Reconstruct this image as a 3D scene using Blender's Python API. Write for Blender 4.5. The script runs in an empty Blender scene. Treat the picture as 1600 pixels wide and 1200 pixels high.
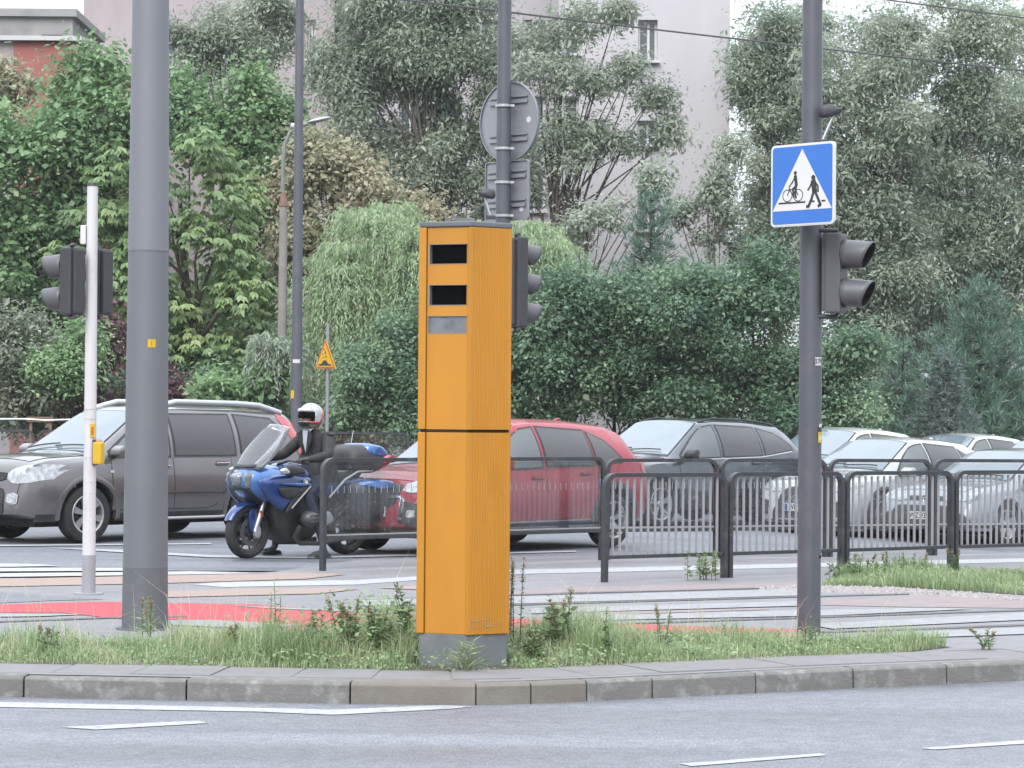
import bpy, bmesh, math, random
import numpy as np
from mathutils import Vector, Matrix, Euler

R = math.radians
rng = np.random.default_rng(7)
random.seed(7)
S = bpy.context.scene
COL = S.collection

# ------------------------------------------------------------------ camera
CAM_H, FPX = 1.6, 4000.0
cam = bpy.data.cameras.new('camera')
cam.sensor_width = 36.0
cam.lens = 90.0
cam.clip_end = 2000.0
cam_o = bpy.data.objects.new('camera', cam)
COL.objects.link(cam_o)
cam_o.matrix_world = Matrix.Translation((0, 0, CAM_H)) @ Matrix.Rotation(R(90 + 0.716), 4, 'X') @ Matrix.Rotation(R(0.45), 4, 'Z')
S.camera = cam_o

# ------------------------------------------------------------------ sky, sun, exposure
SUN_EL, SUN_AZ = 40.0, 195.0          # high, behind the camera, veiled by cloud
w = bpy.data.worlds.new('World')
S.world = w
w.use_nodes = True
nt = w.node_tree
nt.nodes.clear()
out = nt.nodes.new('ShaderNodeOutputWorld')
bg = nt.nodes.new('ShaderNodeBackground')
sky = nt.nodes.new('ShaderNodeTexSky')
sky.sky_type = 'NISHITA'
sky.sun_disc = False
sky.sun_elevation = R(SUN_EL)
sky.sun_rotation = R(SUN_AZ)
sky.dust_density = 4.0
# a closed cloud deck: three times as bright overhead as at the horizon (CIE overcast sky)
tc = nt.nodes.new('ShaderNodeTexCoord')
sx = nt.nodes.new('ShaderNodeSeparateXYZ')
nt.links.new(tc.outputs['Generated'], sx.inputs[0])
cr = nt.nodes.new('ShaderNodeMapRange')
cr.inputs['From Min'].default_value = 0.0
cr.inputs['From Max'].default_value = 1.0
cr.inputs['To Min'].default_value = 5.4
cr.inputs['To Max'].default_value = 17.5
nt.links.new(sx.outputs['Z'], cr.inputs['Value'])
cl = nt.nodes.new('ShaderNodeVectorMath')
cl.operation = 'SCALE'
cl.inputs[0].default_value = (0.93, 0.985, 1.065)
nt.links.new(cr.outputs[0], cl.inputs['Scale'])
mx = nt.nodes.new('ShaderNodeMix')
mx.data_type = 'RGBA'
mx.inputs['Factor'].default_value = 0.9
nt.links.new(sky.outputs[0], mx.inputs[6])
nt.links.new(cl.outputs[0], mx.inputs[7])
nt.links.new(mx.outputs[2], bg.inputs['Color'])
bg.inputs['Strength'].default_value = 0.1
nt.links.new(bg.outputs[0], out.inputs['Surface'])

sun = bpy.data.lights.new('sun', 'SUN')
sun.energy = 1.5
sun.angle = R(40)
sun.color = (1.0, 0.98, 0.95)
sun_o = bpy.data.objects.new('sun', sun)
COL.objects.link(sun_o)
sd = Vector((math.sin(R(SUN_AZ)) * math.cos(R(SUN_EL)), math.cos(R(SUN_AZ)) * math.cos(R(SUN_EL)), math.sin(R(SUN_EL))))
sun_o.rotation_euler = sd.to_track_quat('Z', 'Y').to_euler()

S.view_settings.view_transform = 'Standard'
S.view_settings.look = 'None'
S.view_settings.gamma = 1.0
S.view_settings.exposure = 0.95
S.view_settings.use_curve_mapping = False
S.render.engine = 'CYCLES'
S.cycles.max_bounces = 6
S.cycles.diffuse_bounces = 3
S.cycles.glossy_bounces = 3
S.cycles.transparent_max_bounces = 12
S.cycles.caustics_reflective = False
S.cycles.caustics_refractive = False

# ------------------------------------------------------------------ survey helpers: where a sight line meets the ground / a distance
_A = R(0.45)
def _un(px, py):
    u, v = px - 800.0, py - 600.0
    return u * math.cos(_A) + v * math.sin(_A), -u * math.sin(_A) + v * math.cos(_A) - 50.0
def G(px, py, z=0.0):
    u, v = _un(px, py)
    d = FPX * (CAM_H - z) / v
    return (u * d / FPX, d)
def AT(px, py, d):
    u, v = _un(px, py)
    return (u * d / FPX, d, CAM_H - v * d / FPX)

# ------------------------------------------------------------------ object helpers
def link(o, parent=None):
    COL.objects.link(o)
    if parent is not None:
        o.parent = parent
    return o
def tag(o, label=None, cat=None, group=None, kind=None):
    if label: o['label'] = label
    if cat: o['category'] = cat
    if group: o['group'] = group
    if kind: o['kind'] = kind
    return o
def empty(name, loc=(0, 0, 0), rz=0.0, parent=None):
    o = bpy.data.objects.new(name, None)
    o.empty_display_size = 0.2
    o.location = loc
    o.rotation_euler = (0, 0, rz)
    return link(o, parent)

class MB:
    """collects shapes for ONE mesh object"""
    def __init__(s):
        s.v = []; s.f = []; s.m = []; s.cur = 0
    def add(s, vs, fs):
        b = len(s.v)
        s.v += [tuple(p) for p in vs]
        s.f += [tuple(b + i for i in f) for f in fs]
        s.m += [s.cur] * len(fs)
        return s
    def box(s, c, size, rot=None, ch=0.0):
        hx, hy, hz = size[0] / 2, size[1] / 2, size[2] / 2
        if ch > 0:
            ch = min(ch, hx * .9, hy * .9, hz * .9)
            bm = bmesh.new()
            bmesh.ops.create_cube(bm, size=1.0)
            for v in bm.verts: v.co = Vector((v.co.x * 2 * hx, v.co.y * 2 * hy, v.co.z * 2 * hz))
            bmesh.ops.bevel(bm, geom=bm.edges[:], offset=ch, segments=2, affect='EDGES', profile=0.6)
            vs = [v.co.copy() for v in bm.verts]
            for i, v in enumerate(bm.verts): v.index = i
            fs = [[v.index for v in f.verts] for f in bm.faces]
            bm.free()
        else:
            vs = [Vector((x, y, z)) for x in (-hx, hx) for y in (-hy, hy) for z in (-hz, hz)]
            fs = [(0, 1, 3, 2), (4, 6, 7, 5), (0, 4, 5, 1), (2, 3, 7, 6), (0, 2, 6, 4), (1, 5, 7, 3)]
        M = Euler(rot).to_matrix() if rot is not None else Matrix.Identity(3)
        c = Vector(c)
        return s.add([M @ v + c for v in vs], fs)
    def tube(s, pts, rad, n=10, cap=True, flat=1.0):
        pts = [Vector(p) for p in pts]
        if not hasattr(rad, '__len__'): rad = [rad] * len(pts)
        vs = []; fs = []
        up = None
        for i, p in enumerate(pts):
            t = (pts[min(i + 1, len(pts) - 1)] - pts[max(i - 1, 0)])
            t = t.normalized() if t.length > 1e-9 else Vector((0, 0, 1))
            if up is None:
                up = Vector((0, 0, 1)) if abs(t.z) < .9 else Vector((0, 1, 0))
            a = t.cross(up)
            a = a.normalized() if a.length > 1e-6 else t.orthogonal().normalized()
            b = a.cross(t).normalized()
            up = b
            for k in range(n):
                th = 2 * math.pi * k / n
                vs.append(p + a * math.cos(th) * rad[i] + b * math.sin(th) * rad[i] * flat)
        for i in range(len(pts) - 1):
            for k in range(n):
                fs.append((i * n + k, i * n + (k + 1) % n, (i + 1) * n + (k + 1) % n, (i + 1) * n + k))
        if cap:
            fs.append(tuple(range(n))[::-1]); fs.append(tuple((len(pts) - 1) * n + k for k in range(n)))
        return s.add(vs, fs)
    def lathe(s, prof, c=(0, 0, 0), axis='Z', n=32, closed=False):
        """prof: (radius, height)"""
        vs = []; fs = []
        m = len(prof)
        for k in range(n):
            th = 2 * math.pi * k / n
            for r, h in prof:
                x, y = r * math.cos(th), r * math.sin(th)
                p = (x, y, h) if axis == 'Z' else ((x, h, y) if axis == 'Y' else (h, x, y))
                vs.append(Vector(p) + Vector(c))
        for k in range(n):
            k2 = (k + 1) % n
            for i in range(m if closed else m - 1):
                j = (i + 1) % m
                fs.append((k * m + i, k2 * m + i, k2 * m + j, k * m + j))
        return s.add(vs, fs)
    def disc(s, c, r, axis='Y', n=24, ry=None):
        vs = []
        ry = r if ry is None else ry
        for k in range(n):
            th = 2 * math.pi * k / n
            x, y = r * math.cos(th), ry * math.sin(th)
            p = (x, 0, y) if axis == 'Y' else ((x, y, 0) if axis == 'Z' else (0, x, y))
            vs.append(Vector(p) + Vector(c))
        return s.add(vs, [tuple(range(n))])
    def prism(s, poly, h0, h1, plane='XY', c=(0, 0, 0)):
        """extrude a 2-D outline; plane names the outline's axes"""
        def P(a, b, h):
            q = {'XY': (a, b, h), 'XZ': (a, h, b), 'YZ': (h, a, b)}[plane]
            return Vector(q) + Vector(c)
        n = len(poly)
        vs = [P(a, b, h0) for a, b in poly] + [P(a, b, h1) for a, b in poly]
        fs = [tuple(range(n))[::-1], tuple(range(n, 2 * n))] + [(i, (i + 1) % n, n + (i + 1) % n, n + i) for i in range(n)]
        return s.add(vs, fs)
    def sphere(s, c, r, n=16, m=10, rot=None):
        if not hasattr(r, '__len__'): r = (r, r, r)
        vs = []; fs = []
        M = Euler(rot).to_matrix() if rot is not None else Matrix.Identity(3)
        for i in range(m + 1):
            ph = math.pi * i / m
            for k in range(n):
                th = 2 * math.pi * k / n
                vs.append(M @ Vector((r[0] * math.sin(ph) * math.cos(th), r[1] * math.sin(ph) * math.sin(th), r[2] * math.cos(ph))) + Vector(c))
        for i in range(m):
            for k in range(n):
                fs.append((i * n + k, (i + 1) * n + k, (i + 1) * n + (k + 1) % n, i * n + (k + 1) % n))
        return s.add(vs, fs)
    def loft(s, rings, cap=True):
        n = len(rings[0]); vs = [Vector(p) for r in rings for p in r]; fs = []
        for i in range(len(rings) - 1):
            for k in range(n):
                fs.append((i * n + k, i * n + (k + 1) % n, (i + 1) * n + (k + 1) % n, (i + 1) * n + k))
        if cap:
            fs.append(tuple(range(n))[::-1]); fs.append(tuple((len(rings) - 1) * n + k for k in range(n)))
        return s.add(vs, fs)
    def inflate(s, outline, we, wm, inset=0.03, yc=0.0, sub=2):
        """a pillow-like solid: side outline (x, z), half width we at the rim and wm inside"""
        n = len(outline)
        pts = [Vector((a, b)) for a, b in outline]
        for _ in range(sub):                                   # soften corners
            q = []
            for i in range(len(pts)):
                a, b = pts[i], pts[(i + 1) % len(pts)]
                q += [a.lerp(b, .2), a.lerp(b, .8)]
            pts = q
        n = len(pts)
        cen = sum(pts, Vector((0, 0))) / n
        def ring(k, y):
            return [((p - cen) * k + cen) for p in pts], y
        ext = max((p - cen).length for p in pts)
        k1 = max(0.3, 1 - inset / ext * 1.2); k2 = max(.2, 1 - 2.6 * inset / ext)
        rings = [ring(k2, -wm), ring(k1, -(wm * .75 + we * .25)), ring(1, -we), ring(1, we), ring(k1, wm * .75 + we * .25), ring(k2, wm)]
        return s.loft([[Vector((p.x, y + yc, p.y)) for p in rr] for rr, y in rings])
    def build(s, name, mat, parent=None, smooth=None, bevel=0.0):
        me = bpy.data.meshes.new(name)
        me.from_pydata(s.v, [], s.f)
        mats = mat if isinstance(mat, (list, tuple)) else [mat]
        for m in mats: me.materials.append(m)
        if len(mats) > 1:
            me.polygons.foreach_set('material_index', s.m)
        bm = bmesh.new(); bm.from_mesh(me)
        bmesh.ops.recalc_face_normals(bm, faces=bm.faces[:])
        bm.to_mesh(me); bm.free()
        if smooth is not None:
            me.shade_smooth()
            if smooth < 180:
                me.set_sharp_from_angle(angle=R(smooth))
        me.update()
        o = bpy.data.objects.new(name, me)
        if bevel:
            b = o.modifiers.new('bevel', 'BEVEL'); b.width = bevel; b.segments = 2; b.limit_method = 'ANGLE'; b.angle_limit = R(40)
        return link(o, parent)
def sheet(name, pts, z, mat, parent=None):
    bm = bmesh.new()
    f = bm.faces.new([bm.verts.new((p[0], p[1], z)) for p in pts])
    f.normal_update()
    if f.normal.z < 0: f.normal_flip()
    bmesh.ops.triangulate(bm, faces=[f])
    me = bpy.data.meshes.new(name); bm.to_mesh(me); bm.free()
    me.materials.append(mat)
    return link(bpy.data.objects.new(name, me), parent)
def text(name, body, size, mat, parent, loc, rot, sx=1.0, ext=0.0008):
    cu = bpy.data.curves.new(name, 'FONT')
    cu.body = body; cu.size = size; cu.extrude = ext
    cu.align_x = 'CENTER'; cu.align_y = 'CENTER'; cu.offset = size * .02
    tmp = link(bpy.data.objects.new(name, cu))
    bpy.context.view_layer.update()
    me = bpy.data.meshes.new_from_object(tmp.evaluated_get(bpy.context.evaluated_depsgraph_get()))
    bpy.data.objects.remove(tmp)
    me.name = name; me.materials.clear(); me.materials.append(mat)
    o = bpy.data.objects.new(name, me)
    o.location = loc; o.rotation_euler = rot; o.scale = (sx, 1, 1)
    return link(o, parent)

# ------------------------------------------------------------------ materials
def new_mat(name):
    m = bpy.data.materials.new(name); m.use_nodes = True
    return m, m.node_tree, m.node_tree.nodes['Principled BSDF']
def _noise(t, scale, detail=4.0, rough=.55, coords=None):
    n = t.nodes.new('ShaderNodeTexNoise')
    n.inputs['Scale'].default_value = scale; n.inputs['Detail'].default_value = detail; n.inputs['Roughness'].default_value = rough
    if coords is not None: t.links.new(coords, n.inputs['Vector'])
    return n
KA = .68                                           # surface albedos against the picture's bright exposure
def mat(name, col, rough=.5, metal=0.0, vary=0.0, vscale=6.0, bump=0.0, bscale=80.0, coat=0.0, ior=1.5, dirt=None, dscale=3.0, damt=.5, stretch=None, spec=.5):
    """plain surface with large-scale variation, an optional shape of dirt and fine relief"""
    m, t, b = new_mat(name)
    col = tuple(c * KA for c in col)
    if dirt is not None: dirt = tuple(c * KA for c in dirt)
    c4 = (*col, 1)
    b.inputs['Base Color'].default_value = c4
    b.inputs['Roughness'].default_value = rough
    b.inputs['Metallic'].default_value = metal
    b.inputs['IOR'].default_value = ior
    b.inputs['Coat Weight'].default_value = coat
    b.inputs['Coat Roughness'].default_value = .05
    b.inputs['Specular IOR Level'].default_value = spec
    geo = t.nodes.new('ShaderNodeTexCoord')
    co = geo.outputs['Object']
    if stretch:
        mp = t.nodes.new('ShaderNodeMapping'); mp.inputs['Scale'].default_value = stretch
        t.links.new(co, mp.inputs['Vector']); co = mp.outputs[0]
    last = None
    if vary:
        n = _noise(t, vscale, 5, .6, co)
        r = t.nodes.new('ShaderNodeValToRGB')
        r.color_ramp.elements[0].position = .3; r.color_ramp.elements[1].position = .7
        r.color_ramp.elements[0].color = (*[x * (1 - vary) for x in col], 1)
        r.color_ramp.elements[1].color = (*[min(1, x * (1 + vary)) for x in col], 1)
        t.links.new(n.outputs['Fac'], r.inputs[0]); last = r.outputs[0]
    if dirt is not None:
        n = _noise(t, dscale, 8, .65, co)
        r = t.nodes.new('ShaderNodeMapRange'); r.inputs['From Min'].default_value = .5; r.inputs['From Max'].default_value = .72
        r.inputs['To Max'].default_value = damt
        t.links.new(n.outputs['Fac'], r.inputs['Value'])
        x = t.nodes.new('ShaderNodeMix'); x.data_type = 'RGBA'
        t.links.new(r.outputs[0], x.inputs['Factor'])
        if last: t.links.new(last, x.inputs[6])
        else: x.inputs[6].default_value = c4
        x.inputs[7].default_value = (*dirt, 1); last = x.outputs[2]
    if last: t.links.new(last, b.inputs['Base Color'])
    if bump:
        n = _noise(t, bscale, 3, .6, co)
        bp = t.nodes.new('ShaderNodeBump'); bp.inputs['Strength'].default_value = bump; bp.inputs['Distance'].default_value = .01
        t.links.new(n.outputs['Fac'], bp.inputs['Height']); t.links.new(bp.outputs[0], b.inputs['Normal'])
    return m
def leaf_mat(name, cols, trans=.4, rough=.42):
    """leaf colour picked per leaf by the 'tint' attribute"""
    m, t, b = new_mat(name)
    a = t.nodes.new('ShaderNodeAttribute'); a.attribute_name = 'tint'
    r = t.nodes.new('ShaderNodeValToRGB')
    el = r.color_ramp.elements
    while len(el) < len(cols): el.new(.5)
    for i, c in enumerate(cols):
        el[i].position = i / (len(cols) - 1); el[i].color = (*c, 1)
    t.links.new(a.outputs['Fac'], r.inputs[0]); t.links.new(r.outputs[0], b.inputs['Base Color'])
    b.inputs['Roughness'].default_value = rough; b.inputs['Specular IOR Level'].default_value = .5
    tr = t.nodes.new('ShaderNodeBsdfTranslucent'); t.links.new(r.outputs[0], tr.inputs['Color'])
    ms = t.nodes.new('ShaderNodeMixShader'); ms.inputs[0].default_value = trans
    o = t.nodes['Material Output']
    t.links.new(b.outputs[0], ms.inputs[1]); t.links.new(tr.outputs[0], ms.inputs[2]); t.links.new(ms.outputs[0], o.inputs['Surface'])
    return m
def asphalt_mat(name, col, spec=.5):
    m, t, b = new_mat(name)
    col = tuple(c * KA for c in col)
    co = t.nodes.new('ShaderNodeTexCoord').outputs['Object']
    mf = t.nodes.new('ShaderNodeMapping'); mf.inputs['Scale'].default_value = (1, .35, 1); t.links.new(co, mf.inputs['Vector'])
    fine = _noise(t, 70, 5, .8, mf.outputs[0]); mid = _noise(t, 9, 6, .65, co)
    mp = t.nodes.new('ShaderNodeMapping'); mp.inputs['Rotation'].default_value = (0, 0, R(-28)); mp.inputs['Scale'].default_value = (.12, 1.6, 1)
    t.links.new(co, mp.inputs['Vector'])
    tracks = _noise(t, 1.0, 3, .5, mp.outputs[0])
    def ramp(src, lo, hi, a, c):
        r = t.nodes.new('ShaderNodeMapRange')
        r.inputs['From Min'].default_value = a; r.inputs['From Max'].default_value = c; r.inputs['To Min'].default_value = lo; r.inputs['To Max'].default_value = hi
        t.links.new(src, r.inputs['Value']); return r.outputs[0]
    def mul(a, c):
        q = t.nodes.new('ShaderNodeMath'); q.operation = 'MULTIPLY'; t.links.new(a, q.inputs[0]); t.links.new(c, q.inputs[1]); return q.outputs[0]
    k = mul(mul(ramp(fine.outputs['Fac'], .45, 1.6, .32, .68), ramp(mid.outputs['Fac'], .80, 1.18, .3, .7)), ramp(tracks.outputs['Fac'], .76, 1.16, .33, .67))
    v = t.nodes.new('ShaderNodeVectorMath'); v.operation = 'SCALE'; v.inputs[0].default_value = col
    t.links.new(k, v.inputs['Scale']); t.links.new(v.outputs[0], b.inputs['Base Color'])
    t.links.new(ramp(tracks.outputs['Fac'], .50, .68, .35, .65), b.inputs['Roughness'])
    b.inputs['Specular IOR Level'].default_value = spec
    bp = t.nodes.new('ShaderNodeBump'); bp.inputs['Strength'].default_value = .5; bp.inputs['Distance'].default_value = .006
    t.links.new(fine.outputs['Fac'], bp.inputs['Height']); t.links.new(bp.outputs[0], b.inputs['Normal'])
    return m
def paint_mat(name, col, wear=.35, under=(.2, .2, .21), scale=14):
    """road paint worn through to the surface in flecks"""
    m, t, b = new_mat(name)
    col = tuple(c * KA for c in col); under = tuple(c * KA for c in under)
    co = t.nodes.new('ShaderNodeTexCoord').outputs['Object']
    n = _noise(t, scale, 8, .75, co)
    r = t.nodes.new('ShaderNodeMapRange'); r.inputs['From Min'].default_value = .60 - wear * .2; r.inputs['From Max'].default_value = .74 - wear * .1; r.inputs['To Max'].default_value = .85
    t.links.new(n.outputs['Fac'], r.inputs['Value'])
    n2 = _noise(t, 3, 4, .6, co)
    x0 = t.nodes.new('ShaderNodeMix'); x0.data_type = 'RGBA'; t.links.new(n2.outputs['Fac'], x0.inputs['Factor'])
    x0.inputs[6].default_value = (*[c * .88 for c in col], 1); x0.inputs[7].default_value = (*[min(1, c * 1.1) for c in col], 1)
    x = t.nodes.new('ShaderNodeMix'); x.data_type = 'RGBA'; t.links.new(r.outputs[0], x.inputs['Factor'])
    t.links.new(x0.outputs[2], x.inputs[6]); x.inputs[7].default_value = (*under, 1)
    t.links.new(x.outputs[2], b.inputs['Base Color']); b.inputs['Roughness'].default_value = .65
    return m
def car_glass(name, col=(.012, .014, .017), ior=1.6, rough=.02):
    m, t, b = new_mat(name)
    b.inputs['Base Color'].default_value = (*col, 1); b.inputs['Roughness'].default_value = rough; b.inputs['IOR'].default_value = ior
    return m
def paint_car(name, col, metal=.25, rough=.32, flake=.06, road=.25):
    return mat(name, col, rough=rough, metal=metal, vary=flake, vscale=3, coat=1.0, dirt=(.22, .21, .2), dscale=2.2, damt=road)

M = {}
M['asphalt'] = asphalt_mat('near_asphalt', (.215, .224, .256), .6)
M['asphalt_back'] = asphalt_mat('back_asphalt', (.195, .204, .236), .5)
M['paving'] = mat('pale_paving', (.275, .27, .285), .75, vary=.12, vscale=2.2, bump=.25, bscale=60, dirt=(.18, .175, .18), dscale=4, damt=.6, stretch=(1, 2.2, 1))
M['paving_pink'] = mat('pink_paving', (.33, .27, .275), .8, vary=.1, vscale=4, bump=.2, dirt=(.26, .23, .235), dscale=5, damt=.5)
M['soil'] = mat('soil', (.10, .085, .06), .95, vary=.3, vscale=12, bump=.6, bscale=50)
M['verge'] = mat('verge_ground', (.05, .06, .035), .95, vary=.35, vscale=2, bump=.5, bscale=20)
M['kerb'] = mat('kerb_concrete', (.20, .195, .185), .82, vary=.12, vscale=5, bump=.5, bscale=70, dirt=(.43, .43, .43), dscale=9, damt=.75)
M['kerb_brown'] = mat('kerb_concrete_brown', (.215, .195, .17), .85, vary=.08, vscale=6, bump=.4, bscale=70, dirt=(.33, .31, .28), dscale=5, damt=.5)
M['slab'] = mat('slab_concrete', (.255, .25, .255), .8, vary=.1, vscale=3, bump=.35, bscale=90, dirt=(.19, .185, .18), dscale=5, damt=.45)
M['joint'] = mat('joint_dirt', (.05, .048, .045), .95)
M['white_line'] = paint_mat('white_road_paint', (.50, .51, .53), .5)
M['zebra_pale'] = paint_mat('pale_zebra_paint', (.385, .39, .405), .8, under=(.26, .255, .27), scale=7)
M['red_paint'] = paint_mat('red_cycle_paint', (.56, .052, .070), .3, under=(.5, .25, .25), scale=18)
M['rail'] = mat('rail_steel', (.20, .195, .20), .4, metal=.5, vary=.2)
M['orange'] = mat('orange_enamel', (.60, .252, .010), .42, vary=.10, vscale=1.6, coat=.15, dirt=(.42, .175, .02), dscale=2.6, damt=.6, stretch=(1, 1, .3))
M['gap'] = mat('dark_gap', (.01, .01, .01), .9)
M['cab_grey'] = mat('cabinet_grey', (.17, .185, .195), .55, vary=.15, vscale=5, dirt=(.30, .30, .29), dscale=7, damt=.5)
M['frame_grey'] = mat('window_frame_grey', (.26, .27, .265), .45)
M['black_glass'] = mat('black_glass', (.003, .003, .004), .5, spec=.02)
M['milky_glass'] = mat('milky_glass', (.20, .215, .23), .25, vary=.15, vscale=9, dirt=(.10, .11, .12), dscale=11, damt=.8)
M['mast'] = mat('mast_grey', (.225, .232, .262), .5, vary=.05, vscale=1.5, metal=.1)
M['mast_low'] = mat('mast_grey_lower', (.18, .19, .212), .5, vary=.05, vscale=1.5, metal=.1, dirt=(.2, .2, .2), dscale=3, damt=.25)
M['mast_base'] = mat('mast_base_grey', (.14, .148, .162), .6, vary=.08, vscale=3, dirt=(.2, .19, .18), dscale=6, damt=.4)
M['pole'] = mat('pole_grey', (.115, .12, .142), .42, vary=.07, vscale=2, metal=.15, dirt=(.2, .2, .2), dscale=4, damt=.3)
M['white_pole'] = mat('white_pole', (.72, .72, .74), .45, vary=.05, vscale=3, dirt=(.35, .34, .33), dscale=6, damt=.45, stretch=(1, 1, .5))
M['pole_sleeve'] = mat('grey_sleeve', (.38, .385, .41), .5, vary=.06)
M['fence'] = mat('fence_grey', (.05, .053, .06), .42, vary=.08, vscale=4, metal=.2, dirt=(.16, .16, .16), dscale=8, damt=.4)
M['bar'] = mat('bar_grey', (.40, .40, .42), .4, metal=.2, vary=.08)
M['signal'] = mat('signal_housing', (.045, .047, .053), .5, vary=.06)
M['signal_grey'] = mat('signal_housing_grey', (.10, .102, .112), .5, vary=.06)
M['visor'] = mat('signal_visor', (.12, .12, .132), .42)
M['lens_dark'] = car_glass('dark_lens', (.012, .012, .012), 1.5, .1)
M['alu'] = mat('sign_back', (.36, .375, .405), .45, metal=.35, vary=.05, vscale=2, dirt=(.26, .27, .28), dscale=4, damt=.35)
M['alu_bright'] = mat('bright_steel', (.62, .63, .64), .3, metal=.7)
M['sign_blue'] = mat('sign_blue', (.045, .20, .66), .35, vary=.03)
M['sign_white'] = mat('sign_white', (.78, .79, .79), .4, vary=.02)
M['sign_black'] = mat('sign_black', (.035, .035, .04), .5)
M['sign_yellow'] = mat('sign_yellow', (.75, .42, .02), .45, vary=.08, vscale=8)
M['sign_red'] = mat('sign_red', (.55, .12, .03), .5)
M['yellow'] = mat('button_yellow', (.72, .47, .02), .4, vary=.05)
M['sticker'] = mat('sticker_white', (.7, .7, .7), .5)
M['concrete'] = mat('old_concrete', (.30, .275, .26), .9, vary=.15, vscale=4, bump=.3, bscale=30, dirt=(.17, .15, .14), dscale=3, damt=.6)
M['rust'] = mat('rusty_cap', (.25, .15, .11), .8, vary=.2)
M['lamp_arm'] = mat('lamp_arm', (.22, .24, .22), .5)
M['rubber'] = mat('tyre_rubber', (.018, .018, .019), .8, vary=.2, bump=.2, bscale=60, dirt=(.06, .058, .055), dscale=5, damt=.5)
M['alloy'] = mat('alloy_rim', (.55, .56, .57), .3, metal=.7, dirt=(.2, .19, .18), dscale=6, damt=.35)
M['black_plastic'] = mat('black_plastic', (.02, .021, .022), .5, vary=.15, dirt=(.09, .09, .088), dscale=6, damt=.4)
M['dark_plastic'] = mat('dark_plastic', (.04, .042, .045), .55, vary=.15, dirt=(.12, .12, .118), dscale=5, damt=.5)
M['chrome'] = mat('chrome', (.75, .76, .77), .12, metal=1.0)
M['silver_plastic'] = mat('silver_plastic', (.5, .5, .51), .35, metal=.5)
M['headlight'] = mat('headlight_lens', (.50, .52, .54), .12, metal=.25, vary=.35, vscale=16, coat=1)
M['tail_red'] = mat('tail_light_red', (.48, .025, .035), .12, coat=1, vary=.2, vscale=12)
M['glass_dark'] = car_glass('tinted_glass', (.022, .021, .024), 1.75, .03)
M['glass_clear'] = car_glass('side_glass', (.055, .065, .07), 1.85, .03)
M['windshield'] = mat('windshield_glass', (.185, .235, .275), .03, vary=.12, vscale=1.6, ior=2.0, spec=.5)  # pale blue base colour stands in for the sky reflected in the screens
M['plate'] = mat('number_plate', (.72, .72, .70), .4)
M['plate_blue'] = mat('plate_blue', (.02, .06, .35), .4)
M['text_black'] = mat('text_black', (.02, .02, .02), .6)
M['bark'] = mat('bark', (.085, .07, .058), .9, vary=.3, vscale=6, bump=.6, bscale=25, stretch=(1, 1, .3))
M['bark_grey'] = mat('bark_grey', (.15, .14, .125), .9, vary=.3, vscale=6, bump=.6, bscale=25, stretch=(1, 1, .3))
M['wall_white'] = mat('pale_render', (.635, .61, .645), .9, vary=.04, vscale=.4, dirt=(.55, .51, .54), dscale=.5, damt=.4, stretch=(1, 1, .4))
M['wall_pink'] = mat('pink_render', (.52, .455, .47), .9, vary=.06, vscale=.5, dirt=(.36, .31, .32), dscale=.6, damt=.5, stretch=(1, 1, .3))
M['wall_red'] = mat('red_render', (.44, .155, .135), .9, vary=.06, vscale=.5, dirt=(.36, .14, .13), dscale=.7, damt=.5)
M['wall_concrete'] = mat('stained_concrete', (.40, .39, .385), .9, vary=.12, vscale=.6, dirt=(.22, .22, .23), dscale=.8, damt=.8)
M['white_frame'] = mat('white_frame', (.75, .75, .77), .5)
M['reveal'] = mat('window_reveal', (.50, .46, .49), .9)
M['pane'] = car_glass('window_pane', (.09, .10, .11), 1.6, .05)
M['balcony'] = mat('balcony_board', (.18, .10, .09), .7, vary=.15)
M['gravel'] = mat('gravel', (.42, .39, .39), .85, vary=.3, vscale=30)
M['wire'] = mat('wire', (.10, .10, .11), .6)

# =================================================================== GROUND
def struct(o): o['kind'] = 'structure'; return o
KX = [(-9.0, 16.2), (-7.97, 16.1), (-6.96, 15.99), (-5.95, 15.88), (-4.95, 15.77), (-3.95, 15.665), (-2.95, 15.56), (-1.95, 15.46), (-.955, 15.35), (-.2, 15.325), (.13, 15.42), (.47, 15.58), (.88, 15.78), (1.55, 16.13), (2.21, 16.48), (2.86, 16.77), (3.5, 17.07), (4.15, 17.38), (4.8, 17.7), (5.5, 18.05), (6.3, 18.45), (7.2, 18.9)]
struct(sheet('ground', [(-600, -200), (600, -200), (600, 900), (-600, 900)], -.6, M['verge']))
struct(sheet('near_road', [(-40, 19.4)] + KX + [(40, 35)] + [(40, -30), (-40, -30)], -.13, M['asphalt']))
def inner(k, off):
    """kerb line moved inwards by off"""
    o = []
    for i, p in enumerate(k):
        a = Vector(k[max(i - 1, 0)]); b = Vector(k[min(i + 1, len(k) - 1)])
        t = (b - a).normalized()
        o.append((p[0] - t.y * off, p[1] + t.x * off))
    return o
def road_z(x): return -.006 - .045 * min(6.0, max(0.0, x - 1.0))          # the far lanes fall away to the right
_me = bpy.data.meshes.new('back_road')
_xs = [-60, 1, 7, 60]
_lo = [22, 26.5, 29, 48]; _hi = [44, 46, 48.5, 66]
_me.from_pydata([(x, y, road_z(x)) for x, a, b_ in zip(_xs, _lo, _hi) for y in (a, b_)], [], [(0, 2, 3, 1), (2, 4, 5, 3), (4, 6, 7, 5)])
_me.materials.append(M['asphalt_back'])
struct(link(bpy.data.objects.new('back_road', _me)))
BR = [(-40, 24.9), G(0, 903), G(250, 902), G(430, 893), G(570, 873), G(800, 869), G(1200, 866), G(1600, 862), (40, 48)]
KI = inner(KX, .1)
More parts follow.
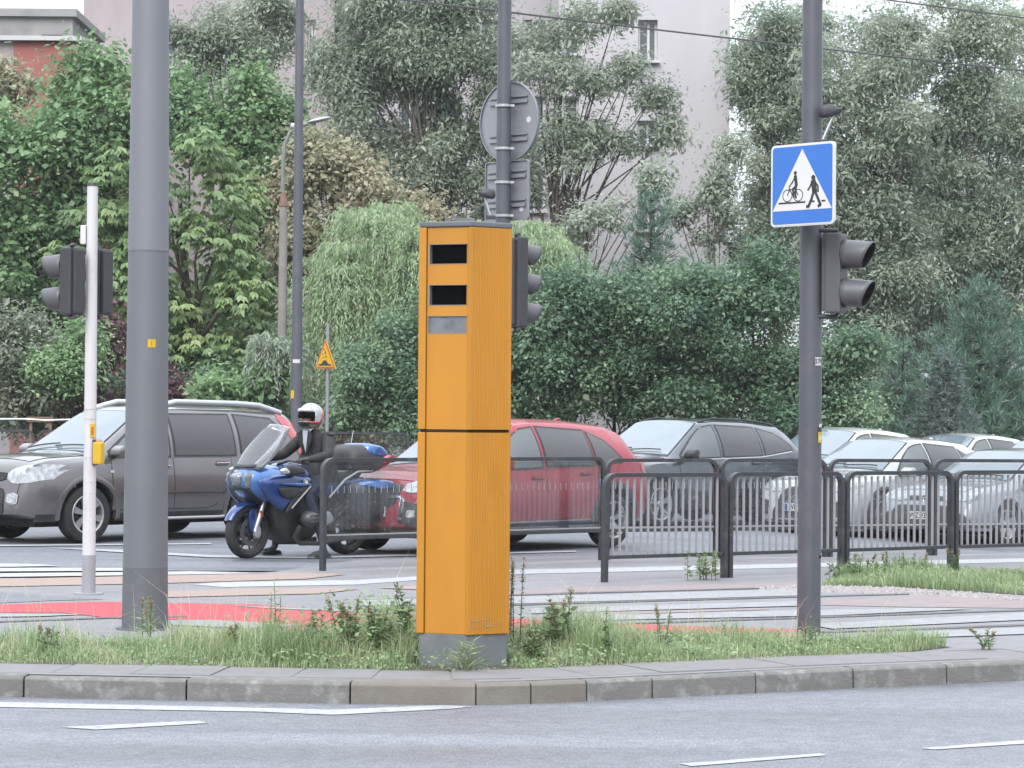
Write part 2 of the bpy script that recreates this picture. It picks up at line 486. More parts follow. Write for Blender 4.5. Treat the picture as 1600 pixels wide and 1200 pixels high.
struct(sheet('island_paving', [(-40, 19.5)] + KI + [(40, 35.1)] + BR[::-1], 0.0, M['paving']))
struct(sheet('verge', [(-60, 40.5), (-9, 42.5), (6, 46), (12, 47.5), (60, 66), (300, 700), (-300, 700)], .03, M['verge']))

# ---- kerb stones and the slabs behind them
kerb = struct(empty('kerb'))
kb = MB()
for i in range(len(KX) - 1):
    a, b = Vector(KX[i]), Vector(KX[i + 1])
    t = (b - a).normalized(); n = Vector((-t.y, t.x))
    a2, b2 = a + t * .005, b - t * .005
    brown = i in (8, 9, 10)
    jit = rng.uniform(-.004, .004)
    m_ = MB()
    sec = [(-.005, -.25), (.0, -.02), (.018, -.003 + jit), (.165, .0 + jit), (.165, -.25)]
    vs = []
    for p in (a2, b2):
        for o_, z in sec:
            q = p + n * o_
            vs.append((q.x, q.y, z))
    k = len(sec)
    m_.add(vs, [tuple(range(k)), tuple(range(k, 2 * k))[::-1]] + [(j, (j + 1) % k, k + (j + 1) % k, k + j) for j in range(k)])
    m_.build('kerb_stone', M['kerb_brown'] if brown else M['kerb'], kerb, bevel=.006)
bed = MB()
ins = inner(KX, .02); ins2 = inner(KX, .78)
for i in range(len(KX) - 1):
    bed.add([(*ins[i], -.04), (*ins[i + 1], -.04), (*ins2[i + 1], .002), (*ins2[i], .002)], [(0, 1, 2, 3)])
bed.build('joint_bed', M['joint'], kerb)
slabs = struct(empty('slab_edging'))
L_ = [0]
for i in range(1, len(KX)): L_.append(L_[-1] + (Vector(KX[i]) - Vector(KX[i - 1])).length)
I1 = inner(KX, .19); I2 = inner(KX, .74)
def on(line, s_):
    for i in range(1, len(L_)):
        if s_ <= L_[i] or i == len(L_) - 1:
            f = (s_ - L_[i - 1]) / (L_[i] - L_[i - 1]); a, b = Vector(line[i - 1]), Vector(line[i]); return a.lerp(b, f)
s_ = .2
while s_ < L_[-1] - .6:
    a, b, c, d = on(I1, s_ + .006), on(I1, s_ + .494), on(I2, s_ + .494), on(I2, s_ + .006)
    jz = rng.uniform(-.004, .004)
    m_ = MB()
    q = [a, b, c, d]
    m_.add([(p.x, p.y, -.05) for p in q] + [(p.x, p.y, .007 + jz) for p in q], [(4, 5, 6, 7), (0, 1, 5, 4), (1, 2, 6, 5), (2, 3, 7, 6), (3, 0, 4, 7)])
    m_.build('slab', M['slab'], slabs, bevel=.004)
    s_ += .5

# ---- paint, rails and tactile strips
def marks(name, polys, z, m, nm):
    r = struct(empty(name))
    for p in polys:
        sheet(nm, [G(x, y, z) for x, y in p], z, m, r)
    return r
marks('edge_line', [[(-220, 1091), (0, 1096), (400, 1105), (520, 1108), (690, 1101), (742, 1103), (700, 1107), (520, 1116), (400, 1111), (0, 1104), (-220, 1099)]], -.126, M['white_line'], 'painted_line')
marks('lane_dashes', [[(95, 1135), (310, 1125), (325, 1129), (150, 1139)], [(1060, 1192), (1280, 1176), (1292, 1179), (1080, 1196)], [(1435, 1168), (1600, 1155), (1700, 1148), (1700, 1153), (1600, 1161), (1460, 1170)]], -.126, M['white_line'], 'painted_dash')
Zp = .004
marks('zebra_crossing', [
    [(0, 880), (60, 881), (95, 884), (0, 885.5)], [(-80, 887), (190, 887), (270, 890), (190, 891.5), (-80, 893)],
    [(-80, 896), (240, 893), (300, 892), (430, 895), (250, 898), (-80, 902)],
    [(-80, 851.5), (240, 849), (330, 848), (330, 850), (-80, 854)], [(68, 855), (190, 859), (330, 867), (480, 869), (900, 860), (900, 862), (480, 872), (330, 870.5), (190, 862.5)],
    [(690, 903), (795, 890), (1100, 883.5), (1600, 872), (1600, 878), (1100, 890), (795, 897), (690, 908)],
    [(300, 913), (350, 909), (560, 906), (720, 896), (720, 901), (560, 913), (350, 917)],
], Zp, M['white_line'], 'painted_stripe')
marks('track_stripes', [
    [(560, 935), (795, 932), (1250, 920), (1250, 930), (795, 943), (560, 946)], [(830, 950), (1250, 939), (1250, 946), (830, 958)],
    [(860, 962), (1450, 949), (1520, 951), (1300, 961), (860, 970)], [(1260, 975), (1600, 957), (1600, 968), (1300, 982)], [(1350, 990), (1600, 980), (1600, 990), (1400, 997)],
    [(0, 958), (140, 959), (60, 962.5), (-60, 964)], [(265, 968.5), (330, 968), (480, 976), (390, 981), (270, 976)], [(355, 945.5), (430, 948), (700, 960), (640, 959), (420, 950)]
], .008, M['zebra_pale'], 'painted_stripe')
marks('cycle_crossing', [[(-100, 948), (0, 944), (150, 939.5), (400, 944), (520, 953), (700, 961), (1000, 975), (1260, 984), (1260, 997), (1000, 994), (700, 992), (500, 989), (380, 973), (290, 968), (180, 966), (100, 957), (0, 957), (-100, 962)]], Zp, M['red_paint'], 'red_lane')
marks('asphalt_patch', [[(-60, 922), (0, 925), (165, 936), (80, 938), (0, 942), (-60, 945)]], Zp, M['asphalt_back'], 'asphalt_wedge')
marks('pink_strip', [[(760, 925), (900, 916.5), (1250, 909), (1250, 917), (900, 925), (760, 930)], [(1200, 942), (1440, 930), (1600, 938), (1600, 950), (1420, 948), (1280, 945)], [(860, 958), (1200, 949), (1200, 952), (860, 963)]], Zp, M['paving_pink'], 'paving_strip')
# tactile strips: orange blocks with slanting ribs
m, t, b = new_mat('tactile_paving')
co = t.nodes.new('ShaderNodeTexCoord').outputs['Object']
wv = t.nodes.new('ShaderNodeTexWave'); wv.inputs['Scale'].default_value = 1.9; wv.inputs['Distortion'].default_value = .8; wv.inputs['Detail'].default_value = 2
mp = t.nodes.new('ShaderNodeMapping'); mp.inputs['Rotation'].default_value = (0, 0, R(-52))
t.links.new(co, mp.inputs['Vector']); t.links.new(mp.outputs[0], wv.inputs['Vector'])
x_ = t.nodes.new('ShaderNodeMix'); x_.data_type = 'RGBA'; t.links.new(wv.outputs['Fac'], x_.inputs['Factor'])
x_.inputs[6].default_value = (.30, .185, .125, 1); x_.inputs[7].default_value = (.24, .22, .225, 1)
t.links.new(x_.outputs[2], b.inputs['Base Color']); b.inputs['Roughness'].default_value = .8
M['tactile'] = m
marks('tactile_paving', [[(-80, 904.5), (0, 904), (250, 899), (480, 894.5), (540, 897), (480, 904), (250, 911), (0, 916), (-80, 917)], [(230, 924), (400, 919), (520, 918), (560, 920), (500, 927), (250, 933)], [(590, 918), (660, 914), (760, 912), (760, 918), (660, 921)]], .007, M['tactile'], 'ribbed_strip')
rails = struct(empty('tram_tracks'))
for pts in ([(560, 938), (795, 930.5), (1250, 918), (1330, 915)], [(560, 953), (795, 946), (1250, 933), (1440, 928), (1700, 918)], [(700, 984), (950, 976), (1250, 966), (1600, 954), (1750, 949)], [(900, 1003), (1250, 989.5), (1474, 982), (1600, 977), (1750, 971)], [(-150, 980), (0, 972), (170, 966), (290, 964)]):
    m_ = MB()
    P = [Vector((*G(x, y), .006)) for x, y in pts]
    for a, c in zip(P, P[1:]):
        t_ = (c - a).normalized(); n = Vector((-t_.y, t_.x, 0))
        for o0, o1, zz in ((-.05, .02, .009), (.05, .075, .007)):
            m_.add([a + n * o0 + Vector((0, 0, zz - .006)), c + n * o0 + Vector((0, 0, zz - .006)), c + n * o1 + Vector((0, 0, zz - .006)), a + n * o1 + Vector((0, 0, zz - .006)),
                    a + n * o0 - Vector((0, 0, .05)), c + n * o0 - Vector((0, 0, .05)), c + n * o1 - Vector((0, 0, .05)), a + n * o1 - Vector((0, 0, .05))], [(0, 1, 2, 3), (0, 4, 5, 1), (2, 6, 7, 3)])
    m_.build('rail', M['rail'], rails)
# =================================================================== SPEED CAMERA CABINET
cx, cy = G(728, 1044)
cab = empty('speed_camera', (cx, cy, 0))
tag(cab, 'tall orange speed camera cabinet on dark grey foot in the grass strip', 'speed camera')
PL, PA, PR, PBR, PBL = Vector((-.318, .12)), Vector((0, 0)), Vector((.272, .165)), Vector((.235, .56)), Vector((-.27, .56))
plan = [PL, PA, PR, PBR, PBL]
def shell(z0, z1, grow, name, m_, bev=.006):
    cen = Vector((0, .28))
    return MB().prism([(((p - cen) * grow + cen).x, ((p - cen) * grow + cen).y) for p in plan], z0, z1).build(name, m_, cab, bevel=bev)
shell(0, .215, .955, 'foot', M['cab_grey'])
shell(.21, 1.505, .86, 'lower_core', M['gap'], 0)
shell(1.50, 2.80, .70, 'upper_core', M['gap'], 0)
shell(1.4935, 1.5105, .955, 'joint', M['gap'], 0)
lidm = MB().prism([(p.x * 1.01, p.y * 1.01 - .004) for p in plan], 2.80, 2.835)
lidm.build('lid', M['mast_base'], cab, bevel=.008)
# panels: left-facing front (windows) and right-facing ribbed front
def face_frame(a, b):
    u = (b - a).normalized(); nrm = Vector((u.y, -u.x))
    if nrm.y > 0: nrm = -nrm
    return u, nrm, (b - a).length
uL, nL, wL = face_frame(PL, PA)
uR, nR, wR = face_frame(PA, PR)
def slab_on(mb, o, u, n, u0, u1, z0, z1, d0, d1):
    vs = []
    for d in (d0, d1):
        for uu, zz in ((u0, z0), (u1, z0), (u1, z1), (u0, z1)):
            p = o + u * uu + n * d
            vs.append((p.x, p.y, zz))
    mb.add(vs, [(0, 1, 2, 3), (4, 7, 6, 5), (0, 4, 5, 1), (1, 5, 6, 2), (2, 6, 7, 3), (3, 7, 4, 0)])
STR = .05                                       # the folded strip at the left edge
for z0, z1, nm in ((.212, 1.492, 'lower'), (1.512, 2.798, 'upper')):
    mb = MB(); slab_on(mb, PL, uL, nL, -.004, STR - .003, z0, z1, -.03, .004); mb.build('edge_strip', M['orange'], cab, bevel=.004)
    if nm == 'lower':
        mb = MB(); slab_on(mb, PL, uL, nL, STR + .001, wL - .006, z0, z1, -.03, -.010); mb.build('front_panel', M['orange'], cab, bevel=.003)
    else:
        wins = [(2.562, 2.692), (2.300, 2.432), (2.122, 2.234)]
        mb = MB()
        u0, u1 = STR + .008, wL - .009
        zc = [z1] + [z for a in wins for z in (a[1], a[0])] + [z0]
        for i in range(0, len(zc), 2): slab_on(mb, PL, uL, nL, STR + .001, wL - .006, zc[i + 1], zc[i], -.03, -.010)
        for a, c in wins:
            slab_on(mb, PL, uL, nL, STR + .001, u0, a, c, -.03, -.010); slab_on(mb, PL, uL, nL, u1, wL - .006, a, c, -.03, -.010)
        mb.build('front_panel', M['orange'], cab)
        for k, (a, c) in enumerate(wins):
            wo = MB()
            deep = -.05 if k < 2 else -.018
            slab_on(wo, PL, uL, nL, u0 - .002, u1 + .002, a - .002, c + .002, deep - .01, deep)
            wp = wo.build('camera_window', M['black_glass'] if k < 2 else M['milky_glass'], cab)
            fr = MB()
            e = .004
            for (ua, ub, za, zb) in ((u0, u1, a, a + e), (u0, u1, c - .003, c), (u0, u0 + e * (2.2 if k < 2 else .6), a + e, c - .003), (u1 - .003, u1, a + e, c - .003)):
                slab_on(fr, PL, uL, nL, ua, ub, za, zb, deep, -.008)
            fr.build('window_frame', M['frame_grey'], wp)
            if k < 0:
                ln = MB()
                ax = Euler((0, 0, math.atan2(nL.y, nL.x)))
                c0 = PL + uL * (u0 + (u1 - u0) * .62) + nL * (deep + .012)
                prof = [(.0, .0), (.028, .0), (.03, .02), (.0, .022)]
                mm = Matrix.Translation((c0.x, c0.y, (a + c) / 2)) @ Matrix.Rotation(math.atan2(nL.y, nL.x), 4, 'Z')
                tmp = MB().lathe(prof, axis='X', n=20)
                ln.add([mm @ Vector(v) for v in tmp.v], tmp.f)
                ln.build('camera_lens', M['lens_dark'], wp, smooth=40)
    # ribbed panel
    mb = MB(); rib = MB()
    nr = 14
    prof = [(0.0, -.004), (.003, .004), (.020, .004)]
    uu = .024
    pitch = (wR - .05) / nr
    for i in range(nr):
        prof += [(uu, .003), (uu + pitch * .30, .003), (uu + pitch * .42, -.0005), (uu + pitch * .78, -.0005), (uu + pitch * .9, .003)]
        uu += pitch
    prof += [(wR - .012, .003), (wR - .002, .0), (wR, -.012)]
    vs = []
    for zz in (z0, z1):
        for a, d in prof:
            p = PA + uR * a + nR * d; vs.append((p.x, p.y, zz))
        for a, d in ((wR, -.03), (0, -.03)):
            p = PA + uR * a + nR * d; vs.append((p.x, p.y, zz))
    k = len(prof) + 2
    mb.add(vs, [tuple(range(k))[::-1], tuple(range(k, 2 * k))] + [(j, (j + 1) % k, k + (j + 1) % k, k + j) for j in range(k)])
    mb.build('ribbed_panel', M['orange'], cab)
    mb = MB()
    for a, b_ in ((PR, PBR), (PBR, PBL), (PBL, PL)):
        u = (b_ - a).normalized(); n = Vector((u.y, -u.x))
        slab_on(mb, a, u, n, .004, (b_ - a).length - .004, z0, z1, -.02, .0)
    mb.build('side_panels', M['orange'], cab)
# scuffs low on the ribbed panel
sc = MB()
for i in range(26):
    u0 = rng.uniform(.02, .24); z0 = .255 + .06 * rng.random() ** 2 + .02 * (u0 - .1)
    q = MB(); slab_on(sc, PA, uR, nR, u0, u0 + rng.uniform(.004, .03), z0, z0 + rng.uniform(.002, .007), .003, .0048)
sc.build('scuff_marks', mat('scuff', (.42, .30, .2), .8), cab)['kind'] = 'stuff'
# little aerials and cable behind the lid
ae = MB()
ae.tube([(-.16, .35, 2.835), (-.155, .35, 2.9), (-.12, .35, 2.915), (-.09, .35, 2.86), (-.08, .35, 2.835)], .006)
ae.box((-.03, .38, 2.87), (.12, .04, .02)); ae.box((-.05, .38, 2.85), (.02, .03, .05)); ae.tube([(-.14, .4, 2.835), (-.11, .4, 2.92)], .006)
ae.build('aerials', M['cab_grey'], cab, smooth=40)

# =================================================================== POLES
def rounded_rect(w_, h_, r, n=6):
    o = []
    for cx_, cy_, a0 in ((w_ / 2 - r, h_ / 2 - r, 0), (-w_ / 2 + r, h_ / 2 - r, 90), (-w_ / 2 + r, -h_ / 2 + r, 180), (w_ / 2 - r, -h_ / 2 + r, 270)):
        for k in range(n + 1):
            a = R(a0 + 90 * k / n); o.append((cx_ + r * math.cos(a), cy_ + r * math.sin(a)))
    return o
def pole_seg(name, x0, r0, r1, z0, z1, m_, par, n=32):
    return MB().lathe([(0, z0), (r0, z0), (r1, z1), (0, z1)], n=n).build(name, m_, par, smooth=40)
# the big mast
x, y = G(222, 985)
mast = empty('steel_mast', (x, y + .16, 0)); tag(mast, 'thick dark grey steel mast rising out of the frame, small yellow sticker', 'mast')
pole_seg('base', 0, .171, .166, -.05, .46, M['mast_base'], mast, 40)
pole_seg('lower_shaft', 0, .1655, .149, .46, 2.80, M['mast_low'], mast, 40)
pole_seg('upper_shaft', 0, .150, .10, 2.80, 9.5, M['mast'], mast, 40)
MB().lathe([(.149, 2.795), (.1515, 2.797), (.1515, 2.81), (.1495, 2.812)], n=40).build('collar', M['mast_low'], mast, smooth=40)
MB().lathe([(.17, -.02), (.215, -.02), (.215, .010), (.17, .012)], n=24).build('flange', M['mast_base'], mast)
def curved_label(name, r, z0, z1, a0, a1, m_, par):
    vs = []; n = 6
    for i in range(n + 1):
        a = R(a0 + (a1 - a0) * i / n)
        for z in (z0, z1): vs.append((r * math.cos(a), r * math.sin(a), z))
    return MB().add(vs, [(2 * i, 2 * i + 2, 2 * i + 3, 2 * i + 1) for i in range(n)]).build(name, m_, par)
st = curved_label('sticker', .1565, 2.085, 2.145, 278.5, 301, M['yellow'], mast)
curved_label('sticker_stripes', .1572, 2.095, 2.135, 288, 290, M['sign_red'], st)

# the white push-button pole
x, y = G(139, 928)
wp_ = empty('signal_pole', (x, y, 0)); tag(wp_, 'slim white signal pole with yellow push button box', 'signal pole')
pole_seg('sleeve', 0, .0600, .0595, -.02, .345, M['pole_sleeve'], wp_)
pole_seg('shaft', 0, .0575, .047, .345, 3.60, M['white_pole'], wp_)
pole_seg('cap', 0, .05, .045, 3.60, 3.63, M['signal'], wp_)
MB().lathe([(.05, -.01), (.13, -.01), (.13, .012), (.06, .014)], n=20).build('flange', M['pole_sleeve'], wp_)
bx_ = MB().box((.085, -.055, 1.245), (.09, .07, .20), (0, 0, R(-25)), .018).build('button_box', M['yellow'], wp_)
MB().box((.055, -.035, 1.25), (.025, .07, .225), (0, 0, R(-25)), .006).build('back_plate', M['signal'], bx_)
MB().sphere((.085, -.05, 1.35), (.028, .03, .025)).build('push_button', mat('worn_button', (.45, .32, .25), .5), bx_, smooth=180)
MB().box((.03, -.054, 1.445), (.045, .012, .125), (0, 0, R(-12)), .003).build('tactile_sign', M['yellow'], wp_)
MB().box((.03, -.062, 1.44), (.02, .008, .07), (0, 0, R(-12))).build('arrow_relief', M['sign_red'], wp_)
MB().box((-.075, .0, 3.17), (.05, .06, .17), None, .01).build('sounder_box', M['sign_white'], wp_)
sc_ = MB()
for z, s in ((1.62, .5), (1.55, -.3), (.98, .25), (.88, .4), (.75, .1), (.70, -.1), (1.2, .2)):
    sc_.tube([(-.0585, -.004, z), (-.03, -.0515, z + .012 * s), (.02, -.0555, z + .02 * s), (.055, -.018, z + .03 * s)], .0022, n=4)
sc_.build('tape_scraps', mat('tape', (.5, .5, .52), .6), wp_)['kind'] = 'stuff'

def signal_head(n, lenses, housing_m, hood_m, name, label, loc, rz, w_=.25, arms=None):
    """faces local -Y; local x to its right"""
    r_ = empty(name, loc, rz); tag(r_, label, 'traffic light')
    ph = .285 if n == 2 else .29
    H_ = ph * n + .02
    hb = MB(); hb.box((0, .06, 0), (w_, .12, H_), None, .016)
    hb.box((0, .135, 0), (w_ * .72, .035, H_ * .94), None, .01)
    h_ = hb.build('housing', housing_m, r_)
    for i in range(n):
        zc = ph * ((n - 1) / 2 - i)
        L = .23; rr = .108
        rings_o = []; K = 24
        for s in range(6):
            f = s / 5
            ring = []
            for k in range(K):
                a = 2 * math.pi * k / K
                ln = L * (.62 + .38 * (.5 + .5 * math.sin(a)))
                rad = rr * (1 - .10 * f)
                ring.append((math.cos(a) * rad, -.002 - ln * f, zc + math.sin(a) * rad - .012 * f))
            rings_o.append(ring)
        v = MB().loft(rings_o, cap=False).build('visor', [hood_m, M['gap']], r_, smooth=60)
        sm = v.modifiers.new('thick', 'SOLIDIFY'); sm.thickness = .006; sm.material_offset = 0; sm.offset = -1
        ins_ = MB().loft([[(p[0] * .93, p[1], (p[2] - zc) * .93 + zc) for p in ring] for ring in rings_o], cap=False).build('visor_lining', M['gap'], v, smooth=60)
        le = MB(); le.sphere((0, -.004, zc), (.098, .03, .098), 20, 10); le.build('lens', M['lens_dark'], r_, smooth=180)
    for z in (H_ / 2 + .012, -H_ / 2 - .012):
        MB().tube([(0, .05, z - math.copysign(.02, z)), (0, .05, z + math.copysign(.012, z))] + [(arms[0], arms[1], z + math.copysign(.012, z))], .017, n=10).build('bracket', M['signal'], r_, smooth=40)
    return r_
ROAD = R(46.5)
# facing direction of local -Y after rotation rz: (sin rz, -cos rz)
def face(dx, dy): return math.atan2(dx, -dy)
x, y, z = AT(103, 440, 22.5)
signal_head(2, 2, M['signal'], M['visor'], 'pedestrian_signal', 'two-lens signal seen from behind, left of the white pole', (x, y, z), face(-.90, .44), w_=.21, arms=(.10, .17))
x, y, z = AT(147, 441, 22.95)
signal_head(2, 2, M['signal'], M['visor'], 'pedestrian_signal', 'two-lens signal half hidden behind the white pole', (x, y, z), face(-.90, .44), w_=.21, arms=(-.10, -.02))

# right pole with crossing sign
x, y = G(1265, 993)
rp = empty('signal_pole', (x, y + .08, 0)); tag(rp, 'dark grey octagonal pole carrying the blue crossing sign', 'signal pole')
pole_seg('lower_shaft', 0, .088, .083, -.05, 3.05, M['pole'], rp, 12)
pole_seg('upper_shaft', 0, .079, .060, 3.05, 9.0, M['pole'], rp, 12)
MB().box((.045, -.066, .62), (.05, .014, .62), (0, 0, R(30)), .005).build('hatch', M['pole'], rp)
MB().box((.074, -.05, .58), (.012, .03, .02)).build('hatch_lock', M['gap'], rp)
for z0, z1, a0, a1, m_ in ((1.99, 2.05, 285, 325, 'sticker'), (1.535, 1.56, 310, 335, 'sticker'), (1.42, 1.5, 305, 338, 'yellow'), (1.44, 1.47, 312, 330, 'sticker'), (1.50, 1.53, 310, 335, 'sign_black')):
    curved_label('sticker', .0905, z0, z1, a0, a1, M[m_], rp)
text('sticker_digits', '370', .052, M['cab_grey'], rp, (.054, -.0745, 2.02), (R(90), 0, R(36)), 1.1)
x, y, z = AT(1319, 427, 18.85)
signal_head(2, 2, M['signal_grey'], M['visor'], 'pedestrian_signal', 'two-lens signal below the blue crossing sign, hoods to the right', (x, y, z), face(.90, -.43), w_=.18, arms=(-.06, .24))
# crossing sign
x, y, z = AT(1254, 288, 18.62)
sg = empty('crossing_sign', (x, y, z), face(-.71, -.70)); tag(sg, 'square blue sign with white triangle, cyclist and walking figure', 'traffic sign')
MB().prism(rounded_rect(.59, .60, .035), .002, .020, 'XZ').build('plate', M['sign_white'], sg)
MB().prism(rounded_rect(.575, .585, .03), .0, .0022, 'XZ').build('white_border', M['sign_white'], sg)
MB().prism(rounded_rect(.555, .565, .025), -.0015, .001, 'XZ').build('blue_field', M['sign_blue'], sg)
MB().prism([(-.275, -.185), (.275, -.185), (0, .26)], -.003, -.0012, 'XZ').build('white_triangle', M['sign_white'], sg)
def stroke(mb, pts, w_, y0=-.005, y1=-.003):
    for (a, b) in zip(pts, pts[1:]):
        a, b = Vector(a), Vector(b); t_ = (b - a); L = t_.length
        if L < 1e-6: continue
        t_ /= L; n = Vector((-t_.y, t_.x)) * w_ / 2
        mb.prism([(p.x, p.y) for p in (a - n - t_ * w_ * .2, b - n + t_ * w_ * .2, b + n + t_ * w_ * .2, a + n - t_ * w_ * .2)], y0, y1, 'XZ')
def ring2(mb, c, r0, r1, n=24, y0=-.005):
    vs = []
    for k in range(n):
        a = 2 * math.pi * k / n
        vs += [(c[0] + r0 * math.cos(a), y0, c[1] + r0 * math.sin(a)), (c[0] + r1 * math.cos(a), y0, c[1] + r1 * math.sin(a))]
    mb.add(vs, [(2 * k, 2 * k + 1, (2 * k + 3) % (2 * n), (2 * k + 2) % (2 * n)) for k in range(n)])
pd = MB()
pd.disc((.105, -.005, .045), .019); 
stroke(pd, [(.105, .018), (.118, -.055)], .045)
stroke(pd, [(.112, -.05), (.09, -.11), (.062, -.163), (.045, -.163)], .021)
stroke(pd, [(.118, -.05), (.148, -.105), (.172, -.155), (.152, -.165)], .021)
stroke(pd, [(.095, .015), (.075, -.02), (.055, -.045)], .013)
stroke(pd, [(.122, .012), (.148, -.02), (.15, -.06)], .013)
pd.build('walking_figure', M['sign_black'], sg)
bk = MB()
ring2(bk, (-.135, -.075), .040, .046); ring2(bk, (-.035, -.075), .040, .046)
stroke(bk, [(-.135, -.075), (-.115, -.03), (-.06, -.03), (-.035, -.075)], .007); stroke(bk, [(-.115, -.03), (-.08, -.08), (-.06, -.03)], .007); stroke(bk, [(-.115, -.03), (-.12, -.005), (-.105, -.002)], .007)
bk.disc((-.062, -.0051, .088), .014)
stroke(bk, [(-.062, .066), (-.052, .0)], .026, -.0052); stroke(bk, [(-.066, .055), (-.09, .02), (-.105, .005)], .010, -.0052); stroke(bk, [(-.055, -.005), (-.085, -.03), (-.075, -.09)], .015, -.0052); stroke(bk, [(-.05, -.005), (-.062, -.045), (-.055, -.095)], .015, -.0053)
bk.build('cyclist', M['sign_black'], sg)
for a_, b_ in ((-.215, .03), (.095, .115), (.185, .215)):
    gl = MB(); stroke(gl, [(a_, -.128), (b_, -.128)], .012); gl.build('ground_line', M['sign_black'], sg)
MB().box((.02, .05, .2), (.34, .03, .03)).box((.02, .05, -.2), (.34, .03, .03)).build('mounting_rail', M['alu_bright'], sg)
# detectors on short stalks
def detector(name, label, loc, rz, tilt):
    r_ = empty(name, loc, rz); tag(r_, label, 'detector')
    b_ = MB(); b_.inflate([(-.08, .0), (-.07, .055), (.02, .065), (.085, .03), (.10, .035), (.085, -.005), (.0, -.03), (-.06, -.035)], .03, .05, .02)
    b_.build('housing', M['signal'], r_, smooth=60)
    MB().tube([(.03, 0, -.02), (.03 - tilt, 0, -.2)], .011).build('stalk', M['alu_bright'], r_, smooth=40)
    MB().box((.02 - tilt, .0, -.215), (.09, .04, .04), None, .006).build('clamp', M['signal'], r_)
    return r_
x, y, z = AT(1296, 176, 18.8)
detector('traffic_detector', 'small dark detector on a white stalk above the crossing sign', (x, y, z), R(0), .075)
x, y, z = AT(762, 305, 25.1)
o = detector('traffic_detector', 'small dark detector above the orange cabinet beside the sign pole', (x, y, z), R(180), .055)

# pole behind the cabinet with two sign backs
bx0, by0 = AT(784, 600, 25.5)[:2]
sp = empty('sign_pole', (bx0, by0, 0)); tag(sp, 'grey pole behind the orange cabinet carrying two sign backs', 'sign pole')
pole_seg('lower_shaft', 0, .085, .072, 0, 4.5, M['pole'], sp, 12)
pole_seg('upper_shaft', 0, .071, .058, 4.5, 9.5, M['pole'], sp, 12)
NB = (-.69, -.72)
def sign_back(name, label, px, py, outline, edge, clamps):
    x, y, z = AT(px, py, 25.55)
    dx, dy = (-NB[0] * .09, -NB[1] * .09)
    r_ = empty(name, (x + dx, y + dy, z), face(*NB)); tag(r_, label, 'traffic sign')
    MB().prism(outline, .0, .012, 'XZ').build('back_plate', M['alu'], r_)
    n = len(outline); vs = []
    for k in (1.0, .965):
        for a, b_ in outline: vs.append((a * k, -.016, b_ * k))
    for a, b_ in outline: vs.append((a, .014, b_))
    MB().add(vs, [(i, (i + 1) % n, n + (i + 1) % n, n + i) for i in range(n)] + [(i, (i + 1) % n, 2 * n + (i + 1) % n, 2 * n + i) for i in range(n)]).build('folded_rim', M['alu'], r_)
    for zc in clamps:
        MB().box((0, -.013, zc + .05), (.52, .02, .012)).box((0, -.013, zc), (.52, .022, .035), None, .003).build('channel', M['alu'], r_)
        # strap round the pole: the pole passes in front of the plate, off-centre
    return r_
ra = sign_back('round_sign', 'back of a round traffic sign, top of the pole behind the cabinet', 786, 188, [(.405 * math.cos(2 * math.pi * k / 48), .405 * math.sin(2 * math.pi * k / 48)) for k in range(48)], .02, (.19, -.19))
MB().lathe([(0, -.004), (.03, -.004), (.03, 0)], c=(.27, .0, -.0), axis='Y', n=20).build('maker_sticker', M['sticker'], ra)
rb = sign_back('sign_plate', 'back of a rectangular plate below the round sign', 783, 297, rounded_rect(.60, .60, .03), .02, (.14, -.15))
MB().lathe([(0, -.004), (.028, -.004), (.028, 0)], c=(.2, .0, -.19), axis='Y', n=20).build('maker_sticker', M['sticker'], rb)
for py in (165, 232, 285, 337):
    z = AT(785, py, 25.5)[2]
    MB().lathe([(.076, z - .013), (.088, z - .013), (.088, z + .013), (.076, z + .013)], n=20).box((.08, -.04, z), (.05, .03, .022)).build('strap', M['alu_bright'], sp, smooth=40)
x, y, z = AT(812, 442, 25.35)
signal_head(3, 3, M['signal'], M['visor'], 'vehicle_signal', 'three-lens traffic signal seen from behind beside the orange cabinet', (x, y, z), face(.82, .57), w_=.30, arms=(-.15, .12))

# slim lamp pole, old concrete lamp post
x, y, _ = AT(463, 640, 42)
lp = empty('lamp_pole', (x, y, 0)); tag(lp, 'slim dark grey lamp pole behind the motorcyclist', 'lamp post')
pole_seg('lower_shaft', 0, .098, .088, 0, 3.0, M['pole'], lp, 14)
pole_seg('upper_shaft', 0, .086, .058, 3.0, 10.5, M['pole'], lp, 14)
curved_label('sticker', .0905, 2.44, 2.50, 230, 310, M['sticker'], lp)
curved_label('sticker', .097, 1.86, 1.99, 200, 250, M['yellow'], lp)
x, y, _ = AT(440, 640, 49)
cp = empty('lamp_post', (x, y, 0)); tag(cp, 'old brown concrete lamp post with curved arm and flat lamp', 'lamp post')
ztop = AT(440, 322, 49)[2]
pole_seg('shaft', 0, .105, .075, 0, ztop, M['concrete'], cp, 14)
pole_seg('cap', 0, .095, .04, ztop, ztop + .28, M['rust'], cp, 14)
def rel(px, py, d, o): 
    a = AT(px, py, d); return (a[0] - o.location.x, a[1] - o.location.y, a[2])
arm = [rel(441, 300, 49, cp), rel(442, 250, 49, cp), rel(445, 222, 49, cp), rel(453, 206, 49, cp), rel(466, 197, 49, cp), rel(480, 193, 49, cp)]
MB().tube(arm, [.04, .036, .033, .03, .028, .026]).build('arm', M['lamp_arm'], cp, smooth=60)
lh = MB(); lh.sphere(rel(498, 187, 49, cp), (.24, .12, .045), 16, 8, (0, R(-13), 0)); lh.build('lamp_head', M['alu_bright'], cp, smooth=180)
MB().sphere(rel(457, 197, 49, cp), (.05, .05, .07)).build('clamp', M['alu_bright'], cp, smooth=180)

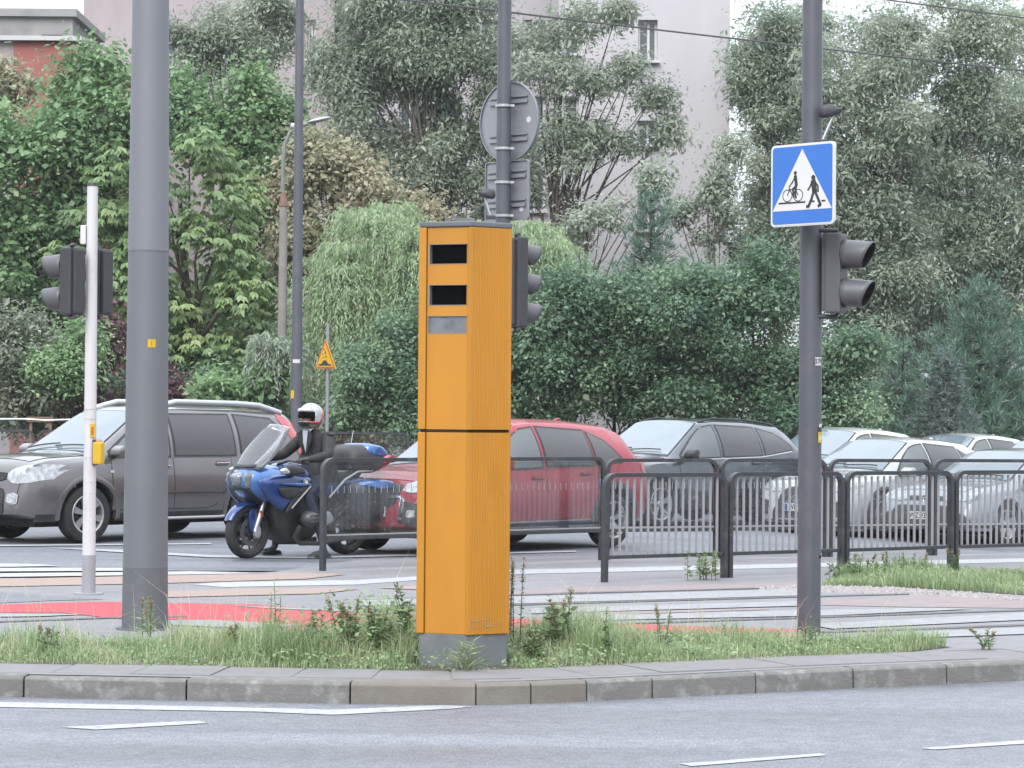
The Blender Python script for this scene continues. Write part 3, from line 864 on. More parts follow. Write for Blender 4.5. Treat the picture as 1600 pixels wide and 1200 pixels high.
# yellow roadworks triangle
x, y, z = AT(512, 556, 44.5)
yp = empty('bump_sign', (x, y, 0), face(-.62, -.78)); tag(yp, 'yellow triangular road bump sign on a grey post by the shrubs', 'traffic sign')
pole_seg('post', 0, .035, .03, 0, AT(517, 505, 44.5)[2], M['alu'], yp, 12)
tri = [(-.235, -.22), (.235, -.22), (0, .275)]
def tri_s(k): 
    return [(a * k, (b + .06) * k - .06) for a, b in tri]
for nm, k, y0, m_ in (('plate', 1.05, -.06, 'sign_yellow'), ('red_border', 1.0, -.066, 'sign_red'), ('yellow_field', .84, -.07, 'sign_yellow')):
    MB().prism([(a, b + z) for a, b in tri_s(k)], y0, y0 + (.015 if nm == 'plate' else .004), 'XZ').build(nm, M[m_], yp)
bp_ = MB(); bp_.prism([(-.15, z - .17), (.15, z - .17), (.15, z - .15), (.08, z - .14), (.03, z - .08), (-.03, z - .08), (-.08, z - .14), (-.15, z - .15)], -.076, -.072, 'XZ')
bp_.build('bump_symbol', M['sign_black'], yp)
sp_ = MB()
for i in range(9): sp_.disc((rng.uniform(-.06, .06), -.0725, z + rng.uniform(-.04, .12)), .012, n=8)
sp_.build('peeling_spots', M['sign_black'], yp)['kind'] = 'stuff'

# overhead wires
def wire(label, a, b, sag, r=.007):
    n = 24; P = [Vector(a).lerp(Vector(b), i / n) - Vector((0, 0, 4 * sag * (i / n) * (1 - i / n))) for i in range(n + 1)]
    o = MB().tube(P, r, n=6).build('overhead_wire', M['wire'], None, smooth=60)
    tag(o, label, 'wire')
wire('overhead wire crossing in front of the pale apartment block', AT(300, -42, 24), AT(1900, 141, 31), .03, .010)
wire('overhead wire across the top right corner of the sky', AT(1150, -34, 27), AT(1900, 62, 34), .02, .009)

# =================================================================== FENCES
m, t, b = new_mat('fence_glass')
o_ = t.nodes['Material Output']
tr = t.nodes.new('ShaderNodeBsdfTransparent'); tr.inputs[0].default_value = (.90, .915, .92, 1)
gs = t.nodes.new('ShaderNodeBsdfGlossy'); gs.inputs['Roughness'].default_value = .03; gs.inputs['Color'].default_value = (.9, .92, .95, 1)
fr = t.nodes.new('ShaderNodeFresnel'); fr.inputs[0].default_value = 1.5
ms = t.nodes.new('ShaderNodeMixShader'); t.links.new(fr.outputs[0], ms.inputs[0]); t.links.new(tr.outputs[0], ms.inputs[1]); t.links.new(gs.outputs[0], ms.inputs[2])
df = t.nodes.new('ShaderNodeBsdfDiffuse'); df.inputs[0].default_value = (.42, .42, .42, 1)
co = t.nodes.new('ShaderNodeTexCoord').outputs['Object']
n1 = _noise(t, 55, 2, .6, co); n2 = _noise(t, 4, 4, .6, co)
a1 = t.nodes.new('ShaderNodeMapRange'); a1.inputs['From Min'].default_value = .58; a1.inputs['From Max'].default_value = .70; a1.inputs['To Max'].default_value = .55; t.links.new(n1.outputs['Fac'], a1.inputs['Value'])
a2 = t.nodes.new('ShaderNodeMapRange'); a2.inputs['From Min'].default_value = .42; a2.inputs['From Max'].default_value = .68; t.links.new(n2.outputs['Fac'], a2.inputs['Value'])
ml = t.nodes.new('ShaderNodeMath'); ml.operation = 'MULTIPLY'; t.links.new(a1.outputs[0], ml.inputs[0]); t.links.new(a2.outputs[0], ml.inputs[1])
ad = t.nodes.new('ShaderNodeMath'); ad.operation = 'ADD'; ad.inputs[1].default_value = .02; t.links.new(ml.outputs[0], ad.inputs[0])
m2 = t.nodes.new('ShaderNodeMixShader'); t.links.new(ad.outputs[0], m2.inputs[0]); t.links.new(ms.outputs[0], m2.inputs[1]); t.links.new(df.outputs[0], m2.inputs[2])
t.links.new(m2.outputs[0], o_.inputs['Surface'])
M['fence_glass'] = m

def frame_path(L, z0, z1, r=.11, n=6):
    p = [(0, z0), (0, z1 - r)]
    for k in range(1, n + 1):
        a = R(180 - 90 * k / n); p.append((r + r * math.cos(a), z1 - r + r * math.sin(a)))
    for k in range(1, n + 1):
        a = R(90 - 90 * k / n); p.append((L - r + r * math.cos(a), z1 - r + r * math.sin(a)))
    p.append((L, z0))
    return p
def flat_bar(mb, path, wi, wo, th):
    """rectangular section swept along an (x, z) path: wi wide in the plane, th deep"""
    P = [Vector(p) for p in path]; vs = []; n = len(P)
    for i, p in enumerate(P):
        t_ = (P[min(i + 1, n - 1)] - P[max(i - 1, 0)]).normalized(); q = Vector((-t_.y, t_.x))
        for s_, d in ((-wi / 2, -th / 2), (wi / 2, -th / 2), (wi / 2, th / 2), (-wi / 2, th / 2)):
            vs.append((p.x + q.x * s_, d, p.y + q.y * s_))
    fs = []
    for i in range(n - 1):
        for k in range(4): fs.append((i * 4 + k, i * 4 + (k + 1) % 4, (i + 1) * 4 + (k + 1) % 4, (i + 1) * 4 + k))
    fs += [(0, 1, 2, 3), ((n - 1) * 4 + 3, (n - 1) * 4 + 2, (n - 1) * 4 + 1, (n - 1) * 4)]
    mb.add(vs, fs)
def fence_panel(name, label, a, b, h, glass, group, zb=.24, bars=16, gap=.035):
    a, b = Vector(a), Vector(b); t_ = (b - a); L = t_.length - gap * 2; t_.normalize()
    o0 = a + t_ * gap
    r_ = empty(name, (o0.x, o0.y, 0), math.atan2(t_.y, t_.x)); tag(r_, label, 'fence', group)
    mb = MB(); flat_bar(mb, frame_path(L, -.03, h - .02), .040, .040, .07); mb.build('frame', M['fence'], r_, smooth=35)
    MB().box((L / 2, 0, zb), (L - .04, .04, .036), None, .004).build('bottom_rail', M['fence'], r_)
    if glass:
        gp = MB().box((L / 2, 0, (zb + h - .05) / 2 + .012), (L - .056, .010, h - .05 - zb - .03)).build('glass_pane', M['fence_glass'], r_)
        tk = MB(); k = int((L - .2) / .078)
        for i in range(k): tk.box((.1 + i * .078, -.0065, .83), (.007, .002, .075))
        tk.build('printed_ticks', M['alu_bright'], gp)['kind'] = 'stuff'
        MB().box((L / 2, -.012, zb + .034), (L - .06, .012, .016)).build('glazing_bead', M['alu_bright'], r_)
    else:
        # alike bars share one mesh
        me = None
        for i in range(bars):
            xx = .05 + (L - .10) * (i + .5) / bars
            if me is None:
                ob = MB().box((0, 0, (zb + h - .05) / 2), (.016, .022, h - .06 - zb)).build('bar', M['bar'], r_); me = ob.data
            else:
                ob = link(bpy.data.objects.new('bar', me), r_)
            ob.location = (xx, 0, 0)
    return r_
NF0, NF1 = Vector((.88, 24.75)), Vector((4.72, 27.35))
step = (NF1 - NF0) / 3
names = ['first barred fence panel, beside the orange cabinet', 'barred fence panel behind the crossing sign pole', 'third barred fence panel, right of the crossing sign pole', 'barred fence panel cut off by the right edge']
for i in range(4):
    fence_panel('barred_fence', names[i], NF0 + step * i, NF0 + step * (i + 1), 1.055, False, 'barred fence panels by the tram track')
BF = [Vector(p) for p in ((-1.95, 26.2), (-.42, 27.42), (1.04, 28.58), (2.36, 29.12), (3.66, 29.62), (4.95, 30.12), (6.3, 30.65))]
bl = ['glass fence panel in front of the motorcycle\'s rear end', 'glass fence panel in front of the red car\'s door', 'glass fence panel in front of the dark blue-grey car\'s front', 'glass fence panel left of the crossing sign pole', 'glass fence panel in front of the white car with ribbed grille', 'glass fence panel in front of the silver saloon']
for i in range(6):
    fence_panel('glass_fence', bl[i], BF[i], BF[i + 1], 1.155 if i < 2 else 1.135, True, 'glass fence panels along the road', zb=.33)
# far side of the road
FF = [(-16.5 + 1.9 * i, 41.5 + .28 * i) for i in range(9)]
fl = ['far glass fence panel at the left edge behind the brown car', 'far glass fence panel over the brown car\'s bonnet', 'far glass fence panel behind the brown car\'s windscreen', None, None, None, 'far glass fence panel behind the motorcyclist', 'far glass fence panel between motorcyclist and cabinet', None]
FFp = [((-9.2, 43), (-8.02, 43.1), fl[0]), ((-8.0, 43.1), (-6.0, 43.3), fl[1]), ((-3.4, 43.6), (-1.75, 43.9), fl[6])]
for a, b_, lb in FFp:
    fence_panel('far_fence', lb, a, b_, 1.31, True, 'far fence across the road', zb=.3)
hr = MB().tube([AT(-60, 655, 46.5), AT(40, 655, 46.5), AT(70, 657, 46.5), AT(140, 655, 46.5)], .022).build('handrail', M['alu_bright'], None, smooth=60)
tag(hr, 'pale far handrail above the fence at the left edge', 'handrail')
bn = empty('bench', (AT(63, 660, 47)[0], 47, 0)); tag(bn, 'brown wooden bench far behind the brown car\'s bonnet', 'bench')
for k, z in enumerate((1.5, 1.44)): MB().box((0, 0, z), (.5, .04, .035)).build('slat', M['rust'], bn)
for s_ in (-.18, .18): MB().box((s_, .04, .75), (.05, .05, 1.5)).build('leg', M['rust'], bn)

# =================================================================== BUILDINGS
def building(name, label, x0, x1, y0, y1, z1, m_, roof_m=None):
    r_ = empty(name, ((x0 + x1) / 2, y0, 0)); tag(r_, label, 'building')
    return r_
def window(par, ox, oy, x0, x1, z0, z1, split=None, depth=.22, sill=True, wall=None):
    """an opening's reveal box, frame, panes and sill on a wall facing -Y at oy (children of par)"""
    fr = MB(); e = .07
    px = par.location.x
    yb = oy - par.location.y + depth
    X0, X1 = x0 - px, x1 - px
    for (a, b_, c, d) in ((X0, X1, z0, z0 + e), (X0, X1, z1 - e, z1), (X0, X0 + e, z0 + e, z1 - e), (X1 - e, X1, z0 + e, z1 - e)):
        fr.box(((a + b_) / 2, yb, (c + d) / 2), (b_ - a, .06, d - c))
    mids = [] if split is None else [X0 + (X1 - X0) * split]
    for mx_ in mids: fr.box((mx_, yb, (z0 + z1) / 2), (e, .06, z1 - z0 - 2 * e))
    w_ = fr.build('window', M['white_frame'], par)
    edges = [X0 + e] + [q for mx_ in mids for q in (mx_ - e / 2, mx_ + e / 2)] + [X1 - e]
    for i in range(0, len(edges), 2):
        MB().box(((edges[i] + edges[i + 1]) / 2, yb + .02, (z0 + z1) / 2), (edges[i + 1] - edges[i], .012, z1 - z0 - 2 * e)).build('pane', M['pane'], w_)
    if sill: MB().box(((X0 + X1) / 2, yb - depth - .02, z0 - .03), (X1 - X0 + .12, depth * .8 + .12, .05)).build('sill', M['white_frame'], w_)
def wall_with_holes(par, nm, x0, x1, y, z0, z1, holes, m_, thick=.35):
    """a wall slab facing -Y with real window openings"""
    mb = MB()
    xs = sorted({x0, x1, *[h[0] for h in holes], *[h[1] for h in holes]}); zs = sorted({z0, z1, *[h[2] for h in holes], *[h[3] for h in holes]})
    px, py = par.location.x, par.location.y
    inhole = lambda x, z: any(h[0] < x < h[1] and h[2] < z < h[3] for h in holes)
    yf, yk = y - py, y - py + thick
    for i in range(len(xs) - 1):
        for j in range(len(zs) - 1):
            if not inhole((xs[i] + xs[i + 1]) / 2, (zs[j] + zs[j + 1]) / 2):
                a, b_, c, d = xs[i] - px, xs[i + 1] - px, zs[j], zs[j + 1]
                mb.add([(a, yf, c), (b_, yf, c), (b_, yf, d), (a, yf, d)], [(0, 1, 2, 3)])
    for h in holes:
        a, b_, c, d = h[0] - px, h[1] - px, h[2], h[3]
        mb.add([(a, yf, c), (b_, yf, c), (b_, yf, d), (a, yf, d), (a, yk, c), (b_, yk, c), (b_, yk, d), (a, yk, d)], [(0, 1, 5, 4), (1, 2, 6, 5), (2, 3, 7, 6), (3, 0, 4, 7)])
    o = mb.build(nm, m_, par)
    return o
D1 = 70.0
xa, xb = AT(872, 200, D1)[0], AT(1140, 200, D1)[0]
b1 = building('apartment_block', 'pale pinkish-white apartment block behind the trees', xa, xb, D1, D1 + 14, 20, None)
def px_hole(x0, y0, x1, y1, d):
    a = AT(x0, y1, d); c = AT(x1, y0, d); return (a[0], c[0], a[2], c[2])
hs = [px_hole(997, 30, 1028, 95, D1), px_hole(996, 188, 1027, 226, D1), px_hole(996, 292, 1028, 360, D1), px_hole(882, 22, 907, 84, D1), px_hole(884, 296, 908, 345, D1), px_hole(880, 150, 905, 215, D1), px_hole(996, -120, 1028, -60, D1), px_hole(880, -120, 907, -60, D1)]
wall_with_holes(b1, 'gable_wall', xa, xb, D1, 0, 19.5, hs, M['wall_white'])
for k, h in enumerate(hs): window(b1, 0, D1, *h, split=(.55 if k in (0, 1, 2, 6) else None), depth=.25)
px = b1.location.x
MB().add([(xb - px, 0, 0), (xb - px, 14, 0), (xb - px, 14, 19.5), (xb - px, 0, 19.5)], [(0, 1, 2, 3)]).build('side_wall', M['wall_pink'], b1)
MB().box(((xa + xb) / 2 - px, 7, 19.6), (xb - xa + .3, 14.3, .25)).build('roof', M['wall_concrete'], b1)
bal = MB().box((xb - px + .32, 1.2, AT(1140, 117, D1)[2]), (.60, 1.8, .85)).build('balcony', M['balcony'], b1)
MB().box((xb - px + .34, 1.2, AT(1140, 146, D1)[2]), (.66, 1.9, .16)).build('balcony_slab', M['white_frame'], bal)
bal = MB().box((xb - px + .32, 1.2, AT(1140, 395, D1)[2]), (.60, 1.8, .65)).build('balcony', M['sign_black'], b1)
MB().box((xb - px + .34, 1.2, AT(1140, 411, D1)[2]), (.66, 1.9, .10)).build('balcony_slab', M['white_frame'], bal)
# recessed centre and left wing
D2 = 76.0
x2a, x2b = AT(128, 200, D2)[0], AT(521, 200, D2)[0]
b2 = building('apartment_wing', 'pinkish rendered apartment wing behind the lime trees', x2a, x2b, D2, D2 + 12, 13, None)
ztop2 = AT(140, 27, D2)[2]
hs = [px_hole(265, 58, 282, 104, D2), px_hole(350, 55, 370, 112, D2), px_hole(479, 30, 493, 92, D2), px_hole(479, 190, 493, 240, D2), px_hole(350, 190, 370, 240, D2)]
wall_with_holes(b2, 'front_wall', x2a, x2b, D2, 0, 14.5, [h for h in hs], M['wall_pink'])
for h in hs: window(b2, 0, D2, *h, split=.5, depth=.25)
px = b2.location.x
MB().add([(x2a - px, 0, 0), (x2a - px, 12, 0), (x2a - px, 12, 13.6), (x2a - px, 0, 14.5)], [(0, 1, 2, 3)]).build('side_wall', M['wall_pink'], b2)
MB().box(((x2a + x2b) / 2 - px, 6, 14.55), (x2b - x2a + .3, 12.3, .10)).build('roof', M['wall_concrete'], b2)
D3 = 78.0
x3a, x3b = AT(521, 200, D3)[0], AT(885, 200, D3)[0]
b3 = building('apartment_middle', 'pale middle part of the apartment block with loggias, behind the big willow', x3a, x3b, D3, D3 + 10, 18, None)
hs = []
for cxp in (575, 640, 705, 770, 835):
    for y0, y1 in ((-90, -30), (30, 92), (150, 212), (265, 330)): hs.append(px_hole(cxp - 17, y0, cxp + 17, y1, D3))
wall_with_holes(b3, 'front_wall', x3a, x3b, D3, 0, 19.0, hs, M['wall_white'])
for h in hs: window(b3, 0, D3, *h, split=.5, depth=.25)
MB().box(((x3a + x3b) / 2 - b3.location.x, 5, 19.1), (x3b - x3a, 10.3, .25)).build('roof', M['wall_concrete'], b3)
MB().tube([(x3a - b3.location.x + .1, -.08, 0), (x3a - b3.location.x + .1, -.08, 19)], .07).build('drainpipe', M['wire'], b3, smooth=60)
# red and grey tower at the left edge
D4 = 66.0
x4a, x4m, x4b = AT(-120, 100, D4)[0], AT(20, 100, D4)[0], AT(122, 100, D4)[0]
b4 = empty('stair_tower', (x4m, D4, 0)); tag(b4, 'red rendered tower with a stained concrete box on top, left edge', 'building')
zr = AT(60, 63, D4)[2]
MB().add([(0, 0, 0), (x4b - x4m, 0, 0), (x4b - x4m, 0, zr), (0, 0, zr), (x4b - x4m, 9, 0), (x4b - x4m, 9, zr)], [(0, 1, 2, 3), (1, 4, 5, 2)]).build('red_wall', M['wall_red'], b4)
MB().box(((x4a - x4m) / 2, .35, zr / 2), (x4m - x4a - .01, .6, zr)).build('pink_wall', M['wall_pink'], b4)
MB().box(((x4a + x4b) / 2 - x4m, 4.4, zr + .05), (x4b - x4a + .2, 9.2, .12)).build('roof_edge', M['alu_bright'], b4)
cx0, cx1 = AT(-90, 30, D4)[0] - x4m, AT(104, 30, D4)[0] - x4m
zc1 = AT(50, 18, D4)[2]
cb = MB().box(((cx0 + cx1) / 2, 3, (zr + .11 + zc1) / 2), (cx1 - cx0, 4.4, zc1 - zr - .11)).build('concrete_box', M['wall_concrete'], b4)
MB().box(((cx0 + cx1) / 2, 3, zc1 + .1), (cx1 - cx0 + .25, 4.7, .20)).build('cap_slab', M['wall_concrete'], cb)
MB().box((AT(72, 58, D4)[0] - x4m, .78, zr + .22), (.55, .1, .10)).build('vent_slot', M['gap'], cb)

# =================================================================== CARS
class Shape:
    """a car body as smooth section curves along its length (x forward, y left, z up)"""
    def __init__(s, L, W, top, belt, bot, roof_w, wb, xf, wr=.34, crown=.06, nose=.7, tail=.62, round_f=.85, round_r=.55, tuck=.05):
        s.L, s.W, s.wb, s.xf, s.wrad = L, W, wb, xf, wr
        s.xr = xf - wb
        xs = np.linspace(-L / 2, L / 2, 600)
        def sm(a, k):
            ker = np.hanning(2 * k + 3)[1:-1]; ker /= ker.sum()
            return np.convolve(np.pad(a, k, mode='edge'), ker, 'valid')
        def prof(p, k=9): return sm(np.interp(xs, [q[0] for q in p], [q[1] for q in p]), k)
        s.xs = xs
        s.zt = prof(top, 6); s.zb = prof(bot, 8)
        s.rw = prof(roof_w, 12)
        half = W / 2
        ef = np.clip((xs - (L / 2 - round_f)) / round_f, 0, 1); er = np.clip((-xs - (L / 2 - round_r)) / round_r, 0, 1)
        s.w = half * (1 - (1 - nose) * (.35 * ef ** 2 + .65 * ef ** 7)) * (1 - (1 - tail) * (.25 * er ** 2 + .75 * er ** 7))
        s.rw = np.minimum(s.rw, s.w - .03)
        s.crown = crown
        s.zr = s.zt - np.minimum(crown, (s.zt - s.zb) * .2)
        s.zs = np.minimum(prof(belt), s.zr - .03)
        s.tuck = tuck
    def at(s, x):
        f = lambda a: float(np.interp(x, s.xs, a))
        return f(s.zb), f(s.zs), f(s.zr), f(s.zt), f(s.w), f(s.rw)
    def Y(s, x, z):
        zb, zs, zr, zt, w_, rw = s.at(x)
        ws = w_ - s.tuck
        if z <= zs:
            t_ = max(0, (z - zb) / (zs - zb))
            return w_ - .055 * w_ * ((.5 - t_) / .5) ** 2 if t_ < .5 else w_ - s.tuck * ((t_ - .5) / .5) ** 2
        if z <= zr:
            q = (z - zs) / (zr - zs)
            return ws + (rw - ws) * q + .045 * math.sin(math.pi * q) * min(1, (zr - zs) / .4)
        q = max(0.0, min(1.0, (z - zr) / max(1e-4, zt - zr)))
        return rw * (1 - q) ** (1 / 3)
    def Z(s, x, y):
        zb, zs, zr, zt, w_, rw = s.at(x)
        k = min(1.0, abs(y) / rw)
        return zr + (zt - zr) * (1 - k ** 3)
    def X(s, y, z):
        """the front skin's x at (y, z)"""
        for x in np.arange(s.L / 2, s.L / 2 - 1.6, -.006):
            zb, zs, zr, zt, w_, rw = s.at(x)
            if zb <= z <= zt and abs(y) <= s.Y(x, z): return float(x)
        return s.L / 2 - 1.2
    def section(s, x):
        zb, zs, zr, zt, w_, rw = s.at(x)
        o = [(0, zb), (s.Y(x, zb) * .6, zb), (s.Y(x, zb) * .96, zb + .005)]
        for t_ in np.linspace(.04, 1, 13): z = zb + (zs - zb) * t_; o.append((s.Y(x, z), z))
        for q in np.linspace(.1, 1, 9): z = zs + (zr - zs) * q; o.append((s.Y(x, z), z))
        for k in (.97, .9, .78, .6, .4, .2, 0): o.append((rw * k, zr + (zt - zr) * (1 - k ** 3)))
        return o
    def body(s, name, m_, par, arch):
        e = .5 * s.L
        st = list(np.linspace(-e + .12, e - .12, 96)) + [-e, -e + .01, -e + .025, -e + .05, -e + .085, e - .085, e - .05, e - .025, e - .01, e]
        st = sorted(st)
        secs = [s.section(x) for x in st]; n = len(secs[0])
        V = []; vid = {}
        for i, x in enumerate(st):
            for j, (y, z) in enumerate(secs[i]):
                for sd in (1, -1):
                    if j in (0, n - 1) and sd < 0: vid[i, j, -1] = vid[i, j, 1]; continue
                    vid[i, j, sd] = len(V); V.append([x, y * sd, z])
        # wheel arches: pull nearby points on to the arch circle, drop what lies inside
        zc = s.wrad
        for ax in (s.xf, s.xr):
            for p in V:
                if abs(p[1]) > .5 * s.W * .62 and p[2] < 1.0:
                    dx, dz = p[0] - ax, p[2] - zc
                    r_ = math.hypot(dx, dz)
                    if abs(r_ - arch) < .026 and r_ > 1e-6:
                        p[0] = ax + dx / r_ * arch; p[2] = max(p[2] if dz < 0 else zc + dz / r_ * arch, .05)
        F = []
        for i in range(len(st) - 1):
            for j in range(n - 1):
                for sd in (1, -1):
                    q = [vid[i, j, sd], vid[i + 1, j, sd], vid[i + 1, j + 1, sd], vid[i, j + 1, sd]]
                    q = list(dict.fromkeys(q))
                    if len(q) < 3: continue
                    c = np.mean([V[k] for k in q], axis=0)
                    if abs(c[1]) > .5 * s.W * .6 and any(math.hypot(c[0] - ax, c[2] - zc) < arch - .004 for ax in (s.xf, s.xr)): continue
                    F.append(q)
        for i in (0, len(st) - 1):
            ring = [vid[i, j, 1] for j in range(n)] + [vid[i, j, -1] for j in range(n - 2, 0, -1)]
            F.append(ring)
        mb = MB(); mb.add(V, F)
        return mb.build(name, m_, par, smooth=50)
    def side_patch(s, cols, side, off, rows=6, mb=None):
        """cols: (x, z_low, z_high); lies off metres outside the skin"""
        mb = mb or MB(); vs = []
        for x0, zl, zh in cols:
            for r_ in range(rows + 1):
                z = zl + (zh - zl) * r_ / rows
                vs.append((x0, side * (s.Y(x0, z) + off), z))
        k = rows + 1; n = len(cols)
        fs = [(i * k + r_, (i + 1) * k + r_, (i + 1) * k + r_ + 1, i * k + r_ + 1) for i in range(n - 1) for r_ in range(rows)]
        # a short skirt back to the skin gives the piece an edge
        b = len(vs)
        loop = [i * k for i in range(n)] + [(n - 1) * k + r_ for r_ in range(1, k)] + [i * k + rows for i in range(n - 2, -1, -1)] + [r_ for r_ in range(rows - 1, 0, -1)]
        for q in loop: x0, y0, z0 = vs[q]; vs.append((x0, y0 - side * (off + .012), z0))
        m_ = len(loop)
        fs += [(loop[i], loop[(i + 1) % m_], b + (i + 1) % m_, b + i) for i in range(m_)]
        return mb.add(vs, fs)
    def top_patch(s, xa, xb, ya, yb, off, nx=10, ny=14, mb=None, bow=.0):
        """on hood / windscreen / roof: half width ya at xa, yb at xb"""
        mb = mb or MB(); vs = []
        for i in range(nx + 1):
            f = i / nx
            for j in range(ny + 1):
                g = -1 + 2 * j / ny
                y = g * (ya + (yb - ya) * f); x0 = xa + (xb - xa) * f + bow * (1 - g * g) * (1 - f)
                dz = (s.Z(x0 + .02, y) - s.Z(x0 - .02, y)) / .04
                nn = math.hypot(1, dz)
                vs.append((x0 - off * dz / nn, y, s.Z(x0, y) + off / nn))
        k = ny + 1
        return mb.add(vs, [(i * k + j, (i + 1) * k + j, (i + 1) * k + j + 1, i * k + j + 1) for i in range(nx) for j in range(ny)])
    def front_patch(s, cols, off, rows=4, mb=None):
        """cols: (y, z_low, z_high) on the nose"""
        mb = mb or MB(); vs = []
        ys = [c[0] for c in cols]; q_ = np.linspace(0, len(cols) - 1, 15)
        cols = [tuple(float(np.interp(f, range(len(ys)), [c[i] for c in cols])) for i in range(3)) for f in q_]
        rows = 8
        XX = np.array([[s.X(y, zl + (zh - zl) * r_ / rows) for r_ in range(rows + 1)] for y, zl, zh in cols])
        for (y, zl, zh), row in zip(cols, XX):
            for r_ in range(rows + 1):
                vs.append((row[r_] + off + .010, y, zl + (zh - zl) * r_ / rows))
        k = rows + 1; n = len(cols)
        fs = [(i * k + r_, (i + 1) * k + r_, (i + 1) * k + r_ + 1, i * k + r_ + 1) for i in range(n - 1) for r_ in range(rows)]
        b = len(vs)
        loop = [i * k for i in range(n)] + [(n - 1) * k + r_ for r_ in range(1, k)] + [i * k + rows for i in range(n - 2, -1, -1)] + [r_ for r_ in range(rows - 1, 0, -1)]
        for q in loop: x0, y0, z0 = vs[q]; vs.append((x0 - off - .035, y0, z0))
        m_ = len(loop)
        fs += [(loop[i], loop[(i + 1) % m_], b + (i + 1) % m_, b + i) for i in range(m_)]
        return mb.add(vs, fs)

_wheel_cache = {}
def wheel(par, x, y, r_, side, style, width=.215):
    key = (round(r_, 3), style, width)
    if key not in _wheel_cache:
        w2 = width / 2; ri = r_ * .66
        ty = MB().lathe([(ri, -w2 * .85), (ri + .02, -w2), (r_ - .045, -w2 * 1.02), (r_ - .012, -w2 * .88), (r_, -w2 * .6), (r_ + .002, -w2 * .2), (r_ - .006, -w2 * .17), (r_ - .006, w2 * .0 - .004), (r_ + .002, .0), (r_ + .002, w2 * .2), (r_ - .006, w2 * .23), (r_ - .006, w2 * .3), (r_, w2 * .6), (r_ - .012, w2 * .88), (r_ - .045, w2 * 1.02), (ri + .02, w2), (ri, w2 * .85)], axis='Y', n=44)
        rm = MB().lathe([(ri + .012, w2 * .92), (ri + .004, w2 * .98), (ri - .012, w2 * .9), (ri - .02, w2 * .4), (ri - .02, -w2 * .7)], axis='Y', n=44)
        rm.lathe([(0, w2 * .72), (.035, w2 * .74), (.05, w2 * .62), (.052, w2 * .3)], axis='Y', n=20)
        ns = {'five': 5, 'six': 6, 'ten': 10, 'five_twin': 5}[style]
        for k in range(ns):
            for dd in ((-.14, .14) if style == 'five_twin' else ((-.11, .11) if style == 'six' else (0,))):
                a = 2 * math.pi * k / ns + .3
                p0 = (math.cos(a + dd * .4) * .035, math.sin(a + dd * .4) * .035); p1 = (math.cos(a + dd) * (ri - .006), math.sin(a + dd) * (ri - .006))
                t_ = Vector((p1[0] - p0[0], p1[1] - p0[1])).normalized(); n_ = Vector((-t_.y, t_.x))
                wa = {'five': .040, 'six': .020, 'ten': .015, 'five_twin': .017}[style]; wbb = wa * (1.0 if style != 'five' else 1.25)
                q = [(p0[0] - n_.x * wa, p0[1] - n_.y * wa), (p1[0] - n_.x * wbb, p1[1] - n_.y * wbb), (p1[0] + n_.x * wbb, p1[1] + n_.y * wbb), (p0[0] + n_.x * wa, p0[1] + n_.y * wa)]
                vs = [(u, w2 * f, v_) for (u, v_), f in zip(q, (.62, .86, .86, .62))] + [(u, w2 * (f - .3), v_) for (u, v_), f in zip(q, (.62, .86, .86, .62))]
                rm.add(vs, [(0, 1, 2, 3), (0, 4, 5, 1), (2, 6, 7, 3), (1, 5, 6, 2)])
        br = MB().lathe([(0, w2 * .1), (ri * .62, w2 * .1), (ri * .62, w2 * .0)], axis='Y', n=28)
        br.lathe([(ri * .62, -w2 * .05), (ri - .018, -w2 * .2)], axis='Y', n=28)
        o1 = ty.build('wheel', M['rubber'], par, smooth=35); o2 = rm.build('rim', M['alloy'], o1, smooth=30); o3 = br.build('brake_disc', M['dark_plastic'], o1, smooth=30)
        _wheel_cache[key] = (o1.data, o2.data, o3.data)
    else:
        d = _wheel_cache[key]
        o1 = link(bpy.data.objects.new('wheel', d[0]), par)
        link(bpy.data.objects.new('rim', d[1]), o1); link(bpy.data.objects.new('brake_disc', d[2]), o1)
    o1.location = (x, y, r_)
    if side < 0: o1.rotation_euler = (0, 0, math.pi)
    return o1

HEAD = R(180 + 46.5)
def place(name, label, anchor, local, group='cars waiting in the queue', rz=HEAD):
    """root so that the local point stands on the anchor"""
    M_ = Matrix.Rotation(rz, 2)
    o = M_ @ Vector(local[:2])
    r_ = empty(name, (anchor[0] - o.x, anchor[1] - o.y, road_z(anchor[0] - o.x) + .006), rz)
    return tag(r_, label, 'car' if name != 'motorcycle' else 'motorcycle', group if name != 'motorcycle' else None)
def plate(par, sh, z, txt, w_=.52):
    x = sh.X(0, z) + .036
    p = MB().box((x, 0, z), (.012, w_, .114), None, .003).build('number_plate', M['plate'], par)
    MB().box((x + .0005, -w_ / 2 + .03, z), (.013, .045, .10)).build('blue_band', M['plate_blue'], p)
    if txt: text('plate_text', txt, .115, M['text_black'], p, (x + .0072, .015, z - .002), (R(90), 0, R(90)), .86)
    return p
def mirror(par, sh, x, z, side, m_):
    y = sh.Y(x, z)
    mm = MB().inflate([(x - .09, z - .06), (x - .10, z + .07), (x - .02, z + .085), (x + .07, z + .03), (x + .07, z - .04), (x, z - .07)], .085, .10, .02, yc=side * (y + .155))
    o = mm.build('mirror', m_, par, smooth=50)
    MB().box((x + .02, side * (y + .03), z - .05), (.06, .10, .03), None, .008).build('mirror_arm', M['black_plastic'], o)
    return o
def handle(par, sh, x, z, side, m_):
    y = sh.Y(x, z)
    d = MB().box((x, side * (y + .002), z), (.19, .012, .06), None, .004).build('handle_cup', M['dark_plastic'], par)
    MB().box((x, side * (y + .028), z + .006), (.21, .022, .030), None, .009).build('handle', m_, d)
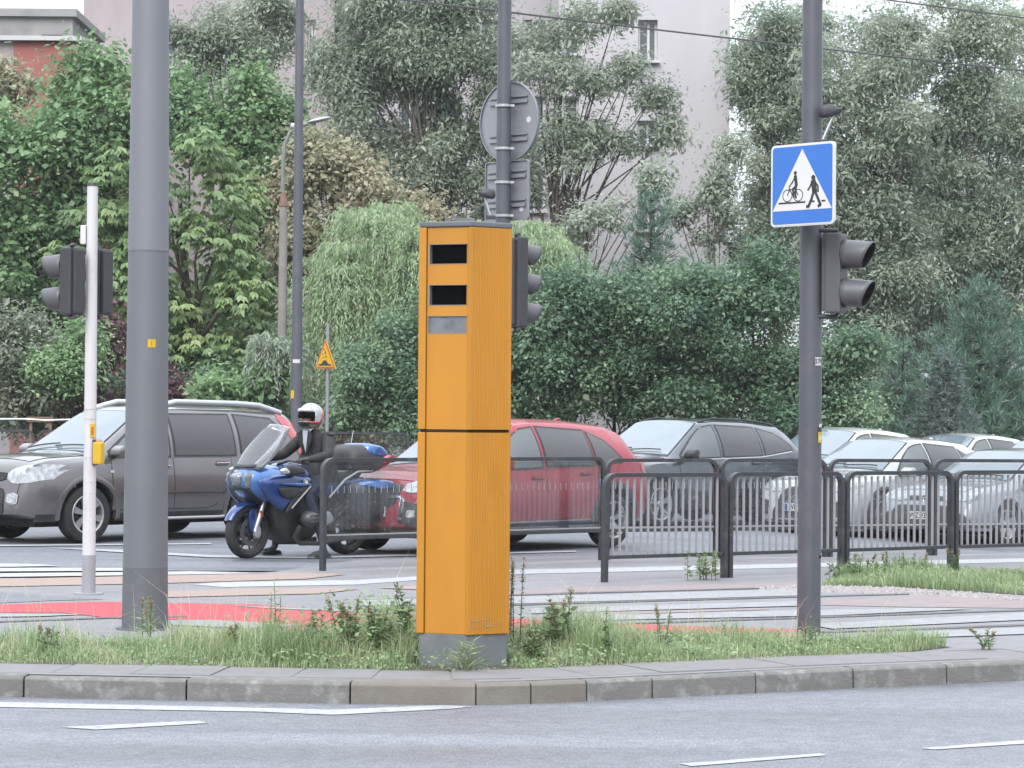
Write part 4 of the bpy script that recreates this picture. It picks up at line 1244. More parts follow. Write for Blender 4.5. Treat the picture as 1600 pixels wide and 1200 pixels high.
def arch_trim(par, sh, ax, side, r0, r1, m_, off=.008, a0=-8, a1=188):
    vs = []; N_ = 26
    for k in range(N_ + 1):
        a = R(a0 + (a1 - a0) * k / N_)
        for rr, oo in ((r0, -.05), (r0, off), ((r0 + r1) / 2, off + .006), (r1, off), (r1, -.01)):
            x, z = ax + rr * math.cos(a), sh.wrad + rr * math.sin(a)
            z = max(z, sh.at(x)[0] + .005)
            vs.append((x, side * (sh.Y(x, z) + oo), z))
    k5 = 5
    MB().add(vs, [(i * k5 + j, (i + 1) * k5 + j, (i + 1) * k5 + j + 1, i * k5 + j + 1) for i in range(N_) for j in range(k5 - 1)]).build('wheel_arch', m_, par, smooth=50)
def well(par, sh, ax, side, r_):
    vs = []; N_ = 20
    yi, yo = sh.W / 2 * .52, sh.W / 2 * .93
    for k in range(N_ + 1):
        a = R(-12 + 204 * k / N_)
        for y in (yi, yo): vs.append((ax + r_ * math.cos(a), side * y, sh.wrad + r_ * math.sin(a)))
    n = N_ + 1
    MB().add(vs, [(2 * i, 2 * i + 2, 2 * i + 3, 2 * i + 1) for i in range(N_)] + [tuple(2 * i for i in range(n))]).build('wheel_well', M['gap'], par)

def make_car(spec):
    sh = spec['shape']; paint = spec['paint']
    r_ = spec['root']
    arch = sh.wrad + spec.get('arch_gap', .055)
    sh.body('body', paint, r_, arch)
    # dark belly so that one cannot see through under the doors
    MB().box(((sh.xf + sh.xr) / 2, 0, sh.wrad * .75), (sh.L * .86, sh.W * .78, .12)).build('underbody', M['gap'], r_)
    for side in (1, -1):
        for ax in (sh.xf, sh.xr):
            wheel(r_, ax, side * (sh.W / 2 - .125), sh.wrad, side, spec.get('wheel', 'five_twin'))
            well(r_, sh, ax, side, arch + .012)
            arch_trim(r_, sh, ax, side, arch - .004, arch + spec.get('trim_w', .03), spec.get('trim', paint), spec.get('trim_off', .006))
        # glass with a dark surround
        for nm, cols, gm in spec['windows']:
            xs_ = [c[0] for c in cols]; xm = sum(xs_) / len(xs_)
            big = [(xm + (x0 - xm) * (1 + .028 / (max(xs_) - min(xs_)) * 2), zl - .022, zh + .022) for x0, zl, zh in cols]
            g_ = sh.side_patch(cols, side, .006).build(nm, M[gm], r_, smooth=50)
            sh.side_patch(big, side, .003).build('window_surround', spec.get('surround', M['black_plastic']), g_, smooth=50)
        for cols, hx, hz in spec['doors']:
            big = [(x0 + (.009 if i > len(cols) / 2 else -.009) * (1 if cols[-1][0] > cols[0][0] else -1), zl - .009, zh + .004) for i, (x0, zl, zh) in enumerate(cols)]
            d = sh.side_patch(cols, side, .0045, 8).build('door', paint, r_, smooth=50)
            sh.side_patch(big, side, .0018, 8).build('door_seam', M['gap'], d, smooth=50)
            handle(r_ if False else d, sh, hx, hz, side, spec.get('handle', paint))
        if spec.get('sill'):
            z0, z1, m_ = spec['sill']
            sh.side_patch([(x0, z0, z1) for x0 in np.linspace(sh.xr + arch + .04, sh.xf - arch - .04, 12)], side, .012, 3).build('sill_trim', m_, r_, smooth=50)
        if spec.get('strip'):
            z0, m_ = spec['strip']
            sh.side_patch([(x0, z0, z0 + .03) for x0 in np.linspace(sh.xr + arch + .06, sh.xf - arch - .06, 12)], side, .02, 2).build('side_strip', m_, r_, smooth=50)
        for nm, cols, off, m_ in spec.get('side_bits', []):
            sh.side_patch(cols, side, off, 4).build(nm, m_, r_, smooth=50)
        if spec.get('mirror'): mirror(r_, sh, *spec['mirror'][:2], side, spec['mirror'][2])
        if spec.get('rails'):
            xa, xb, up, yy, m_, rad = spec['rails']
            P = []
            for f in np.linspace(0, 1, 12):
                x0 = xa + (xb - xa) * f; y0 = min(yy, sh.at(x0)[5] - .02)
                P.append((x0, side * y0, sh.Z(x0, y0) + up * min(1, 6 * f, 6 * (1 - f)) + .004))
            MB().tube(P, rad, n=10, flat=1.2).build('roof_rail', m_, r_, smooth=60)
        for nm, cols, off, m_ in spec.get('front_side_bits', []):
            sh.front_patch([(side * y, a, b_) for y, a, b_ in cols], off).build(nm, m_, r_, smooth=50)
    for xa, xb, ya, yb, bow in spec['screens']:
        g_ = sh.top_patch(xa, xb, ya, yb, .008, bow=bow).build('windscreen', M['windshield'], r_, smooth=60)
        dx = .05 * (1 if xa > xb else -1)
        sh.top_patch(xa + dx, xb - dx * .5, ya + .025, yb + .02, .003, bow=bow).build('screen_seal', M['black_plastic'], g_, smooth=60)
        if xa > xb:
            for ys, ye in ((-.05, .55), (-.62, -.03)):
                P = [(xa - .03 + .02 - .0 + dxx, y0, sh.Z(xa - .03 + dxx, y0) + .03) for dxx, y0 in zip(np.linspace(.03, -.02, 5), np.linspace(ys, ye, 5))]
                MB().tube(P, .010, n=6).build('wiper', M['black_plastic'], g_, smooth=60)
    for nm, cols, off, m_ in spec.get('front_bits', []):
        sh.front_patch(cols, off).build(nm, m_, r_, smooth=50)
    if spec.get('bonnet'):
        xa, xb, ya, yb = spec['bonnet']
        b_ = sh.top_patch(xa, xb, ya, yb, .005, 12, 16).build('bonnet', paint, r_, smooth=60)
        sh.top_patch(xa + .009, xb - .009, ya + .008, yb + .008, .002, 12, 16).build('bonnet_seam', M['gap'], b_, smooth=60)
    if 'plate' in spec: plate(r_, sh, spec['plate'][0], spec['plate'][1])
    if spec.get('fin'):
        x0 = spec['fin']; z0 = sh.Z(x0, 0)
        MB().inflate([(x0 - .10, z0 - .01), (x0 - .07, z0 + .06), (x0 + .10, z0 - .005)], .012, .02, .01).build('aerial_fin', paint, r_, smooth=50)
    return r_
def colz(xs_, zl, zh):
    f = lambda a, x: float(np.interp(x, [q[0] for q in a], [q[1] for q in a])) if hasattr(a, '__len__') else a
    return [(x, f(zl, x), f(zh, x)) for x in xs_]

# ---------------------------------------------------------------- brown-grey SUV, front left
P_suv = paint_car('brown_grey_metallic', (.182, .172, .178), .5, .30)
sh = Shape(4.63, 1.80, [(-2.32, .70), (-2.30, .95), (-2.28, 1.10), (-2.17, 1.56), (-2.02, 1.655), (-1.2, 1.70), (-.2, 1.71), (.25, 1.685), (.45, 1.62), (1.22, 1.13), (1.32, 1.11), (1.9, 1.07), (2.14, 1.02), (2.26, .92), (2.30, .68), (2.315, .45)],
           [(-2.3, 1.10), (-1, 1.06), (1.0, 1.0), (1.6, .98), (2.2, .90)], [(-2.32, .42), (-2.0, .30), (-1.4, .27), (1.6, .25), (2.0, .27), (2.315, .36)],
           [(-2.32, .60), (-2.0, .60), (0, .64), (.4, .635), (1.25, .76), (2.315, .80)], 2.63, 1.385, wr=.352, crown=.055, nose=.74, tail=.80, round_f=.8, round_r=.5)
suv = place('parked_suv', 'brown-grey metallic sport utility car with silver roof rails, front left of the queue', G(132, 848), (1.385, .80))
suv.name = 'waiting_car'
make_car(dict(shape=sh, root=suv, paint=P_suv, wheel='six', arch_gap=.075, trim=P_suv, trim_w=.06, trim_off=.012,
    windows=[('side_window', colz(np.linspace(1.02, .10, 9), 1.065, [(.1, 1.575), (.35, 1.55), (.6, 1.40), (1.02, 1.10)]), 'glass_clear'),
             ('side_window', colz(np.linspace(.00, -.98, 8), 1.07, [(-.98, 1.58), (0, 1.58)]), 'glass_dark'),
             ('side_window', colz(np.linspace(-1.10, -1.80, 8), [(-1.8, 1.36), (-1.5, 1.13), (-1.10, 1.10)], [(-1.8, 1.43), (-1.7, 1.53), (-1.1, 1.58)]), 'glass_dark')],
    doors=[(colz(np.linspace(1.02, .055, 8), .40, 1.03), .22, .93), (colz(np.linspace(.045, -.90, 8), [(-.9, .78), (-.6, .40), (.05, .40)], 1.035), -.74, .955)],
    handle=M['chrome'], sill=(.27, .36, M['black_plastic']), strip=(.60, P_suv), mirror=(.98, 1.12, P_suv), rails=(.22, -1.98, .075, .60, M['alu_bright'], .036),
    screens=[(1.18, .44, .69, .56, .06)], bonnet=(1.26, 2.10, .70, .64),
    side_bits=[('tail_light', colz(np.linspace(-1.86, -2.27, 10), [(-2.27, .95), (-2.12, 1.00), (-2.0, 1.26), (-1.86, 1.53)], [(-2.27, 1.06), (-2.2, 1.34), (-2.12, 1.50), (-1.86, 1.61)]), .008, M['tail_red']),
               ('side_repeater', colz(np.linspace(1.0, 1.06, 3), .86, .89), .012, M['headlight']),
               ('bumper_trim', colz(np.linspace(1.86, 2.12, 5), .27, .36), .010, M['black_plastic'])],
    front_side_bits=[('headlight', [(.46, .79, .86), (.56, .745, .92), (.68, .735, .955), (.80, .75, .97), (.865, .79, .965)], .010, M['headlight']), ('fog_surround', [(.49, .50, .60), (.56, .475, .625), (.63, .475, .625), (.69, .50, .60)], .008, M['chrome']), ('fog_light', [(.52, .515, .585), (.56, .50, .60), (.62, .50, .60), (.66, .515, .585)], .016, M['headlight'])],
    front_bits=[('grille', [(-.46, .80, .86), (-.3, .76, .87), (.3, .76, .87), (.46, .80, .86)], .006, M['black_plastic']), ('lower_grille', [(-.42, .38, .62), (-.36, .36, .68), (.36, .36, .68), (.42, .38, .62)], .006, M['black_plastic']), ('chrome_bar', [(.16, .76, .87), (.20, .76, .87), (.22, .765, .87)], .014, M['chrome']), ('chrome_bar', [(-.22, .765, .87), (-.20, .76, .87), (-.16, .76, .87)], .014, M['chrome'])],
    plate=(.55, None)))
for s_ in (1, -1):
    MB().tube([(.80, s_ * .905, .285), (.72, s_ * .93, .28), (-.66, s_ * .93, .28), (-.74, s_ * .905, .285)], .030, flat=.7).build('side_step', M['silver_plastic'], suv, smooth=60)
zz = sh.Z(.33, .30)
MB().tube([(.33, .35, zz), (.12, .35, zz + .20)], [.008, .004]).build('aerial', M['black_plastic'], suv, smooth=60)


# ---------------------------------------------------------------- red crossover
P_red = paint_car('red_paint', (.40, .012, .032), .25, .30, road=.08)
P_red.node_tree.nodes['Principled BSDF'].inputs['Coat Weight'].default_value = .45
sh = Shape(4.36, 1.78, [(-2.18, .66), (-2.16, .98), (-2.10, 1.10), (-1.78, 1.50), (-1.5, 1.575), (-.8, 1.62), (0, 1.63), (.32, 1.60), (1.12, 1.07), (1.2, 1.05), (1.75, .98), (1.98, .90), (2.11, .78), (2.16, .62), (2.18, .45)],
           [(-2.18, 1.08), (-1, 1.03), (.8, .95), (1.6, .92), (2.1, .8)], [(-2.18, .42), (-1.8, .28), (1.6, .24), (1.9, .25), (2.18, .34)],
           [(-2.18, .62), (-1.6, .57), (0, .61), (.35, .60), (1.15, .74), (2.18, .78)], 2.67, 1.33, wr=.335, crown=.06, nose=.66, tail=.78, round_f=.95, round_r=.6)
for _a in (sh.zt, sh.zr, sh.zs): _a *= .965
red = place('waiting_car', 'bright red crossover behind the motorcycle and the orange cabinet', G(952, 854), (-1.34, .79), rz=R(180 + 51))
make_car(dict(shape=sh, root=red, paint=P_red, wheel='five_twin', arch_gap=.07, trim=M['dark_plastic'], trim_w=.065, trim_off=.012,
    windows=[('side_window', colz(np.linspace(.95, .06, 9), [(0, 1.0), (.95, .975)], [(.06, 1.46), (.3, 1.435), (.6, 1.265), (.95, 1.0)]), 'glass_clear'),
             ('side_window', colz(np.linspace(-.04, -.94, 8), 1.01, [(-.94, 1.42), (-.04, 1.465)]), 'glass_dark'),
             ('side_window', colz(np.linspace(-1.02, -1.52, 8), [(-1.52, 1.05), (-1.02, 1.02)], [(-1.52, 1.08), (-1.3, 1.295), (-1.02, 1.41)]), 'glass_dark')],
    doors=[(colz(np.linspace(.98, .015, 8), .36, .96), .18, .86), (colz(np.linspace(.005, -.93, 8), [(-.93, .80), (-.62, .38), (0, .36)], .965), -.76, .90)],
    sill=(.255, .34, M['dark_plastic']), mirror=(.90, 1.035, P_red), screens=[(1.10, .34, .68, .55, .06)], bonnet=(1.16, 1.98, .68, .62), fin=-1.25,
    side_bits=[('tail_light', colz(np.linspace(-1.92, -2.12, 5), [(-2.12, .86), (-1.92, .93)], [(-2.12, 1.05), (-1.92, 1.02)]), .008, M['tail_red']), ('sill_line', colz(np.linspace(.85, -.85, 8), .345, .362), .013, M['chrome'])],
    front_side_bits=[('headlight', [(.44, .74, .82), (.58, .72, .87), (.72, .74, .91), (.82, .78, .93)], .008, M['headlight']), ('fog_surround', [(.46, .36, .62), (.56, .34, .62), (.72, .36, .58)], .007, M['black_plastic']), ('chrome_blade', [(.44, .38, .66), (.48, .37, .66), (.50, .38, .62)], .016, M['chrome']), ('fog_light', [(.56, .45, .52), (.60, .44, .53), (.65, .45, .52)], .016, M['headlight'])],
    front_bits=[('grille', [(-.40, .72, .80), (-.34, .56, .82), (.34, .56, .82), (.40, .72, .80)], .006, M['black_plastic']), ('chrome_line', [(-.44, .66, .69), (0, .64, .67), (.44, .66, .69)], .013, M['chrome']), ('lip', [(-.55, .335, .37), (0, .33, .36), (.55, .335, .37)], .012, P_red)],
    plate=(.50, None)))

# ---------------------------------------------------------------- dark blue-grey SUV
P_blue = paint_car('blue_grey_metallic', (.085, .098, .125), .55, .28)
sh = Shape(4.69, 1.90, [(-2.345, .70), (-2.33, .98), (-2.27, 1.12), (-1.95, 1.50), (-1.75, 1.585), (-.9, 1.645), (-.1, 1.66), (.28, 1.63), (1.12, 1.12), (1.22, 1.09), (1.9, 1.02), (2.14, .93), (2.28, .78), (2.33, .6), (2.345, .45)],
           [(-2.34, 1.14), (-1, 1.06), (.8, .99), (1.6, .97), (2.2, .85)], [(-2.345, .42), (-1.9, .29), (1.6, .25), (2.0, .26), (2.345, .34)],
           [(-2.345, .66), (-1.8, .60), (0, .66), (.35, .65), (1.2, .80), (2.345, .82)], 2.865, 1.465, wr=.365, crown=.06, nose=.70, tail=.80, round_f=.95, round_r=.6)
vol = place('waiting_car', 'dark blue-grey sport utility car with black mirror, between red and white cars', (2.20, 38.6), (1.465, .84))
make_car(dict(shape=sh, root=vol, paint=P_blue, wheel='five_twin', arch_gap=.07, trim=P_blue, trim_w=.05,
    windows=[('side_window', colz(np.linspace(.92, .02, 9), [(0, 1.07), (.92, 1.05)], [(.02, 1.545), (.3, 1.51), (.55, 1.35), (.92, 1.08)]), 'glass_clear'),
             ('side_window', colz(np.linspace(-.08, -1.02, 8), [(-1.02, 1.085), (-.08, 1.07)], [(-1.02, 1.51), (-.08, 1.545)]), 'glass_dark'),
             ('side_window', colz(np.linspace(-1.12, -1.82, 8), [(-1.82, 1.17), (-1.12, 1.09)], [(-1.82, 1.20), (-1.55, 1.41), (-1.12, 1.50)]), 'glass_dark')],
    doors=[(colz(np.linspace(1.02, -.02, 8), .38, 1.03), .12, .93), (colz(np.linspace(-.03, -1.0, 8), [(-1.0, .82), (-.68, .40), (-.03, .38)], 1.04), -.84, .955)],
    sill=(.27, .36, M['black_plastic']), mirror=(.86, 1.10, M['black_plastic']), rails=(.20, -1.80, .035, .58, M['black_plastic'], .014), screens=[(1.08, .30, .72, .59, .06)], bonnet=(1.18, 2.12, .74, .66), fin=-1.35, surround=M['black_plastic'],
    side_bits=[('tail_light', colz(np.linspace(-2.00, -2.10, 3), [(-2.1, 1.20), (-2.0, 1.30)], [(-2.1, 1.30), (-2.0, 1.42)]), .008, M['tail_red']), ('tail_light', colz(np.linspace(-2.11, -2.27, 4), .93, 1.12), .008, M['tail_red']), ('belt_chrome', colz(np.linspace(.9, -1.8, 14), [(-1.82, 1.135), (-1.02, 1.05), (.92, 1.015)], [(-1.82, 1.15), (-1.02, 1.065), (.92, 1.03)]), .011, M['chrome']), ('door_cladding', colz(np.linspace(.95, -.95, 8), .42, .47), .014, M['chrome'])],
    front_side_bits=[('headlight', [(.46, .74, .86), (.62, .73, .90), (.80, .78, .93)], .008, M['headlight'])],
    front_bits=[('grille', [(-.40, .58, .84), (.40, .58, .84)], .006, M['black_plastic'])], plate=(.50, None)))

# ---------------------------------------------------------------- light cars on the right
def hatch(name, label, anchor, local, paint, L=4.5, W=1.84, H=1.54, lux=False, plate_txt=None, wr=.34, wheel_s='five', rz=HEAD):
    k = H / 1.54; h = L / 2
    sh = Shape(L, W, [(-h, .62 * k), (-h + .03, .92 * k), (-h + .10, 1.05 * k), (-h + .55, 1.36 * k), (-h + .95, 1.47 * k), (-.6, 1.53 * k), (-.1, 1.54 * k), (.25, 1.50 * k), (1.08, 1.06 * k), (1.18, 1.035 * k), (h - .45, .955 * k), (h - .22, .885 * k), (h - .09, .76 * k), (h - .02, .56), (h, .40)],
               [(-h, 1.02 * k), (-1, .98 * k), (.8, .92 * k), (1.5, .88 * k), (h, .72 * k)], [(-h, .38), (-h + .4, .26), (h - .5, .21), (h - .2, .22), (h, .28)],
               [(-h, .60), (-h + .6, .55), (0, .62), (.3, .61), (1.12, .74), (h, .80)], 2.64, h - .93, wr=wr, crown=.055, nose=.74, tail=.78, round_f=.8, round_r=.6)
    r_ = place(name, label, anchor, local)
    if rz != HEAD: pass
    hd, gr = M['headlight'], M['black_plastic']
    xf = h - .93
    spec = dict(shape=sh, root=r_, paint=paint, wheel=wheel_s, arch_gap=.06, trim=(M['dark_plastic'] if lux else paint), trim_w=(.05 if lux else .03),
        windows=[('side_window', colz(np.linspace(.86, .02, 9), [(0, .975 * k), (.86, .955 * k)], [(.02, 1.425 * k), (.28, 1.395 * k), (.55, 1.225 * k), (.86, .98 * k)]), 'glass_clear'),
                 ('side_window', colz(np.linspace(-.07, -.92, 8), [(-.92, 1.0 * k), (-.07, .98 * k)], [(-.92, 1.37 * k), (-.07, 1.43 * k)]), 'glass_dark'),
                 ('side_window', colz(np.linspace(-1.0, -1.42, 6), [(-1.42, 1.06 * k), (-1.0, 1.01 * k)], [(-1.42, 1.10 * k), (-1.0, 1.345 * k)]), 'glass_dark')],
        doors=[(colz(np.linspace(.94, -.02, 8), .34, .94 * k), .12, .84 * k), (colz(np.linspace(-.03, -.90, 8), [(-.9, .80), (-.6, .36), (-.03, .34)], .95 * k), -.76, .87 * k)],
        sill=(.24, .31, M['dark_plastic'] if lux else paint), mirror=(.82, 1.0 * k, paint), screens=[(1.05, .27, .67, .56, .07)], bonnet=(1.14, h - .24, .68, .56), fin=-1.2, surround=M['black_plastic'], handle=M['chrome'])
    if lux:
        spec['front_side_bits'] = [('headlight', [(.42, .70, .75), (.56, .70, .81), (.72, .73, .86), (.86, .78, .87)], .008, hd), ('side_vent', [(.60, .36, .56), (.70, .34, .58), (.80, .38, .52)], .007, gr)]
        spec['front_bits'] = [('spindle_grille', [(-.50, .28, .40), (-.38, .26, .70), (-.26, .25, .78), (.26, .25, .78), (.38, .26, .70), (.50, .28, .40)], .006, gr), ('bumper_line', [(-.62, .245, .27), (0, .235, .26), (.62, .245, .27)], .014, M['chrome'])]
        spec['plate'] = (.47, plate_txt)
    else:
        spec['front_side_bits'] = [('headlight', [(.32, .68, .73), (.50, .66, .77), (.68, .68, .81), (.85, .74, .83)], .008, hd), ('side_vent', [(.60, .30, .50), (.68, .28, .48), (.76, .30, .40)], .007, gr)]
        spec['front_bits'] = [('upper_grille', [(-.36, .68, .735), (0, .665, .74), (.36, .68, .735)], .006, gr), ('lower_grille', [(-.64, .29, .38), (-.50, .27, .60), (.50, .27, .60), (.64, .29, .38)], .006, gr), ('bumper_line', [(-.62, .25, .285), (0, .24, .275), (.62, .25, .285)], .016, M['silver_plastic'])]
        spec['plate'] = (.45, plate_txt)
    make_car(spec)
    return r_, sh
P_pearl = paint_car('pearl_white', (.58, .58, .58), .15, .28, road=.15)
P_silver = paint_car('silver_blue', (.40, .42, .46), .45, .28, road=.15)
P_white = paint_car('plain_white', (.66, .67, .67), .05, .3, road=.12)
lex, lsh = hatch('waiting_car', 'pearl white car with dark ribbed hourglass grille, right of the crossing pole', (5.6, 39.0), (1.32, .80), P_pearl, 4.5, 1.84, 1.54, True, 'WE 5IF99', wr=.345)
ribs = MB()
for i in range(15):
    f = -1 + 2 * i / 14
    z0, z1 = .27, .72 - .10 * abs(f)
    pts = []
    for g in np.linspace(0, 1, 5):
        z = z0 + (z1 - z0) * g; y = f * (.42 - .22 * g)
        pts.append((lsh.X(y, z) + .026, y, z))
    ribs.tube(pts, .006, n=5)
ribs.build('grille_ribs', M['chrome'], lex, smooth=60)
em = MB()
for r0, z in ((.055, .63),):
    em.tube([(lsh.X(0, z) + .034, .075 * math.cos(a), z + r0 * math.sin(a)) for a in np.linspace(0, 2 * math.pi, 25)], .007, n=6)
    em.tube([(lsh.X(0, z) + .034, .03, z + .045), (lsh.X(0, z) + .034, .0, z - .02), (lsh.X(0, z) + .034, -.05, z - .03)], .007, n=6)
em.build('badge', M['chrome'], lex, smooth=60)
cor, csh = hatch('waiting_car', 'silver-blue saloon with round badge on the bonnet, bottom right of the queue', (7.3, 38.0), (1.385, .78), P_silver, 4.63, 1.78, 1.435, False, 'WZ 937CV', wr=.325, wheel_s='five')
em = MB(); z = .70
for ry, rz_ in ((.085, .055), (.045, .05), (.08, .02)):
    em.tube([(csh.X(0, z) + .034, ry * math.cos(a), z + rz_ * math.sin(a) + (.025 if rz_ == .02 else 0)) for a in np.linspace(0, 2 * math.pi, 25)], .008, n=6)
em.build('badge', M['chrome'], cor, smooth=60)
hatch('waiting_car', 'white hatchback with bluish windscreen, partly hidden by the crossing pole', (5.6, 44.0), (0, 0), P_white, 4.4, 1.82, 1.66)
hatch('waiting_car', 'white car of which only the roof shows above the silver saloon', (8.3, 47.8), (0, 0), P_white, 4.4, 1.8, 1.62)
hatch('waiting_car', 'silver car showing only its roof arc at the right edge', (9.35, 44.0), (0, 0), P_silver, 4.5, 1.8, 1.58)
hatch('waiting_car', 'tall pale car farthest back at the right edge', (11.3, 51.5), (0, 0), P_pearl, 4.6, 1.85, 1.76)

# =================================================================== MOTORCYCLE
P_moto = mat('moto_blue', (.016, .062, .25), .25, metal=.35, coat=1.0, vary=.06, vscale=4)
P_moto_l = mat('moto_light_blue', (.06, .19, .52), .22, metal=.35, coat=1.0)
M['moto_screen'] = None
m, t, b = new_mat('moto_screen')
o_ = t.nodes['Material Output']
tr = t.nodes.new('ShaderNodeBsdfTransparent'); tr.inputs[0].default_value = (.82, .84, .86, 1)
gs = t.nodes.new('ShaderNodeBsdfGlossy'); gs.inputs['Roughness'].default_value = .05
lw = t.nodes.new('ShaderNodeFresnel'); lw.inputs[0].default_value = 1.42
df = t.nodes.new('ShaderNodeBsdfDiffuse'); df.inputs[0].default_value = (.62, .63, .66, 1)
ms = t.nodes.new('ShaderNodeMixShader'); t.links.new(lw.outputs[0], ms.inputs[0]); t.links.new(tr.outputs[0], ms.inputs[1]); t.links.new(gs.outputs[0], ms.inputs[2])
m2 = t.nodes.new('ShaderNodeMixShader'); m2.inputs[0].default_value = .10; t.links.new(ms.outputs[0], m2.inputs[1]); t.links.new(df.outputs[0], m2.inputs[2])
t.links.new(m2.outputs[0], o_.inputs['Surface'])
M['moto_screen'] = m
M['engine'] = mat('engine_grey', (.10, .10, .105), .45, metal=.4, vary=.15)
M['seat_vinyl'] = mat('seat_vinyl', (.025, .025, .027), .6, bump=.2)
M['moto_lamp'] = mat('moto_lamp', (.26, .28, .31), .12, metal=.3, vary=.4, vscale=22, coat=1)
mc = place('motorcycle', 'blue touring motorcycle with tall clear screen and hard cases', G(386, 873), (.745, 0), rz=R(180 + 47))
def mwheel(x, w_, r_):
    w2 = w_ / 2; ri = r_ * .715
    o = MB().lathe([(ri, -w2 * .6), (ri + .012, -w2 * .85), (r_ - .05, -w2), (r_ - .025, -w2 * .85), (r_ - .008, -w2 * .5), (r_, 0), (r_ - .008, w2 * .5), (r_ - .025, w2 * .85), (r_ - .05, w2), (ri + .012, w2 * .85), (ri, w2 * .6)], axis='Y', n=48).build('wheel', M['rubber'], mc, smooth=40)
    o.location = (x, 0, r_)
    rm = MB().lathe([(ri + .008, -w2 * .7), (ri - .015, -w2 * .62), (ri - .022, 0), (ri - .015, w2 * .62), (ri + .008, w2 * .7)], axis='Y', n=48)
    rm.lathe([(0, -.05), (.045, -.05), (.05, 0), (.045, .05), (0, .05)], axis='Y', n=20)
    for k in range(10):
        a = 2 * math.pi * k / 10
        rm.tube([(math.cos(a) * .04, 0, math.sin(a) * .04), (math.cos(a + .12) * (ri - .01), 0, math.sin(a + .12) * (ri - .01))], .011, n=6)
    rm.build('rim', M['dark_plastic'], o, smooth=40)
    ds = MB()
    for s_ in (1, -1): ds.lathe([(.10, s_ * .062), (.158, s_ * .062), (.158, s_ * .067), (.10, s_ * .067)], axis='Y', n=36, closed=True)
    ds.build('brake_disc', M['engine'], o, smooth=40)
mwheel(.745, .12, .30); mwheel(-.74, .18, .305)
# front fender
fd = MB()
rings = []
for k in range(13):
    a = R(150 - 125 * k / 12)
    rr = .325; cx_, cz_ = .745 + math.cos(a) * rr, .30 + math.sin(a) * rr
    w_ = .082 * (1 - .25 * abs(k - 6) / 6)
    rin = rr - .01
    ring = []
    for ph in np.linspace(0, 180, 9):
        y = w_ * math.cos(R(ph)); d = .035 * math.sin(R(ph))
        ring.append((.745 + math.cos(a) * (rr - .025 + d), y, .30 + math.sin(a) * (rr - .025 + d)))
    for ph in np.linspace(180, 0, 5):
        y = w_ * .85 * math.cos(R(ph)); ring.append((.745 + math.cos(a) * (rr - .03), y, .30 + math.sin(a) * (rr - .03)))
    rings.append(ring)
fd.loft(rings)
fd.build('front_fender', P_moto, mc, smooth=50)
for s_ in (1, -1):
    MB().inflate([(.70, .56), (.79, .54), (.80, .42), (.76, .28), (.70, .30), (.68, .44)], .004, .010, .02, yc=s_ * .088).build('fender_side', P_moto, mc, smooth=50)
    fk = MB().tube([(.72, s_ * .105, .30), (.62, s_ * .105, .56), (.52, s_ * .10, .84)], [.027, .028, .022]).build('fork_leg', M['alloy'], mc, smooth=50)
    MB().inflate([(.66, .36), (.72, .38), (.74, .25), (.68, .22), (.64, .28)], .018, .026, .012, yc=s_ * .105).build('brake_caliper', M['silver_plastic'], fk, smooth=50)
    MB().box((.655, s_ * .135, .50), (.03, .008, .07), (0, R(20), 0)).build('reflector', M['sign_red'], fk)
